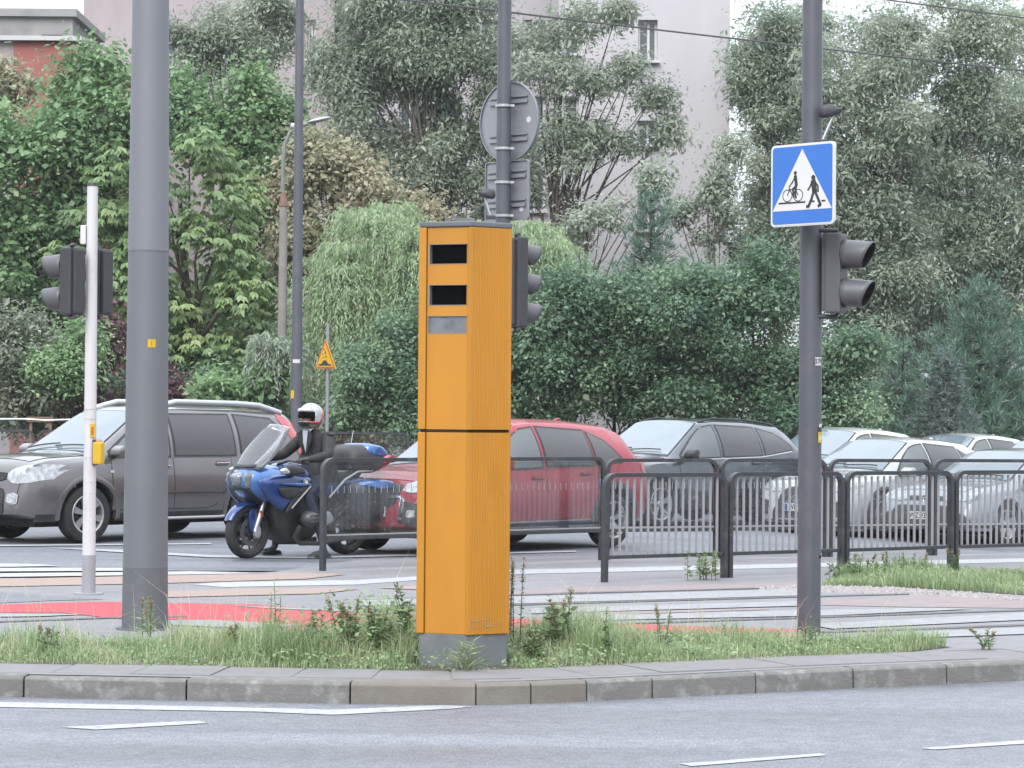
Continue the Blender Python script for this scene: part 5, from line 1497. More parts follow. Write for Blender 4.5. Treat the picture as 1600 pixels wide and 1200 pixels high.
# nose and side fairing as lofted shells: (x, half width, z low, z high)
def shell_loft(secs, name, m_, n=20, par=None, p=2.4):
    rings = []
    for x, hw, zl, zh in secs:
        zc, hz = (zl + zh) / 2, (zh - zl) / 2
        ring = []
        for k in range(n):
            a = 2 * math.pi * k / n; c, s_ = math.cos(a), math.sin(a)
            ring.append((x, hw * math.copysign(abs(c) ** (2 / p), c), zc + hz * math.copysign(abs(s_) ** (2 / p), s_)))
        rings.append(ring)
    return MB().loft(rings).build(name, m_, par or mc, smooth=55)
shell_loft([(.90, .09, .80, .90), (.87, .15, .74, .96), (.80, .21, .68, 1.02), (.68, .26, .62, 1.05), (.50, .285, .60, 1.05), (.34, .28, .66, 1.01), (.26, .25, .74, .97)], 'nose_fairing', P_moto_l)
for s_ in (1, -1):
    # big blue flank: upper panel and lower wing, a black vent between
    MB().inflate([(.84, .86), (.70, .92), (.40, .95), (.05, .90), (.10, .80), (.35, .62), (.48, .52), (.60, .58), (.72, .68)], .012, .045, .05, yc=s_ * .285).build('side_fairing', P_moto, mc, smooth=55)
    MB().inflate([(.62, .79), (.36, .80), (.22, .76), (.34, .68), (.50, .66)], .006, .016, .02, yc=s_ * .345).build('fairing_vent', M['black_plastic'], mc, smooth=55)
    MB().inflate([(.60, .835), (.30, .845), (.06, .82), (.30, .80)], .006, .016, .015, yc=s_ * .350).build('fairing_blade', P_moto_l, mc, smooth=55)
    MB().inflate([(.30, .78), (.10, .80), (.16, .72), (.40, .54), (.50, .50)], .004, .01, .015, yc=s_ * .335).build('lower_blade', M['black_plastic'], mc, smooth=55)
    MB().tube([(.12, s_ * .349, .80), (.24, s_ * .352, .70), (.40, s_ * .347, .56)], .010).build('silver_line', M['silver_plastic'], mc, smooth=55)
    bd = MB().lathe([(0, .0), (.036, .0), (.036, .012), (0, .014)] if s_ > 0 else [(0, .0), (.036, .0), (.036, -.012), (0, -.014)], c=(.20, s_ * .352, .845), axis='Y', n=24).build('badge', M['sign_white'], mc, smooth=30)
    MB().lathe([(.026, s_ * .0145), (.034, s_ * .0145), (.034, s_ * .013)], c=(.20, s_ * .352, .845), axis='Y', n=24).build('badge_ring', M['sign_black'], bd)
    MB().inflate([(.93, .95), (.78, .97), (.72, .90), (.80, .80), (.90, .78)], .008, .022, .025, yc=s_ * .150).build('headlight', M['moto_lamp'], mc, smooth=55)
    # mirror pod with indicator
    mp_ = MB().inflate([(.62, 1.00), (.50, 1.05), (.28, 1.02), (.26, .94), (.40, .92), (.56, .93)], .02, .05, .03, yc=s_ * .40).build('mirror_pod', M['black_plastic'], mc, smooth=55)
    MB().inflate([(.66, .985), (.56, 1.02), (.48, .95), (.60, .93)], .01, .03, .02, yc=s_ * .425).build('indicator', M['headlight'], mp_, smooth=55)
MB().inflate([(.95, .93), (.86, .97), (.84, .82), (.92, .80)], .05, .080, .02).build('centre_lamp', M['moto_lamp'], mc, smooth=55)
MB().inflate([(.92, .80), (.86, .82), (.70, .70), (.60, .60), (.72, .62), (.84, .72)], .10, .16, .03).build('nose_underside', M['black_plastic'], mc, smooth=55)
MB().inflate([(.86, 1.02), (.70, 1.07), (.60, 1.04), (.74, .98)], .10, .16, .02).build('screen_base', M['black_plastic'], mc, smooth=55)
# tall screen: a curved sheet with thickness
vs = []; NX, NZ = 12, 9
for i in range(NZ + 1):
    f = i / NZ
    for j in range(NX + 1):
        g = -1 + 2 * j / NX
        hw = .20 + .10 * math.sin(math.pi * min(1, f * .8 + .1)) - .03 * f
        x = .84 - .46 * f - .10 * g * g * (1 - .2 * f)
        z = .99 + .50 * f - .035 * g * g * f
        vs.append((x, g * hw, z))
sc = MB().add(vs, [(i * (NX + 1) + j, i * (NX + 1) + j + 1, (i + 1) * (NX + 1) + j + 1, (i + 1) * (NX + 1) + j) for i in range(NZ) for j in range(NX)]).build('screen', M['moto_screen'], mc, smooth=180)
q = sc.modifiers.new('thick', 'SOLIDIFY'); q.thickness = .005
MB().tube([(.70, .17, 1.03), (.56, .18, 1.17), (.50, .16, 1.24)], .014).tube([(.70, -.17, 1.03), (.56, -.18, 1.17), (.50, -.16, 1.24)], .014).tube([(.57, -.17, 1.16), (.57, .17, 1.16)], .012).build('screen_arms', M['black_plastic'], mc, smooth=60)
# tank, seat, tail, engine, belly
MB().inflate([(.42, 1.00), (.28, 1.07), (.06, 1.05), (-.10, .92), (-.06, .82), (.30, .80)], .13, .19, .05).build('tank', P_moto, mc, smooth=55)
MB().inflate([(-.02, .90), (-.10, .93), (-.40, .86), (-.50, .93), (-.80, .98), (-.90, .95), (-.80, .86), (-.40, .80), (-.08, .80)], .12, .17, .03).build('seat', M['seat_vinyl'], mc, smooth=55)
MB().inflate([(-.05, .82), (-.40, .82), (-.85, .90), (-.98, .84), (-.80, .74), (-.40, .66), (-.05, .66)], .13, .17, .03).build('tail_fairing', P_moto, mc, smooth=55)
MB().inflate([(.40, .78), (-.10, .82), (-.22, .60), (-.20, .30), (-.05, .18), (.28, .17), (.42, .28), (.50, .55)], .13, .19, .05).build('engine_block', M['black_plastic'], mc, smooth=55)
for s_ in (1, -1):
    cy_ = MB().sphere((.10, s_ * .32, .44), (.12, .12, .10), 18, 12).build('cylinder_head', M['engine'], mc, smooth=180)
    fin = MB()
    for k in range(3): fin.tube([(.02, s_ * .40, .40 + .035 * k), (.10, s_ * .44, .41 + .035 * k), (.18, s_ * .40, .40 + .035 * k)], .010, n=6)
    fin.build('cover_fins', M['dark_plastic'], cy_, smooth=60)
    MB().tube([(.20, s_ * .27, .36), (.24, s_ * .22, .24), (.12, s_ * .18, .16), (-.2, s_ * .17, .15), (-.45, s_ * .19, .18)], .028).build('exhaust_pipe', M['engine'], mc, smooth=60)
    MB().tube([(-.02, s_ * .26, .32), (-.02, s_ * .36, .31)], .014).build('foot_peg', M['silver_plastic'], mc, smooth=60)
    MB().inflate([(-.10, .50), (-.26, .52), (-.34, .40), (-.22, .36), (-.14, .30), (-.20, .42)], .008, .02, .02, yc=s_ * .25).build('heel_guard', M['silver_plastic'], mc, smooth=55)
    pn = MB().inflate([(-.46, .80), (-.60, .84), (-1.04, .84), (-1.10, .70), (-1.04, .44), (-.74, .36), (-.52, .46)], .05, .13, .05, yc=s_ * .37).build('pannier', M['dark_plastic'], mc, smooth=55)
    MB().inflate([(-.50, .80), (-.64, .865), (-1.06, .86), (-1.11, .76), (-.80, .74)], .05, .137, .03, yc=s_ * .372).build('pannier_lid', P_moto_l, pn, smooth=55)
    MB().tube([(-.30, s_ * .20, .66), (-.52, s_ * .22, .86), (-.72, s_ * .22, .95), (-.98, s_ * .20, .96)], .014).build('grab_rail', M['silver_plastic'], mc, smooth=60)
    MB().tube([(.36, s_ * .06, 1.04), (.34, s_ * .22, 1.08), (.24, s_ * .40, 1.06)], .014).build('handlebar', M['black_plastic'], mc, smooth=60)
    MB().tube([(.28, s_ * .31, 1.075), (.22, s_ * .43, 1.055)], .020).build('grip', M['rubber'], mc, smooth=60)
    MB().tube([(.35, s_ * .27, 1.06), (.33, s_ * .42, 1.04)], .007).build('brake_lever', M['silver_plastic'], mc, smooth=60)
MB().tube([(-.10, .26, .24), (-.10, .30, .18), (-.16, .36, .01)], .012).build('side_stand', M['dark_plastic'], mc, smooth=60)
MB().inflate([(-.62, 1.02), (-.66, 1.20), (-.80, 1.27), (-1.12, 1.22), (-1.22, 1.10), (-1.18, .98), (-1.0, .93), (-.72, .93)], .15, .245, .06).build('top_case', M['dark_plastic'], mc, smooth=55)
MB().inflate([(-.80, 1.14), (-.86, 1.285), (-1.12, 1.25), (-1.24, 1.14), (-1.16, 1.10)], .16, .252, .03).build('top_case_lid', P_moto_l, mc, smooth=55)
MB().tube([(-.5, -.1, .95), (-1.0, -.1, .95)], .016).tube([(-.5, .1, .95), (-1.0, .1, .95)], .016).build('case_rack', M['silver_plastic'], mc, smooth=60)
MB().tube([(-1.0, -.26, .95), (-1.12, -.28, 1.42)], [.006, .003]).build('aerial', M['alu_bright'], mc, smooth=60)

# ------------------------------------------------------------------ rider
def skin_body(name, nodes, edges, mats, pick, parent, root):
    me = bpy.data.meshes.new(name)
    ids = {k: i for i, k in enumerate(nodes)}
    me.from_pydata([nodes[k][0] for k in nodes], [(ids[a], ids[b]) for a, b in edges], [])
    o = link(bpy.data.objects.new(name, me))
    md = o.modifiers.new('skin', 'SKIN'); md.use_smooth_shade = True; md.branch_smoothing = .6
    sk = me.skin_vertices[0].data
    for k, i in ids.items():
        r_ = nodes[k][1]
        sk[i].radius = r_ if hasattr(r_, '__len__') else (r_, r_)
        sk[i].use_root = (k == root)
    ss = o.modifiers.new('sub', 'SUBSURF'); ss.levels = 2; ss.render_levels = 2
    bpy.context.view_layer.update()
    dg = bpy.context.evaluated_depsgraph_get()
    nm = bpy.data.meshes.new_from_object(o.evaluated_get(dg))
    bpy.data.objects.remove(o); bpy.data.meshes.remove(me)
    nm.name = name
    nm.materials.clear()
    for m_ in mats: nm.materials.append(m_)
    nm.polygons.foreach_set('material_index', [pick(p.center) for p in nm.polygons])
    nm.shade_smooth()
    return link(bpy.data.objects.new(name, nm), parent)
M['jacket'] = mat('black_jacket', (.018, .018, .02), .7, vary=.35, vscale=9, bump=1.0, bscale=9)
M['trousers'] = mat('navy_trousers', (.02, .026, .05), .8, vary=.3, vscale=10, bump=.9, bscale=10)
M['skin'] = mat('skin', (.36, .21, .15), .55)
M['glove'] = mat('glove', (.06, .045, .045), .6, vary=.4, vscale=30)
M['shoe'] = mat('shoe', (.03, .035, .035), .6)
M['shirt'] = mat('pale_shirt', (.55, .58, .66), .8)
pr = empty('person', mc.location, mc.rotation_euler.z); tag(pr, 'motorcycle rider in black jacket and silver-red helmet astride the blue motorcycle', 'person')
N_ = {'pelvis': ((-.30, 0, .93), (.17, .15)), 'waist': ((-.30, 0, 1.08), (.18, .15)), 'chest': ((-.28, 0, 1.25), (.20, .155)), 'neckb': ((-.25, 0, 1.405), (.085, .08)), 'neck': ((-.235, 0, 1.46), (.055, .055)), 'head': ((-.21, 0, 1.55), (.085, .09))}
E_ = [('pelvis', 'waist'), ('waist', 'chest'), ('chest', 'neckb'), ('neckb', 'neck'), ('neck', 'head')]
for s_, q in ((1, 'l'), (-1, 'r')):
    N_.update({'sh' + q: ((-.27, s_ * .205, 1.35), .085), 'el' + q: ((-.12, s_ * .37, 1.14), .064), 'fa' + q: ((.06, s_ * .385, 1.11), .053), 'wr' + q: ((.215, s_ * .375, 1.095), .036), 'ha' + q: ((.265, s_ * .365, 1.09), (.034, .042)),
               'hip' + q: ((-.25, s_ * .12, .88), .10), 'th' + q: ((-.04, s_ * .25, .80), .086), 'kn' + q: ((.14, s_ * .31, .70), .064), 'cf' + q: ((.06, s_ * .37, .46), .056), 'an' + q: ((-.04, s_ * .40, .11), .042), 'ft' + q: ((.02, s_ * .41, .05), (.042, .045)), 'to' + q: ((.16, s_ * .42, .035), (.034, .044))})
    E_ += [('chest', 'sh' + q), ('sh' + q, 'el' + q), ('el' + q, 'fa' + q), ('fa' + q, 'wr' + q), ('wr' + q, 'ha' + q), ('pelvis', 'hip' + q), ('hip' + q, 'th' + q), ('th' + q, 'kn' + q), ('kn' + q, 'cf' + q), ('cf' + q, 'an' + q), ('an' + q, 'ft' + q), ('ft' + q, 'to' + q)]
    # five fingers curled over the grip
    for k, (dy, ln) in enumerate(((-.032, .9), (-.011, 1.0), (.011, .98), (.032, .82))):
        f = 'f%d%s' % (k, q)
        N_.update({f + 'a': ((.285, s_ * (.365 + dy), 1.102), .011), f + 'b': ((.285 + .04 * ln, s_ * (.363 + dy), 1.088), .010), f + 'c': ((.285 + .035 * ln, s_ * (.361 + dy), 1.050), .009), f + 'd': ((.275, s_ * (.361 + dy), 1.035), .008)})
        E_ += [('ha' + q, f + 'a'), (f + 'a', f + 'b'), (f + 'b', f + 'c'), (f + 'c', f + 'd')]
    N_.update({'t0' + q: ((.245, s_ * .325, 1.075), .013), 't1' + q: ((.265, s_ * .305, 1.05), .011), 't2' + q: ((.285, s_ * .305, 1.035), .009)})
    E_ += [('ha' + q, 't0' + q), ('t0' + q, 't1' + q), ('t1' + q, 't2' + q)]
def pick(c):
    if c.x > .205 and c.z > .98: return 3
    if c.z > 1.435: return 2
    if c.z > .90 and not (c.x > -.08 and abs(c.y) < .34 and c.z < 1.0): return 0
    if c.z < .115: return 4
    return 1
skin_body('body', N_, E_, [M['jacket'], M['trousers'], M['skin'], M['glove'], M['shoe']], pick, pr, 'pelvis')
# jacket skirt, lapels, shirt
MB().inflate([(-.08, .84), (-.12, 1.05), (-.20, 1.20), (-.37, 1.16), (-.48, .98), (-.48, .83), (-.3, .80)], .15, .20, .05).build('jacket_skirt', M['jacket'], pr, smooth=60)
MB().add([(x_ - .17, y_, z_) for x_, y_, z_ in [(.055, -.06, 1.40), (.055, .06, 1.40), (.062, .035, 1.28), (.05, .0, 1.16), (.062, -.035, 1.28), (.0, -.075, 1.445), (.0, .075, 1.445)]], [(0, 1, 2, 3, 4), (0, 5, 6, 1)]).build('shirt_front', M['shirt'], pr)
for s_ in (1, -1):
    MB().prism([(s_ * .055, 1.425), (s_ * .115, 1.38), (s_ * .105, 1.30), (s_ * .02, 1.14), (s_ * .035, 1.28)], -.110, -.098, 'YZ').build('lapel', M['jacket'], pr)
    MB().box((-.27, s_ * .255, 1.38), (.10, .05, .02), (R(-28 * s_), 0, 0), .008).build('shoulder_pad', M['jacket'], pr)
    MB().inflate([(.18, .0), (.19, .045), (-.01, .06), (-.10, .05), (-.105, .0)], .035, .048, .015, yc=s_ * .412).build('shoe_sole', mat('sole', (.35, .35, .34), .8) if False else M['shoe'], pr, smooth=55)
    MB().box((.04, s_ * .412, .012), (.30, .095, .022), None, .008).build('sole', M['cab_grey'], pr)
# helmet turned a little towards the camera
hm = empty('helmet', (-.005, 0, 1.575), R(8), pr)
pr_h = hm
def hsphere(name, m_, sc_, a0, a1, z0, z1, rad=(.165, .135, .155), off=(0, 0, 0), par=None, keep=None, n=40, mm=26):
    vs = []; fs = []; idx = {}
    for i in range(mm + 1):
        ph = math.pi * i / mm
        for k in range(n):
            th = 2 * math.pi * k / n
            vs.append(Vector((rad[0] * sc_ * math.sin(ph) * math.cos(th), rad[1] * sc_ * math.sin(ph) * math.sin(th), rad[2] * sc_ * math.cos(ph))))
    for i in range(mm):
        for k in range(n):
            q = (i * n + k, (i + 1) * n + k, (i + 1) * n + (k + 1) % n, i * n + (k + 1) % n)
            c = sum((vs[j] for j in q), Vector()) / 4
            if keep(c): fs.append(q)
    o = MB().add([v + Vector(off) for v in vs], fs).build(name, m_, par, smooth=180)
    s2 = o.modifiers.new('thick', 'SOLIDIFY'); s2.thickness = .008
    return o
bpy.data.objects.remove(hm)
HO = (-.195, 0, 1.575)
M['helm'] = mat('helmet_silver', (.50, .52, .53), .3, coat=.6, vary=.35, vscale=11, dirt=(.12, .13, .14), dscale=9, damt=.8)
M['helm_red'] = mat('helmet_red', (.5, .05, .06), .3, coat=.6)
opening = lambda c: c.x > .055 and -.055 < c.z < .055
shell_ = hsphere('helmet', M['helm'], 1.0, 0, 0, 0, 0, off=HO, par=pr, keep=lambda c: c.z > -.115 and not opening(c))
hsphere('helmet_stripe', M['helm_red'], 1.012, 0, 0, 0, 0, off=HO, par=shell_, keep=lambda c: (c.z > -.10 and -.10 < c.x + c.z * .55 < -.045 and abs(c.y) > .03) or (c.x > .0 and -.09 < c.z < -.06 and c.x < .11))
hsphere('visor', M['black_glass'], .965, 0, 0, 0, 0, off=HO, par=shell_, keep=lambda c: c.x > .03 and -.01 < c.z < .065)
hsphere('chin_vent', M['black_plastic'], 1.02, 0, 0, 0, 0, off=HO, par=shell_, keep=lambda c: c.x > .10 and -.10 < c.z < -.05)
hsphere('peak', M['helm'], 1.06, 0, 0, 0, 0, off=(-.185, 0, 1.578), par=shell_, keep=lambda c: c.x > .08 and .055 < c.z < .10)
# a hint of the face in the opening: cheeks, nose
fc = MB(); fc.sphere((-.115, 0, 1.56), (.06, .075, .085), 20, 14); fc.sphere((-.053, 0, 1.545), (.016, .014, .022), 10, 8)
fc.build('face', M['skin'], pr, smooth=180)
gl_ = MB()
for s_ in (1, -1): gl_.sphere((-.062, s_ * .033, 1.572), (.008, .016, .010), 10, 8)
gl_.build('eyes', M['text_black'], pr, smooth=180)

# =================================================================== VEGETATION
def quads_mesh(name, V, tint, m_, parent=None):
    """V: (n, 4, 3) quads with one tint per quad"""
    n = len(V)
    me = bpy.data.meshes.new(name)
    me.vertices.add(n * 4); me.loops.add(n * 4); me.polygons.add(n)
    me.vertices.foreach_set('co', np.ascontiguousarray(V, dtype=np.float32).ravel())
    me.loops.foreach_set('vertex_index', np.arange(n * 4, dtype=np.int32))
    me.polygons.foreach_set('loop_start', np.arange(0, n * 4, 4, dtype=np.int32))
    at = me.attributes.new('tint', 'FLOAT', 'FACE')
    at.data.foreach_set('value', np.clip(tint, 0, 1).astype(np.float32))
    me.materials.append(m_)
    me.update(calc_edges=True)
    return link(bpy.data.objects.new(name, me), parent)
def unit(a): return a / np.maximum(np.linalg.norm(a, axis=-1, keepdims=True), 1e-9)
def rdir(n): return unit(rng.normal(size=(n, 3)))
def leaf_quads(P, D, Nn, L, W_, fold=.12):
    """rhombic leaves: base P, axis D, facing Nn"""
    Sd = unit(np.cross(D, Nn)); Nn = np.cross(Sd, D)
    L = np.asarray(L).reshape(-1, 1); W_ = np.asarray(W_).reshape(-1, 1)
    mid = P + D * L * .45 + Nn * L * fold
    return np.stack([P, mid + Sd * W_ * .5, P + D * L, mid - Sd * W_ * .5], 1)
def clumps(blobs, dens, rc):
    """clump centres in ellipsoids (c, r); more towards the skin"""
    out = []
    for c, r_ in blobs:
        vol = r_[0] * r_[1] * r_[2] * 4.19
        n = max(4, int(dens * vol / (rc ** 3 * 4.19)))
        d = rdir(n); k = rng.uniform(.35, 1.0, (n, 1)) ** .55
        out.append(np.array(c) + d * k * np.array(r_) * (1 + .10 * rng.normal(size=(n, 1))))
    return np.concatenate(out)
def blob(px, py, rx, ry, d, deep=1.0):
    a = AT(px, py, d); s_ = d / FPX
    return ((a[0], a[1], a[2]), (rx * s_, max(rx, ry) * s_ * .8 * deep, ry * s_))
def limbs(base, ctrs, n, r0, bend=.25, top=None):
    """trunk and boughs reaching towards clump centres"""
    mb = MB()
    base = Vector(base)
    zmax = max(c[2] for c in ctrs); cm = Vector(np.mean(ctrs, axis=0))
    tp = Vector((cm.x * .6 + base.x * .4, cm.y * .6 + base.y * .4, zmax - .15 * (zmax - base.z)))
    tr = []
    K = 8
    for i in range(K + 1):
        f = i / K
        p = base.lerp(tp, f) + Vector((math.sin(f * 5 + base.x) * .12 * f, math.cos(f * 4) * .1 * f, 0))
        tr.append(p)
    mb.tube(tr, [r0 * (1.25 if i == 0 else 1) * (1 - .8 * i / K) for i in range(K + 1)], n=9)
    idx = rng.choice(len(ctrs), min(n, len(ctrs)), replace=False)
    for i in idx:
        c = Vector(ctrs[i])
        f = min(.92, max(.18, (c.z - base.z) / max(.1, (tp.z - base.z)) * rng.uniform(.45, .8)))
        k = f * K; a = tr[int(k)].lerp(tr[min(K, int(k) + 1)], k - int(k))
        m1 = a.lerp(c, .5) + Vector((0, 0, bend * rng.uniform(-.3, 1.0)))
        rb = r0 * (1 - .75 * f) * .45
        mb.tube([a, a.lerp(m1, .5) + Vector(rng.normal(0, .05, 3)), m1, m1.lerp(c, .5) + Vector(rng.normal(0, .06, 3)), c], [rb, rb * .8, rb * .6, rb * .4, rb * .18], n=6)
    return mb
def broadleaf(name, label, cat, blobs, m_, leaf=(.12, .075), dens=1.0, rc=.55, lai=5.0, base=None, trunk=.16, nlimb=14, up=.5, group=None, droop=.2, bark='bark', flat=.75, tmean=.5, tvar=.20):
    blobs = [(c, tuple(max(.3, q - rc * (.25 if cat == 'shrub' else .45)) for q in r_)) for c, r_ in blobs]
    C = clumps(blobs, dens, rc)
    area = sum(math.pi * (r_[0] + rc * .7) * (r_[2] + rc * .7) for c, r_ in blobs)
    per = max(8, int(lai * area / (.5 * leaf[0] * leaf[1]) / len(C)))
    n = len(C) * per
    ci = np.repeat(np.arange(len(C)), per)
    d = rdir(n); d[:, 2] = d[:, 2] * .9 + .12; d = unit(d)
    rad = rc * rng.uniform(.75, 1.25, len(C))[ci].reshape(-1, 1)
    P = C[ci] + d * rad * (rng.uniform(.15, 1, (n, 1)) ** .5) * np.array([1, 1, flat])
    loose = rng.random(n) < .55
    P[loose] += rng.normal(0, rc * .48, (loose.sum(), 3))
    Nn = unit(d * .6 + np.array([0, 0, up]) + rng.normal(0, .45, (n, 3)))
    D = rdir(n) + d * .6; D[:, 2] -= droop; D = unit(D - Nn * np.sum(D * Nn, 1, keepdims=True))
    kz = rng.lognormal(-.06, .32, n); L = leaf[0] * kz; W_ = leaf[1] * kz * rng.uniform(.75, 1.2, n)
    tint = tmean + rng.normal(0, tvar, len(C))[ci] + rng.normal(0, .13, n)
    if base is None:
        c0 = np.mean([b_[0] for b_ in blobs], axis=0); base = (c0[0], c0[1], 0)
    r_ = empty(name, base); tag(r_, label, cat, group)
    ok = P[:, 2] > .02
    quads_mesh('crown' if cat != 'shrub' else 'foliage', leaf_quads(P - np.array(base), D, Nn, L, W_)[ok], tint[ok], m_, r_)
    mb = limbs((0, 0, 0), C - np.array(base), nlimb, trunk)
    mb.build('trunk' if cat != 'shrub' else 'stems', M[bark], r_, smooth=60)
    return r_
def chestnut(name, label, blobs, m_, base, dens=.5, rc=.55, per=26, trunk=.2):
    C = clumps(blobs, dens, rc); n = len(C) * per
    ci = np.repeat(np.arange(len(C)), per)
    d = rdir(n); d[:, 2] = d[:, 2] * .8 + .2; d = unit(d)
    P = C[ci] + d * rc * rng.uniform(.5, 1.1, (n, 1)) * np.array([1, 1, .8])
    ax = unit(d * np.array([1, 1, .2]) + rng.normal(0, .3, (n, 3)))          # outward direction of the leaf
    tnt = (.5 + rng.normal(0, .20, len(C)))[ci] + rng.normal(0, .1, n)
    Q = []; T = []
    for k, a in enumerate((-70, -38, 0, 38, 70)):
        zv = np.array([0, 0, 1.0])
        sd = unit(np.cross(ax, zv))
        D = ax * math.cos(R(a)) + sd * math.sin(R(a)); D[:, 2] -= .75 + .25 * rng.random(n); D = unit(D)
        Nn = unit(np.array([0, 0, 1.0]) + ax * .7 + rng.normal(0, .12, (n, 3)))
        ln = (.24 if abs(a) < 50 else .17) * rng.uniform(.75, 1.15, n)
        Q.append(leaf_quads(P, D, Nn, ln, ln * .40, .10)); T.append(tnt + rng.normal(0, .05, n))
    r_ = empty(name, base); tag(r_, label, 'tree')
    quads_mesh('crown', np.concatenate(Q) - np.array(base), np.concatenate(T), m_, r_)
    limbs((0, 0, 0), C - np.array(base), 26, trunk).build('trunk', M['bark'], r_, smooth=60)
    return r_
def willow(name, label, heads, m_, base, ns=60, ln=(1.0, 2.4), leaf=(.13, .022), trunk=.16, spread=.6, step=.045, cat='tree', zmin=.4, group=None):
    """hanging withies: each head (c, r) sheds ns strands"""
    Q = []; T = []; C = []
    wy = MB()
    for c, r_ in heads:
        c = np.array(c); r_ = np.array(r_)
        for k in range(ns):
            d = rdir(1)[0]; d[2] = abs(d[2]) * .8 + .05
            p0 = c + d * r_ * rng.uniform(.5, 1.05)
            C.append(p0)
            h = np.array([d[0], d[1], 0]); h = h / (np.linalg.norm(h) + 1e-6)
            L_s = rng.uniform(*ln)
            m = int(L_s / step); s_ = (np.arange(m) + .5) * step
            curl = .35 + .3 * rng.random()
            x = spread * (1 - np.exp(-s_ / curl)) * .55
            zz = .18 * np.sin(np.minimum(s_ / .35, math.pi)) - np.maximum(0, s_ - .25)
            P = p0 + h * x[:, None] + np.array([0, 0, 1.0]) * zz[:, None]
            P += rng.normal(0, .012, P.shape)
            ok = P[:, 2] > zmin
            P = P[ok]; m = len(P)
            if m == 0: continue
            D = rng.normal(0, .45, (m, 3)) + h * .35; D[:, 2] -= 1.0; D = unit(D)
            Nn = rdir(m) + h * .9 + np.array([0, 0, .4])
            ll = leaf[0] * rng.uniform(.7, 1.2, m)
            Q.append(leaf_quads(P, D, unit(Nn), ll, leaf[1] * rng.uniform(.8, 1.3, m), .08)); T.append(.5 + rng.normal(0, .14) + rng.normal(0, .1, m))
    r_ = empty(name, base); tag(r_, label, cat, group)
    quads_mesh('crown' if cat == 'tree' else 'foliage', np.concatenate(Q) - np.array(base), np.concatenate(T), m_, r_)
    limbs((0, 0, 0), np.array(C) - np.array(base), 30, trunk).build('trunk' if cat == 'tree' else 'stems', M['bark'], r_, smooth=60)
    return r_
def conifer(name, label, base, h, r0, m_, tiers=14, per=11, tuft=.16, pine=True, group=None, z0=.05):
    """whorled branches set with needle tufts"""
    base = np.array(base); br = MB(); Q = []; T = []
    br.tube([(0, 0, 0), (0, 0, h * .98)], [h * .022, .01], n=8)
    for i in range(tiers):
        f = (i + .3) / tiers; z = h * (z0 + (1 - z0) * f)
        rr = r0 * (1 - f) ** .8 + .06
        nb = max(4, int(per * (1 - .5 * f)))
        for k in range(nb):
            a = 2 * math.pi * (k + rng.random()) / nb
            L_b = rr * rng.uniform(.75, 1.12)
            dr = np.array([math.cos(a), math.sin(a), 0]); rise = (.25 if pine else -.05) + .25 * f
            P = [np.array([0, 0, z]) + dr * L_b * g + np.array([0, 0, 1.0]) * (rise * L_b * g * g - .06 * L_b * g) for g in (0, .35, .7, 1.0)]
            br.tube([tuple(p) for p in P], [.02, .014, .01, .006], n=4)
            nt_ = max(4, int(L_b / (.085 if pine else .055)))
            for g in np.linspace(.25, 1.0, nt_):
                p = np.array([0, 0, z]) + dr * L_b * g + np.array([0, 0, 1.0]) * (rise * L_b * g * g - .06 * L_b * g)
                p = p + rng.normal(0, (.05 + .13 * (1 - g) + .06) * (1 if pine else .6), 3)
                nn = 13 if pine else 9
                D = unit(rng.normal(0, .55, (nn, 3)) + dr * .45 + np.array([0, 0, .75 if pine else .1]))
                ll = tuft * rng.uniform(.7, 1.2, nn)
                Q.append(leaf_quads(np.repeat(p[None], nn, 0), D, rdir(nn), ll, np.full(nn, .017 if pine else .015), .02)); T.append(.5 + rng.normal(0, .15) + rng.normal(0, .1, nn))
    r_ = empty(name, tuple(base)); tag(r_, label, 'tree', group)
    quads_mesh('crown', np.concatenate(Q), np.concatenate(T), m_, r_)
    br.build('trunk', M['bark'], r_, smooth=60)
    return r_

LM = {}
LM['lime'] = leaf_mat('lime_leaf', [(0.094, 0.168, 0.085), (0.177, 0.291, 0.142), (0.288, 0.42, 0.21)])
LM['chestnut'] = leaf_mat('chestnut_leaf', [(0.123, 0.204, 0.096), (0.238, 0.342, 0.156), (0.402, 0.495, 0.237)])
LM['maple'] = leaf_mat('maple_leaf', [(0.222, 0.263, 0.165), (0.343, 0.336, 0.222), (0.465, 0.398, 0.284)])
LM['willow'] = leaf_mat('willow_leaf', [(0.21, 0.302, 0.17), (0.343, 0.448, 0.261), (0.476, 0.55, 0.375)])
LM['silver'] = leaf_mat('silver_willow_leaf', [(0.188, 0.23, 0.176), (0.305, 0.358, 0.273), (0.476, 0.521, 0.427)])
LM['silver_pale'] = leaf_mat('pale_willow_leaf', [(0.18, 0.241, 0.185), (0.288, 0.357, 0.266), (0.461, 0.51, 0.399)])
LM['shrub'] = leaf_mat('shrub_leaf', [(0.064, 0.124, 0.082), (0.123, 0.212, 0.126), (0.244, 0.342, 0.215)])
LM['pine'] = leaf_mat('pine_needle', [(0.064, 0.124, 0.096), (0.108, 0.189, 0.141), (0.173, 0.254, 0.185)], .15)
LM['spruce'] = leaf_mat('spruce_needle', [(.07, .11, .095), (.11, .16, .14), (.18, .235, .21)], .15)
LM['red'] = leaf_mat('dark_red_leaf', [(0.08, 0.038, 0.05), (0.144, 0.065, 0.082), (0.23, 0.116, 0.126)])
LM['grey_shrub'] = leaf_mat('grey_green_leaf', [(0.144, 0.175, 0.126), (0.238, 0.269, 0.2), (0.36, 0.379, 0.296)])
LM['light_shrub'] = leaf_mat('light_green_leaf', [(0.123, 0.204, 0.103), (0.215, 0.342, 0.163), (0.316, 0.451, 0.237)])

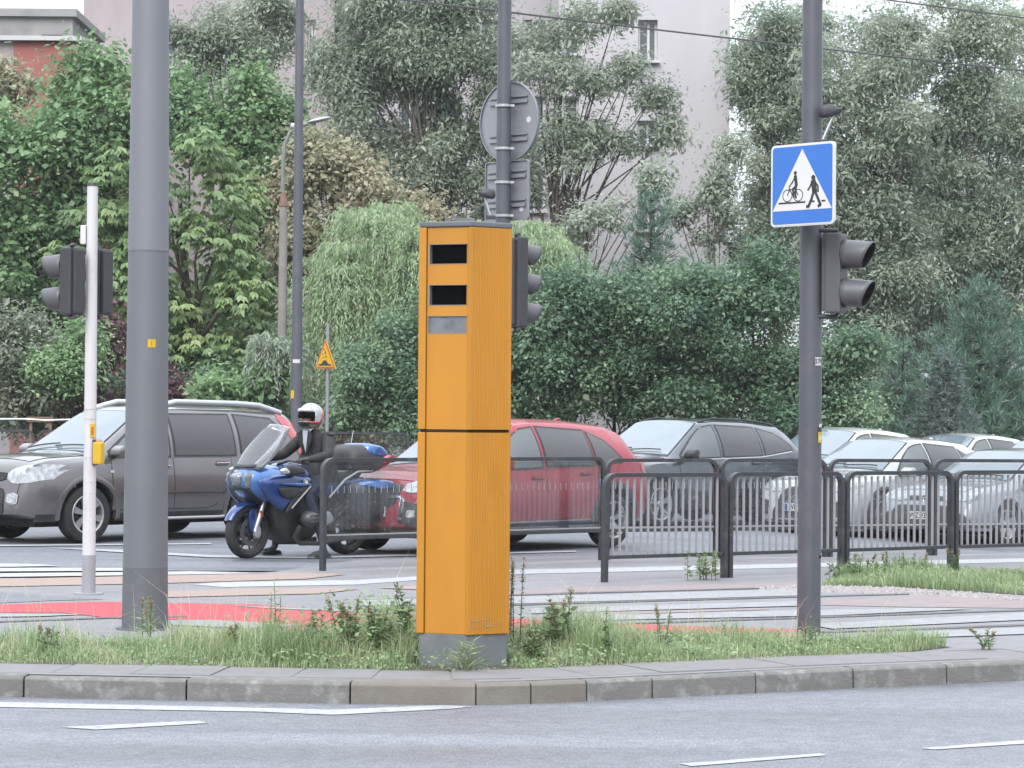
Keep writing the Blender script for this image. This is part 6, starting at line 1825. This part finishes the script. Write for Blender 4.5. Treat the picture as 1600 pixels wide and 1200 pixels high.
# --- left: limes, chestnut, maple
broadleaf('lime_tree', 'green lime tree at the left edge below the red tower', 'tree', [blob(60, 270, 120, 150, 57), blob(20, 420, 120, 130, 57), blob(160, 190, 100, 120, 57), blob(150, 370, 90, 120, 57), blob(60, 530, 120, 90, 57), blob(120, 130, 60, 60, 57), blob(210, 170, 70, 90, 57), blob(210, 480, 80, 110, 57)], LM['lime'], (.125, .085), 1.2, .52, 5.2, base=(-9.6, 57, 0), trunk=.2)
broadleaf('maple_tree', 'rust-tinged treetop at the far left edge', 'tree', [blob(5, 150, 42, 55, 62), blob(-20, 230, 60, 60, 62)], LM['maple'], (.14, .10), 1.0, .5, 6, base=(-12.8, 62, 0), trunk=.13)
broadleaf('lime_tree', 'round dark green lime crown right of the thick mast', 'tree', [blob(365, 185, 95, 90, 59), blob(300, 230, 70, 90, 59), blob(430, 300, 55, 120, 59), blob(400, 440, 70, 120, 59), blob(330, 520, 90, 90, 59), blob(280, 150, 50, 50, 59), blob(440, 200, 40, 60, 59), blob(430, 560, 60, 80, 59)], LM['lime'], (.12, .082), 1.2, .5, 5.2, base=(-6.2, 59, 0), trunk=.18)
chestnut('chestnut_tree', 'yellow-green horse chestnut with large hanging leaves behind the thick mast', [blob(330, 300, 70, 100, 52.5), blob(300, 420, 120, 110, 52.5), blob(200, 300, 50, 90, 53), blob(390, 500, 65, 90, 52.5), blob(250, 530, 110, 70, 53), blob(170, 420, 70, 110, 53)], LM['chestnut'], (-6.6, 53.2, 0), 1.3, .52, 34)
broadleaf('maple_tree', 'tan and green maple behind the two lamp posts', 'tree', [blob(520, 285, 75, 55, 57), blob(585, 320, 60, 50, 57), blob(480, 240, 40, 60, 57), blob(490, 380, 60, 60, 57), blob(560, 380, 80, 60, 57), blob(450, 330, 35, 110, 57), blob(650, 350, 50, 40, 57)], LM['maple'], (.11, .07), 1.0, .5, 5.5, base=(-4.1, 57.5, 0), trunk=.16)
# --- pale weeping willows by the road
def plumes(boxes, n, r0, d):
    """small heads of hanging withies strewn through boxes (x0, y0, x1, y1)"""
    o = []
    for x0, y0, x1, y1 in boxes:
        for _ in range(n): o.append(blob(rng.uniform(x0, x1), rng.uniform(y0, y1), r0 * rng.uniform(.6, 1.3), r0 * rng.uniform(.5, 1.0), d + rng.uniform(-.9, .9)))
    return o
willow('weeping_willow', 'pale green weeping willow left of the orange cabinet', plumes([(515, 340, 600, 400), (580, 330, 660, 400), (480, 400, 560, 470), (560, 390, 660, 480), (540, 450, 650, 520)], 6, 24, 50), LM['willow'], (-2.5, 50.4, 0), 44, (1.1, 3.4), (.13, .024), .14, spread=.9)
willow('weeping_willow', 'pale green willow top just right of the orange cabinet', plumes([(700, 360, 790, 420), (780, 355, 850, 400), (810, 380, 880, 430)], 6, 22, 50.5), LM['willow'], (-.1, 50.8, 0), 40, (.5, 1.3), (.13, .024), .12, spread=.7)
willow('young_willow', 'small dark hanging willow behind the brown car', [blob(420, 545, 25, 25, 48), blob(450, 560, 20, 25, 48)], LM['silver_pale'], (-4.6, 48.2, 0), 45, (.6, 1.3), (.14, .028), .06)
# --- big silver willow across the middle
sw = [blob(600, 110, 120, 110, 64), blob(700, 60, 120, 90, 64), blob(560, 220, 80, 70, 64), blob(660, 230, 90, 80, 64), blob(720, 170, 70, 80, 64), blob(620, 10, 140, 60, 64), blob(720, 310, 70, 60, 64), blob(560, 60, 60, 90, 64), blob(790, 240, 50, 90, 64), blob(780, 110, 50, 80, 64), blob(640, 310, 70, 50, 64)]
broadleaf('silver_willow', 'large grey-green willow filling the sky above the orange cabinet', 'tree', sw, LM['silver'], (.125, .043), 1.0, .55, 3.9, base=(-1.9, 64, 0), trunk=.26, nlimb=30, droop=.8, bark='bark_grey', up=.3)
broadleaf('silver_willow', 'grey-green willow crown at top left beside the thick mast', 'tree', [blob(340, 40, 90, 60, 67), blob(410, 90, 70, 50, 67), blob(300, 90, 50, 50, 67), blob(440, 20, 60, 60, 67)], LM['silver'], (.125, .042), 1.0, .5, 3.6, base=(-7.4, 67, 0), trunk=.18, nlimb=22, droop=.6, bark='bark_grey')
sr = [blob(840, 90, 60, 90, 62), blob(900, 40, 50, 50, 62), blob(970, 105, 42, 34, 62), blob(870, 220, 80, 70, 62), blob(965, 20, 40, 40, 62), blob(1025, 165, 48, 34, 62), blob(950, 225, 55, 40, 62), blob(850, 310, 60, 45, 62), blob(1045, 200, 26, 30, 62), blob(930, 130, 50, 40, 62)]
broadleaf('silver_willow', 'open willow branches in front of the pale apartment block', 'tree', sr, LM['silver'], (.12, .042), 1.0, .40, 2.3, base=(.6, 62, 0), trunk=.15, nlimb=34, droop=.6, bark='bark')
broadleaf('slender_tree', 'thin dark-branched tree low in front of the pale apartment block', 'tree', [blob(960, 330, 55, 40, 58), blob(900, 360, 45, 35, 58), blob(1010, 285, 25, 22, 58)], LM['silver'], (.11, .05), .6, .34, 2.2, base=(1.2, 58, 0), trunk=.10, nlimb=30, bark='bark')
# --- right: tall airy willows
broadleaf('silver_willow', 'tall airy willow right of the apartment block', 'tree', [blob(1210, 60, 60, 80, 66), blob(1195, 180, 50, 80, 66), blob(1240, 150, 60, 90, 66), blob(1210, 290, 75, 80, 66), blob(1195, 380, 55, 60, 66), blob(1230, 380, 60, 90, 66), blob(1175, 110, 30, 70, 66), blob(1270, 60, 60, 60, 66)], LM['silver_pale'], (.125, .043), 1.0, .5, 3.5, base=(6.8, 66, 0), trunk=.18, nlimb=26, droop=.6, bark='bark_grey')
broadleaf('silver_willow', 'tall willow behind the blue crossing sign', 'tree', [blob(1330, 120, 80, 90, 63), blob(1300, 240, 80, 90, 63), blob(1390, 200, 70, 110, 63), blob(1370, 330, 100, 90, 63), blob(1300, 390, 80, 90, 63), blob(1400, 450, 100, 90, 63), blob(1320, 500, 90, 70, 63), blob(1290, 300, 70, 80, 63), blob(1420, 60, 50, 60, 63)], LM['silver'], (.125, .043), 1.0, .52, 3.4, base=(9.0, 63, 0), trunk=.30, nlimb=34, droop=.7, bark='bark')
broadleaf('silver_willow', 'pale green willow reaching the top right corner', 'tree', [blob(1460, 50, 90, 70, 65), blob(1560, 60, 70, 60, 65), blob(1610, 160, 60, 90, 65), blob(1480, 110, 80, 80, 65), blob(1560, 150, 70, 80, 65), blob(1500, 250, 100, 100, 65), blob(1590, 320, 80, 120, 65), blob(1490, 380, 110, 90, 65), blob(1580, 440, 80, 90, 65), blob(1480, 480, 120, 80, 65), blob(1450, 200, 40, 60, 65), blob(1430, 560, 130, 80, 65)], LM['silver_pale'], (.125, .043), 1.0, .52, 3.3, base=(11.8, 65, 0), trunk=.24, nlimb=28, droop=.6, bark='bark_grey')
broadleaf('silver_willow', 'pale willow crown behind the others, above the white cars', 'tree', [blob(1200, 120, 60, 130, 70), blob(1300, 90, 90, 90, 70), blob(1400, 60, 80, 70, 70), blob(1290, 220, 90, 90, 70), blob(1390, 280, 100, 100, 70), blob(1480, 300, 90, 90, 70), blob(1570, 100, 70, 110, 70), blob(1560, 240, 80, 90, 70), blob(1250, 330, 100, 90, 70), blob(1360, 420, 120, 90, 70), blob(1520, 420, 120, 90, 70), blob(1230, 430, 90, 90, 70), blob(1400, 520, 150, 80, 70)], LM['silver_pale'], (.14, .050), 1.0, .55, 1.9, base=(9.8, 70, 0), trunk=.2, nlimb=20, droop=.6, bark='bark_grey')
broadleaf('slender_tree', 'sparse young tree against the right corner of the apartment block', 'tree', [blob(1100, 290, 45, 45, 60), blob(1080, 350, 50, 50, 60), blob(1140, 240, 25, 40, 60), blob(1130, 350, 40, 50, 60)], LM['silver'], (.10, .05), .6, .34, 2.4, base=(4.6, 60, 0), trunk=.08, nlimb=30, bark='bark_grey')
# --- shrubs along the far side of the road
def shrub(label, bl, key='shrub', d=47.5, leaf=(.074, .045), per=4.8, dens=1.3, rc=.38, base=None, name='shrub', tm=.55):
    broadleaf(name, label, 'shrub', [blob(*q, d) for q in bl], LM[key], leaf, dens, rc, per, base=base or (AT(bl[0][0], 700, d)[0], d + .3, 0), trunk=.05, nlimb=18, group='shrubs along the far side of the road', tmean=tm, up=.6)
shrub('dark green shrub behind the yellow bump sign', [(590, 600, 70, 70), (635, 560, 55, 90), (580, 660, 90, 40)])
shrub('dense shrub partly hidden by the orange cabinet', [(700, 560, 70, 110), (760, 560, 60, 100)], d=48)
shrub('dense dark green shrub right of the orange cabinet', [(850, 530, 75, 110), (830, 620, 70, 60), (900, 470, 60, 60), (860, 670, 80, 40)])
shrub('broad dark green shrub above the red car\'s roof', [(960, 530, 90, 115), (940, 630, 90, 60), (1000, 450, 60, 50), (900, 560, 50, 60)], d=48)
shrub('tall dark green shrub above the blue-grey car', [(1070, 520, 85, 115), (1050, 620, 80, 60), (1120, 450, 60, 45), (1120, 600, 50, 70)], d=47.3)
shrub('rounded green shrub just left of the crossing pole', [(1180, 510, 75, 105), (1170, 620, 85, 60), (1220, 460, 50, 50), (1240, 570, 50, 80)], d=47.8)
shrub('lighter green shrub right of the crossing pole', [(1300, 570, 70, 70), (1340, 560, 55, 50), (1290, 650, 90, 50)], d=47, tm=.62)
shrub('grey-green shrub at the left edge above the fence', [(40, 580, 75, 80), (20, 520, 50, 50), (100, 560, 40, 60)], 'grey_shrub', 48.5, (.10, .05))
shrub('bright green shrub beside the white signal pole', [(95, 590, 40, 55), (120, 540, 30, 40)], 'light_shrub', 48, (.10, .045))
shrub('dark red shrub between the white pole and the mast', [(165, 560, 40, 60), (150, 620, 40, 40)], 'red', 49, (.10, .07))
shrub('dark red shrub right of the thick mast', [(275, 590, 38, 50), (260, 640, 50, 30)], 'red', 49.2, (.10, .07))
shrub('low green shrub behind the brown car\'s roof', [(340, 610, 50, 35), (390, 620, 50, 40)], 'light_shrub', 48, (.14, .07))
shrub('dark bushes under the trees at far left', [(60, 630, 130, 60), (200, 630, 110, 60), (330, 640, 110, 60)], 'shrub', 51)
shrub('dark bushes under the weeping willow', [(470, 640, 80, 60), (600, 620, 80, 70), (700, 640, 80, 70)], 'shrub', 51.5)
shrub('dark bushes behind the pale cars on the right', [(1380, 640, 90, 60), (1520, 650, 110, 60), (1250, 640, 90, 70)], 'shrub', 55)
# --- conifers
conifer('pine_tree', 'bushy dark pine in front of the pale apartment block', (AT(1015, 700, 56)[0], 56, 0), AT(1015, 300, 56)[2], 1.35, LM['pine'], 16, 11, .22, z0=.35)
conifer('pine_tree', 'large soft green pine above the cars at the right', (AT(1530, 700, 52)[0], 52, 0), AT(1530, 450, 52)[2], 2.1, LM['pine'], 18, 14, .24, z0=.02)
conifer('pine_tree', 'dark pine behind the blue spruce, left of the large pine', (AT(1410, 700, 53)[0], 53, 0), AT(1410, 545, 53)[2], 1.5, LM['pine'], 12, 12, .22, z0=.02)
conifer('spruce_tree', 'small blue-grey spruce behind the white cars', (AT(1475, 700, 48.5)[0], 48.5, 0), AT(1475, 550, 48.5)[2], 1.0, LM['spruce'], 24, 14, .14, pine=False, z0=.05)
conifer('pine_tree', 'pine cut off by the right edge', (AT(1620, 700, 54)[0], 54, 0), AT(1600, 490, 54)[2], 1.5, LM['pine'], 13, 12, .23, z0=.02)

# --- grass in front: individual blades, one mass
def in_poly(P, poly):
    x, y = P[:, 0], P[:, 1]; ins_ = np.zeros(len(P), bool); n = len(poly)
    for i in range(n):
        x1, y1 = poly[i]; x2, y2 = poly[(i + 1) % n]
        c = ((y1 > y) != (y2 > y)) & (x < (x2 - x1) * (y - y1) / (y2 - y1 + 1e-12) + x1); ins_ ^= c
    return ins_
LM['grass'] = leaf_mat('grass_blade', [(.16, .24, .11), (.27, .36, .18), (.44, .48, .30), (.56, .52, .40)], .35)
LM['weed'] = leaf_mat('weed_leaf', [(.08, .14, .065), (.17, .25, .115), (.30, .38, .20)], .3)
LM['seed'] = leaf_mat('seed_head', [(.20, .14, .09), (.30, .24, .15), (.38, .34, .22)], .3)
def hv(P, s_):                                     # smooth patchiness
    return .5 + .25 * np.sin(P[:, 0] * s_ + 1.3) * np.cos(P[:, 1] * s_ * 1.7 + .4) + .25 * np.sin(P[:, 0] * s_ * 2.3 + P[:, 1] * s_)
def grass(name, label, poly, dens, h, hfun=None, tm=.35, wid=(.0035, .007), clear=()):
    a = np.array(poly); lo, hi = a.min(0), a.max(0)
    n = int(dens * np.prod(hi - lo)); P = rng.uniform(lo, hi, (n, 2)); P = P[in_poly(P, poly)]
    P = P[rng.random(len(P)) < .35 + .9 * hv(P, 5.7)]
    for c, r_ in clear: P = P[np.linalg.norm(P - np.array(c), axis=1) > r_]
    n = len(P)
    H_ = h * rng.uniform(.35, 1.0, n) * (.30 + 1.35 * hv(P, 2.1) * (.5 + hv(P, 7.3)))
    if hfun is not None: H_ = H_ * hfun(P)
    az = rng.uniform(0, 2 * math.pi, n); ln = rng.uniform(.1, 1.0, n) ** .8
    hd = np.stack([np.cos(az), np.sin(az), np.zeros(n)], 1); sd = np.stack([-np.sin(az + rng.normal(0, .8, n)), np.cos(az), np.zeros(n)], 1)
    sd = unit(sd)
    W_ = rng.uniform(*wid, n)[:, None]
    B = np.concatenate([P, np.zeros((n, 1))], 1)
    m1 = B + np.array([0, 0, 1.0]) * (H_ * .55)[:, None] + hd * (H_ * ln * .22)[:, None]
    tp = B + np.array([0, 0, 1.0]) * (H_ * (1 - .25 * ln))[:, None] + hd * (H_ * ln * .8)[:, None]
    q1 = np.stack([B - sd * W_ * .5, B + sd * W_ * .5, m1 + sd * W_ * .42, m1 - sd * W_ * .42], 1)
    q2 = np.stack([m1 - sd * W_ * .42, m1 + sd * W_ * .42, tp + sd * W_ * .06, tp - sd * W_ * .06], 1)
    tint = tm + (hv(P, 3.7) - .5) * .35 + rng.normal(0, .13, n)
    o = quads_mesh(name, np.concatenate([q1, q2]), np.concatenate([tint, tint]), LM['grass'])
    tag(o, label, 'grass', kind='stuff')
    return o
front = inner(KX, .70)
gpoly = [p for p in front if -6.2 < p[0] < 3.05] + [(3.1, 18.0), (2.6, 18.35), (1.6, 18.35), (.2, 18.1), (-1.2, 17.75), (-3.2, 17.45), (-6.2, 17.7)]
struct(sheet('soil_strip', gpoly, .004, M['soil']))
tall = lambda P: .72 + .9 * np.exp(-((P[:, 0] + 1.0) / .75) ** 2) + .5 * np.exp(-((P[:, 0] - .55) / .5) ** 2) - .15 * np.exp(-((P[:, 0] - 1.9) / .6) ** 2)
edge = lambda P: np.clip((P[:, 1] - np.interp(P[:, 0], [p[0] for p in front], [p[1] for p in front])) / .35, .22, 1.0)      # trodden low along the slabs
foot = lambda P: np.where((np.abs(P[:, 0] - (cx - .02)) < .36) & (P[:, 1] < cy + .1), .14, 1.0)
grass('grass', 'rough green grass growing along the kerb round the cabinet', gpoly, 4600, .21, lambda P: tall(P) * edge(P) * foot(P), .36, clear=[((cx, cy + .28), .31)])
grass('dry_stalks', 'thin straw-coloured grass stalks standing above the grass strip', gpoly, 60, .52, lambda P: foot(P) * np.clip(edge(P), .3, 1), .95, (.0022, .004), clear=[((cx, cy + .28), .31)])
g2 = [G(1283, 916), G(1400, 917), G(1500, 923), G(1600, 930), G(1750, 930), G(1750, 893), G(1600, 892), G(1480, 891), G(1400, 889), G(1310, 897)]
struct(sheet('soil_patch', g2, .004, M['soil']))
grass('grass', 'bright green grass patch at the foot of the barred fence', g2, 2000, .10, lambda P: .35 + 1.1 * np.exp(-((P[:, 0] - 3.9) / .7) ** 2) + .5 * hv(P, 4.3), .30, (.005, .010))
# scattered gravel beside the rails: single pebbles too many to count
gv = MB()
gp = [G(1180, 917), G(1283, 916), G(1400, 919), G(1500, 926), G(1600, 933), G(1700, 936), G(1700, 942), G(1600, 940), G(1480, 931), G(1300, 926), G(1180, 921)]
a = np.array(gp); lo, hi = a.min(0), a.max(0); P = rng.uniform(lo, hi, (4200, 2)); P = P[in_poly(P, gp)]
for p in P:
    r_ = rng.uniform(.012, .035); q = [Vector(v) for v in ((1, 0, 0), (-.5, .87, 0), (-.5, -.87, 0), (0, 0, .9), (.3, .3, .6))]
    an = rng.uniform(0, 6.28); c_, s_ = math.cos(an), math.sin(an)
    gv.add([(p[0] + r_ * (v.x * c_ - v.y * s_), p[1] + r_ * (v.x * s_ + v.y * c_), r_ * v.z * rng.uniform(.6, 1.1)) for v in q], [(0, 4, 3), (0, 1, 4), (1, 3, 4), (1, 2, 3), (2, 0, 3)])
tag(gv.build('gravel', M['gravel']), 'loose pale gravel beside the tram rails', 'gravel', kind='stuff')

# --- weeds: each a plant of its own
def weed(label, loc, h, stems=4, leaf=(.06, .02), lean=.25, seedy=.3, lmat='weed', name='weed', spread=.10, dense=1.0, tm=.5, n_leaf=30):
    r_ = empty(name, (loc[0], loc[1], 0)); tag(r_, label, 'plant', 'weeds along the kerb')
    st = MB(); Q = []; T = []; SQ = []
    for k in range(stems):
        az = rng.uniform(0, 6.28); l_ = rng.uniform(.2, 1) * lean; hh = h * rng.uniform(.65, 1.0) if k else h
        b0 = np.array([rng.normal(0, spread * .4), rng.normal(0, spread * .4), 0.0])
        pts = [b0 + np.array([math.cos(az) * l_ * hh * f * f, math.sin(az) * l_ * hh * f * f, hh * f]) for f in np.linspace(0, 1, 7)]
        st.tube([tuple(p) for p in pts], list(np.linspace(.0045, .0018, 7)), n=5)
        m = int(n_leaf * dense); f = rng.uniform(.12, 1.0, m)
        B = np.stack([np.interp(f, np.linspace(0, 1, 7), [p[i] for p in pts]) for i in range(3)], 1)
        aa = rng.uniform(0, 6.28, m); D = np.stack([np.cos(aa), np.sin(aa), rng.uniform(-.2, .8, m)], 1); D = unit(D)
        Nn = unit(np.array([0, 0, 1.0]) + rng.normal(0, .4, (m, 3)))
        ll = leaf[0] * (1.15 - .65 * f) * rng.uniform(.7, 1.25, m)
        Q.append(leaf_quads(B, D, Nn, ll, leaf[1] * (1.1 - .5 * f) * rng.uniform(.8, 1.2, m), .08)); T.append(tm + rng.normal(0, .16, m))
        if rng.random() < seedy:
            m = 60; f = rng.uniform(.80, 1.04, m)
            B = np.stack([np.interp(np.minimum(f, 1), np.linspace(0, 1, 7), [p[i] for p in pts]) for i in range(3)], 1) + rng.normal(0, .006, (m, 3)); B[:, 2] += np.maximum(0, f - 1) * hh
            D = unit(rng.normal(0, 1, (m, 3)) + np.array([0, 0, 1.2])); SQ.append(leaf_quads(B, D, rdir(m), np.full(m, .018), np.full(m, .008), .1))
    so = st.build('stem', M['bark'] if seedy > .6 else mat('stem_green', (.13, .17, .07), .7) if 'stem' not in M else M['stem'], r_, smooth=60)
    so['kind'] = 'stuff'
    quads_mesh('leaves', np.concatenate(Q), np.concatenate(T), LM[lmat], r_)['kind'] = 'stuff'
    if SQ:
        v = np.concatenate(SQ); quads_mesh('seed_heads', v, rng.uniform(0, 1, len(v)), LM['seed'], r_)['kind'] = 'stuff'
M['stem'] = mat('stem_green', (.13, .17, .07), .7)
for px, py, h, lb, kw in [
    (632, 1028, .50, 'tall leafy weed hugging the cabinet\'s left side', dict(stems=7, n_leaf=60, leaf=(.07, .025), tm=.3, seedy=.2)),
    (596, 1034, .36, 'bushy weed second left of the cabinet', dict(stems=9, n_leaf=60, seedy=.5, leaf=(.06, .03))),
    (540, 1034, .40, 'pale bushy weed with brown spikes, third left of the cabinet', dict(stems=10, n_leaf=60, seedy=.6, leaf=(.06, .03), tm=.6)),
    (486, 1030, .32, 'low broad weed in the middle of the left grass', dict(stems=10, n_leaf=50, seedy=.2, leaf=(.07, .025))),
    (428, 1012, .46, 'thin tall weed with purplish leaves over the red lane', dict(stems=3, n_leaf=34, seedy=.3, leaf=(.06, .016), lean=.1)),
    (370, 1030, .22, 'small weed in the grass right of the mast', dict(stems=6, n_leaf=30)),
    (230, 1000, .30, 'pale grass tuft at the foot of the thick mast', dict(stems=6, n_leaf=14, leaf=(.12, .012), tm=.75, seedy=.6)),
    (75, 1025, .20, 'small dark weed near the left edge', dict(stems=4, n_leaf=26, tm=.3)),
    (803, 1020, .62, 'tall dark seeding weed touching the cabinet\'s right side', dict(stems=4, n_leaf=70, seedy=1.0, lean=.06, leaf=(.035, .014), tm=.3)),
    (835, 1034, .26, 'low weed right of the cabinet\'s foot', dict(stems=7, n_leaf=40)),
    (868, 1022, .42, 'broad-leaved weed with a nodding seed head right of the cabinet', dict(stems=4, n_leaf=40, leaf=(.09, .055), tm=.65, seedy=.8)),
    (890, 1022, .36, 'slender weed beside the nodding seed head', dict(stems=3, n_leaf=40, leaf=(.04, .014), seedy=.6)),
    (950, 1032, .36, 'dark upright weed in the grass right of the cabinet', dict(stems=4, n_leaf=40, leaf=(.05, .016), tm=.35, lean=.12)),
    (1038, 1024, .32, 'green fork-topped weed halfway to the crossing pole', dict(stems=4, n_leaf=42, leaf=(.05, .018))),
    (1260, 1015, .22, 'grass tuft at the crossing pole\'s foot', dict(stems=6, n_leaf=14, leaf=(.11, .010), tm=.5)),
    (1545, 1016, .16, 'straggling lone weed at the end of the slabs', dict(stems=6, n_leaf=16, lean=.9, leaf=(.05, .018), tm=.45)),
    (1108, 906, .30, 'pale weed growing at the foot of a fence post', dict(stems=9, n_leaf=36, leaf=(.07, .03), tm=.85, spread=.2)),
    (1400, 905, .30, 'bushy green weed in the back grass patch', dict(stems=12, n_leaf=36, leaf=(.06, .02), spread=.5)),
    (1340, 905, .24, 'low green weed beside the back fence post', dict(stems=10, n_leaf=36, leaf=(.06, .02), spread=.5)),
    (1492, 900, .28, 'dark weed climbing the barred fence post', dict(stems=6, n_leaf=36, leaf=(.05, .02), tm=.3)),
    (730, 1050, .20, 'pale grass tuft bent over the cabinet\'s grey foot', dict(stems=9, n_leaf=10, leaf=(.16, .011), lean=1.0, tm=.8, seedy=0)),
]:
    weed(lb, G(px, py), h, **kw)

# --- low leafy cover between the blades
def ground_cover(name, label, poly, n, hmax, leaf, tm, wfun=None):
    a = np.array(poly); lo, hi = a.min(0), a.max(0)
    P = rng.uniform(lo, hi, (n, 2)); P = P[in_poly(P, poly)]
    if wfun is not None: P = P[rng.random(len(P)) < wfun(P)]
    P = P[np.linalg.norm(P - np.array((cx, cy + .28)), axis=1) > .31]
    n = len(P); z = rng.random(n) ** 1.3 * hmax * (.5 + .8 * hv(P, 2.6))
    B = np.concatenate([P, z[:, None]], 1); D = rdir(n); D[:, 2] = D[:, 2] * .4 + .1; D = unit(D)
    Nn = unit(np.array([0, 0, 1.0]) + np.array([0, -.5, 0]) + rng.normal(0, .45, (n, 3)))
    q = quads_mesh(name, leaf_quads(B, D, Nn, leaf[0] * rng.uniform(.6, 1.3, n), leaf[1] * rng.uniform(.7, 1.2, n), .06), tm + (hv(P, 5.0) - .5) * .5 + rng.normal(0, .15, n), LM['weed'])
    tag(q, label, 'plants', kind='stuff')
ground_cover('ground_cover', 'low pale green clover and dock leaves among the grass', gpoly, 26000, .10, (.035, .020), .55, lambda P: .25 + .75 * np.exp(-((P[:, 0] + 1.05) / .8) ** 2) + .35 * np.exp(-((P[:, 0] - .5) / .5) ** 2))
ground_cover('leafy_weeds', 'dense knee-low leafy weeds left of the cabinet', gpoly, 30000, .34, (.05, .022), .5, lambda P: np.exp(-((P[:, 0] + .92) / .42) ** 2) * (P[:, 1] > 16.35))

# =================================================================== HAZE ADDED TO LIFT THE DARK TONES
hz = MB().box((0, 45, 14), (190, 150, 30.2)).build('haze', mat('haze_surface', (1, 1, 1)))  # added volume box: brightens the darks of trees and far things
m, t, b = new_mat('haze')
t.nodes.remove(b)
pv = t.nodes.new('ShaderNodeVolumePrincipled')
pv.inputs['Color'].default_value = (.93, .96, 1.0, 1)
pv.inputs['Density'].default_value = .0004
pv.inputs['Anisotropy'].default_value = .2
t.links.new(pv.outputs[0], t.nodes['Material Output'].inputs['Volume'])
hz.data.materials.clear(); hz.data.materials.append(m)
tag(hz, 'thin pale haze added to lift the dark tones', 'haze', kind='stuff')
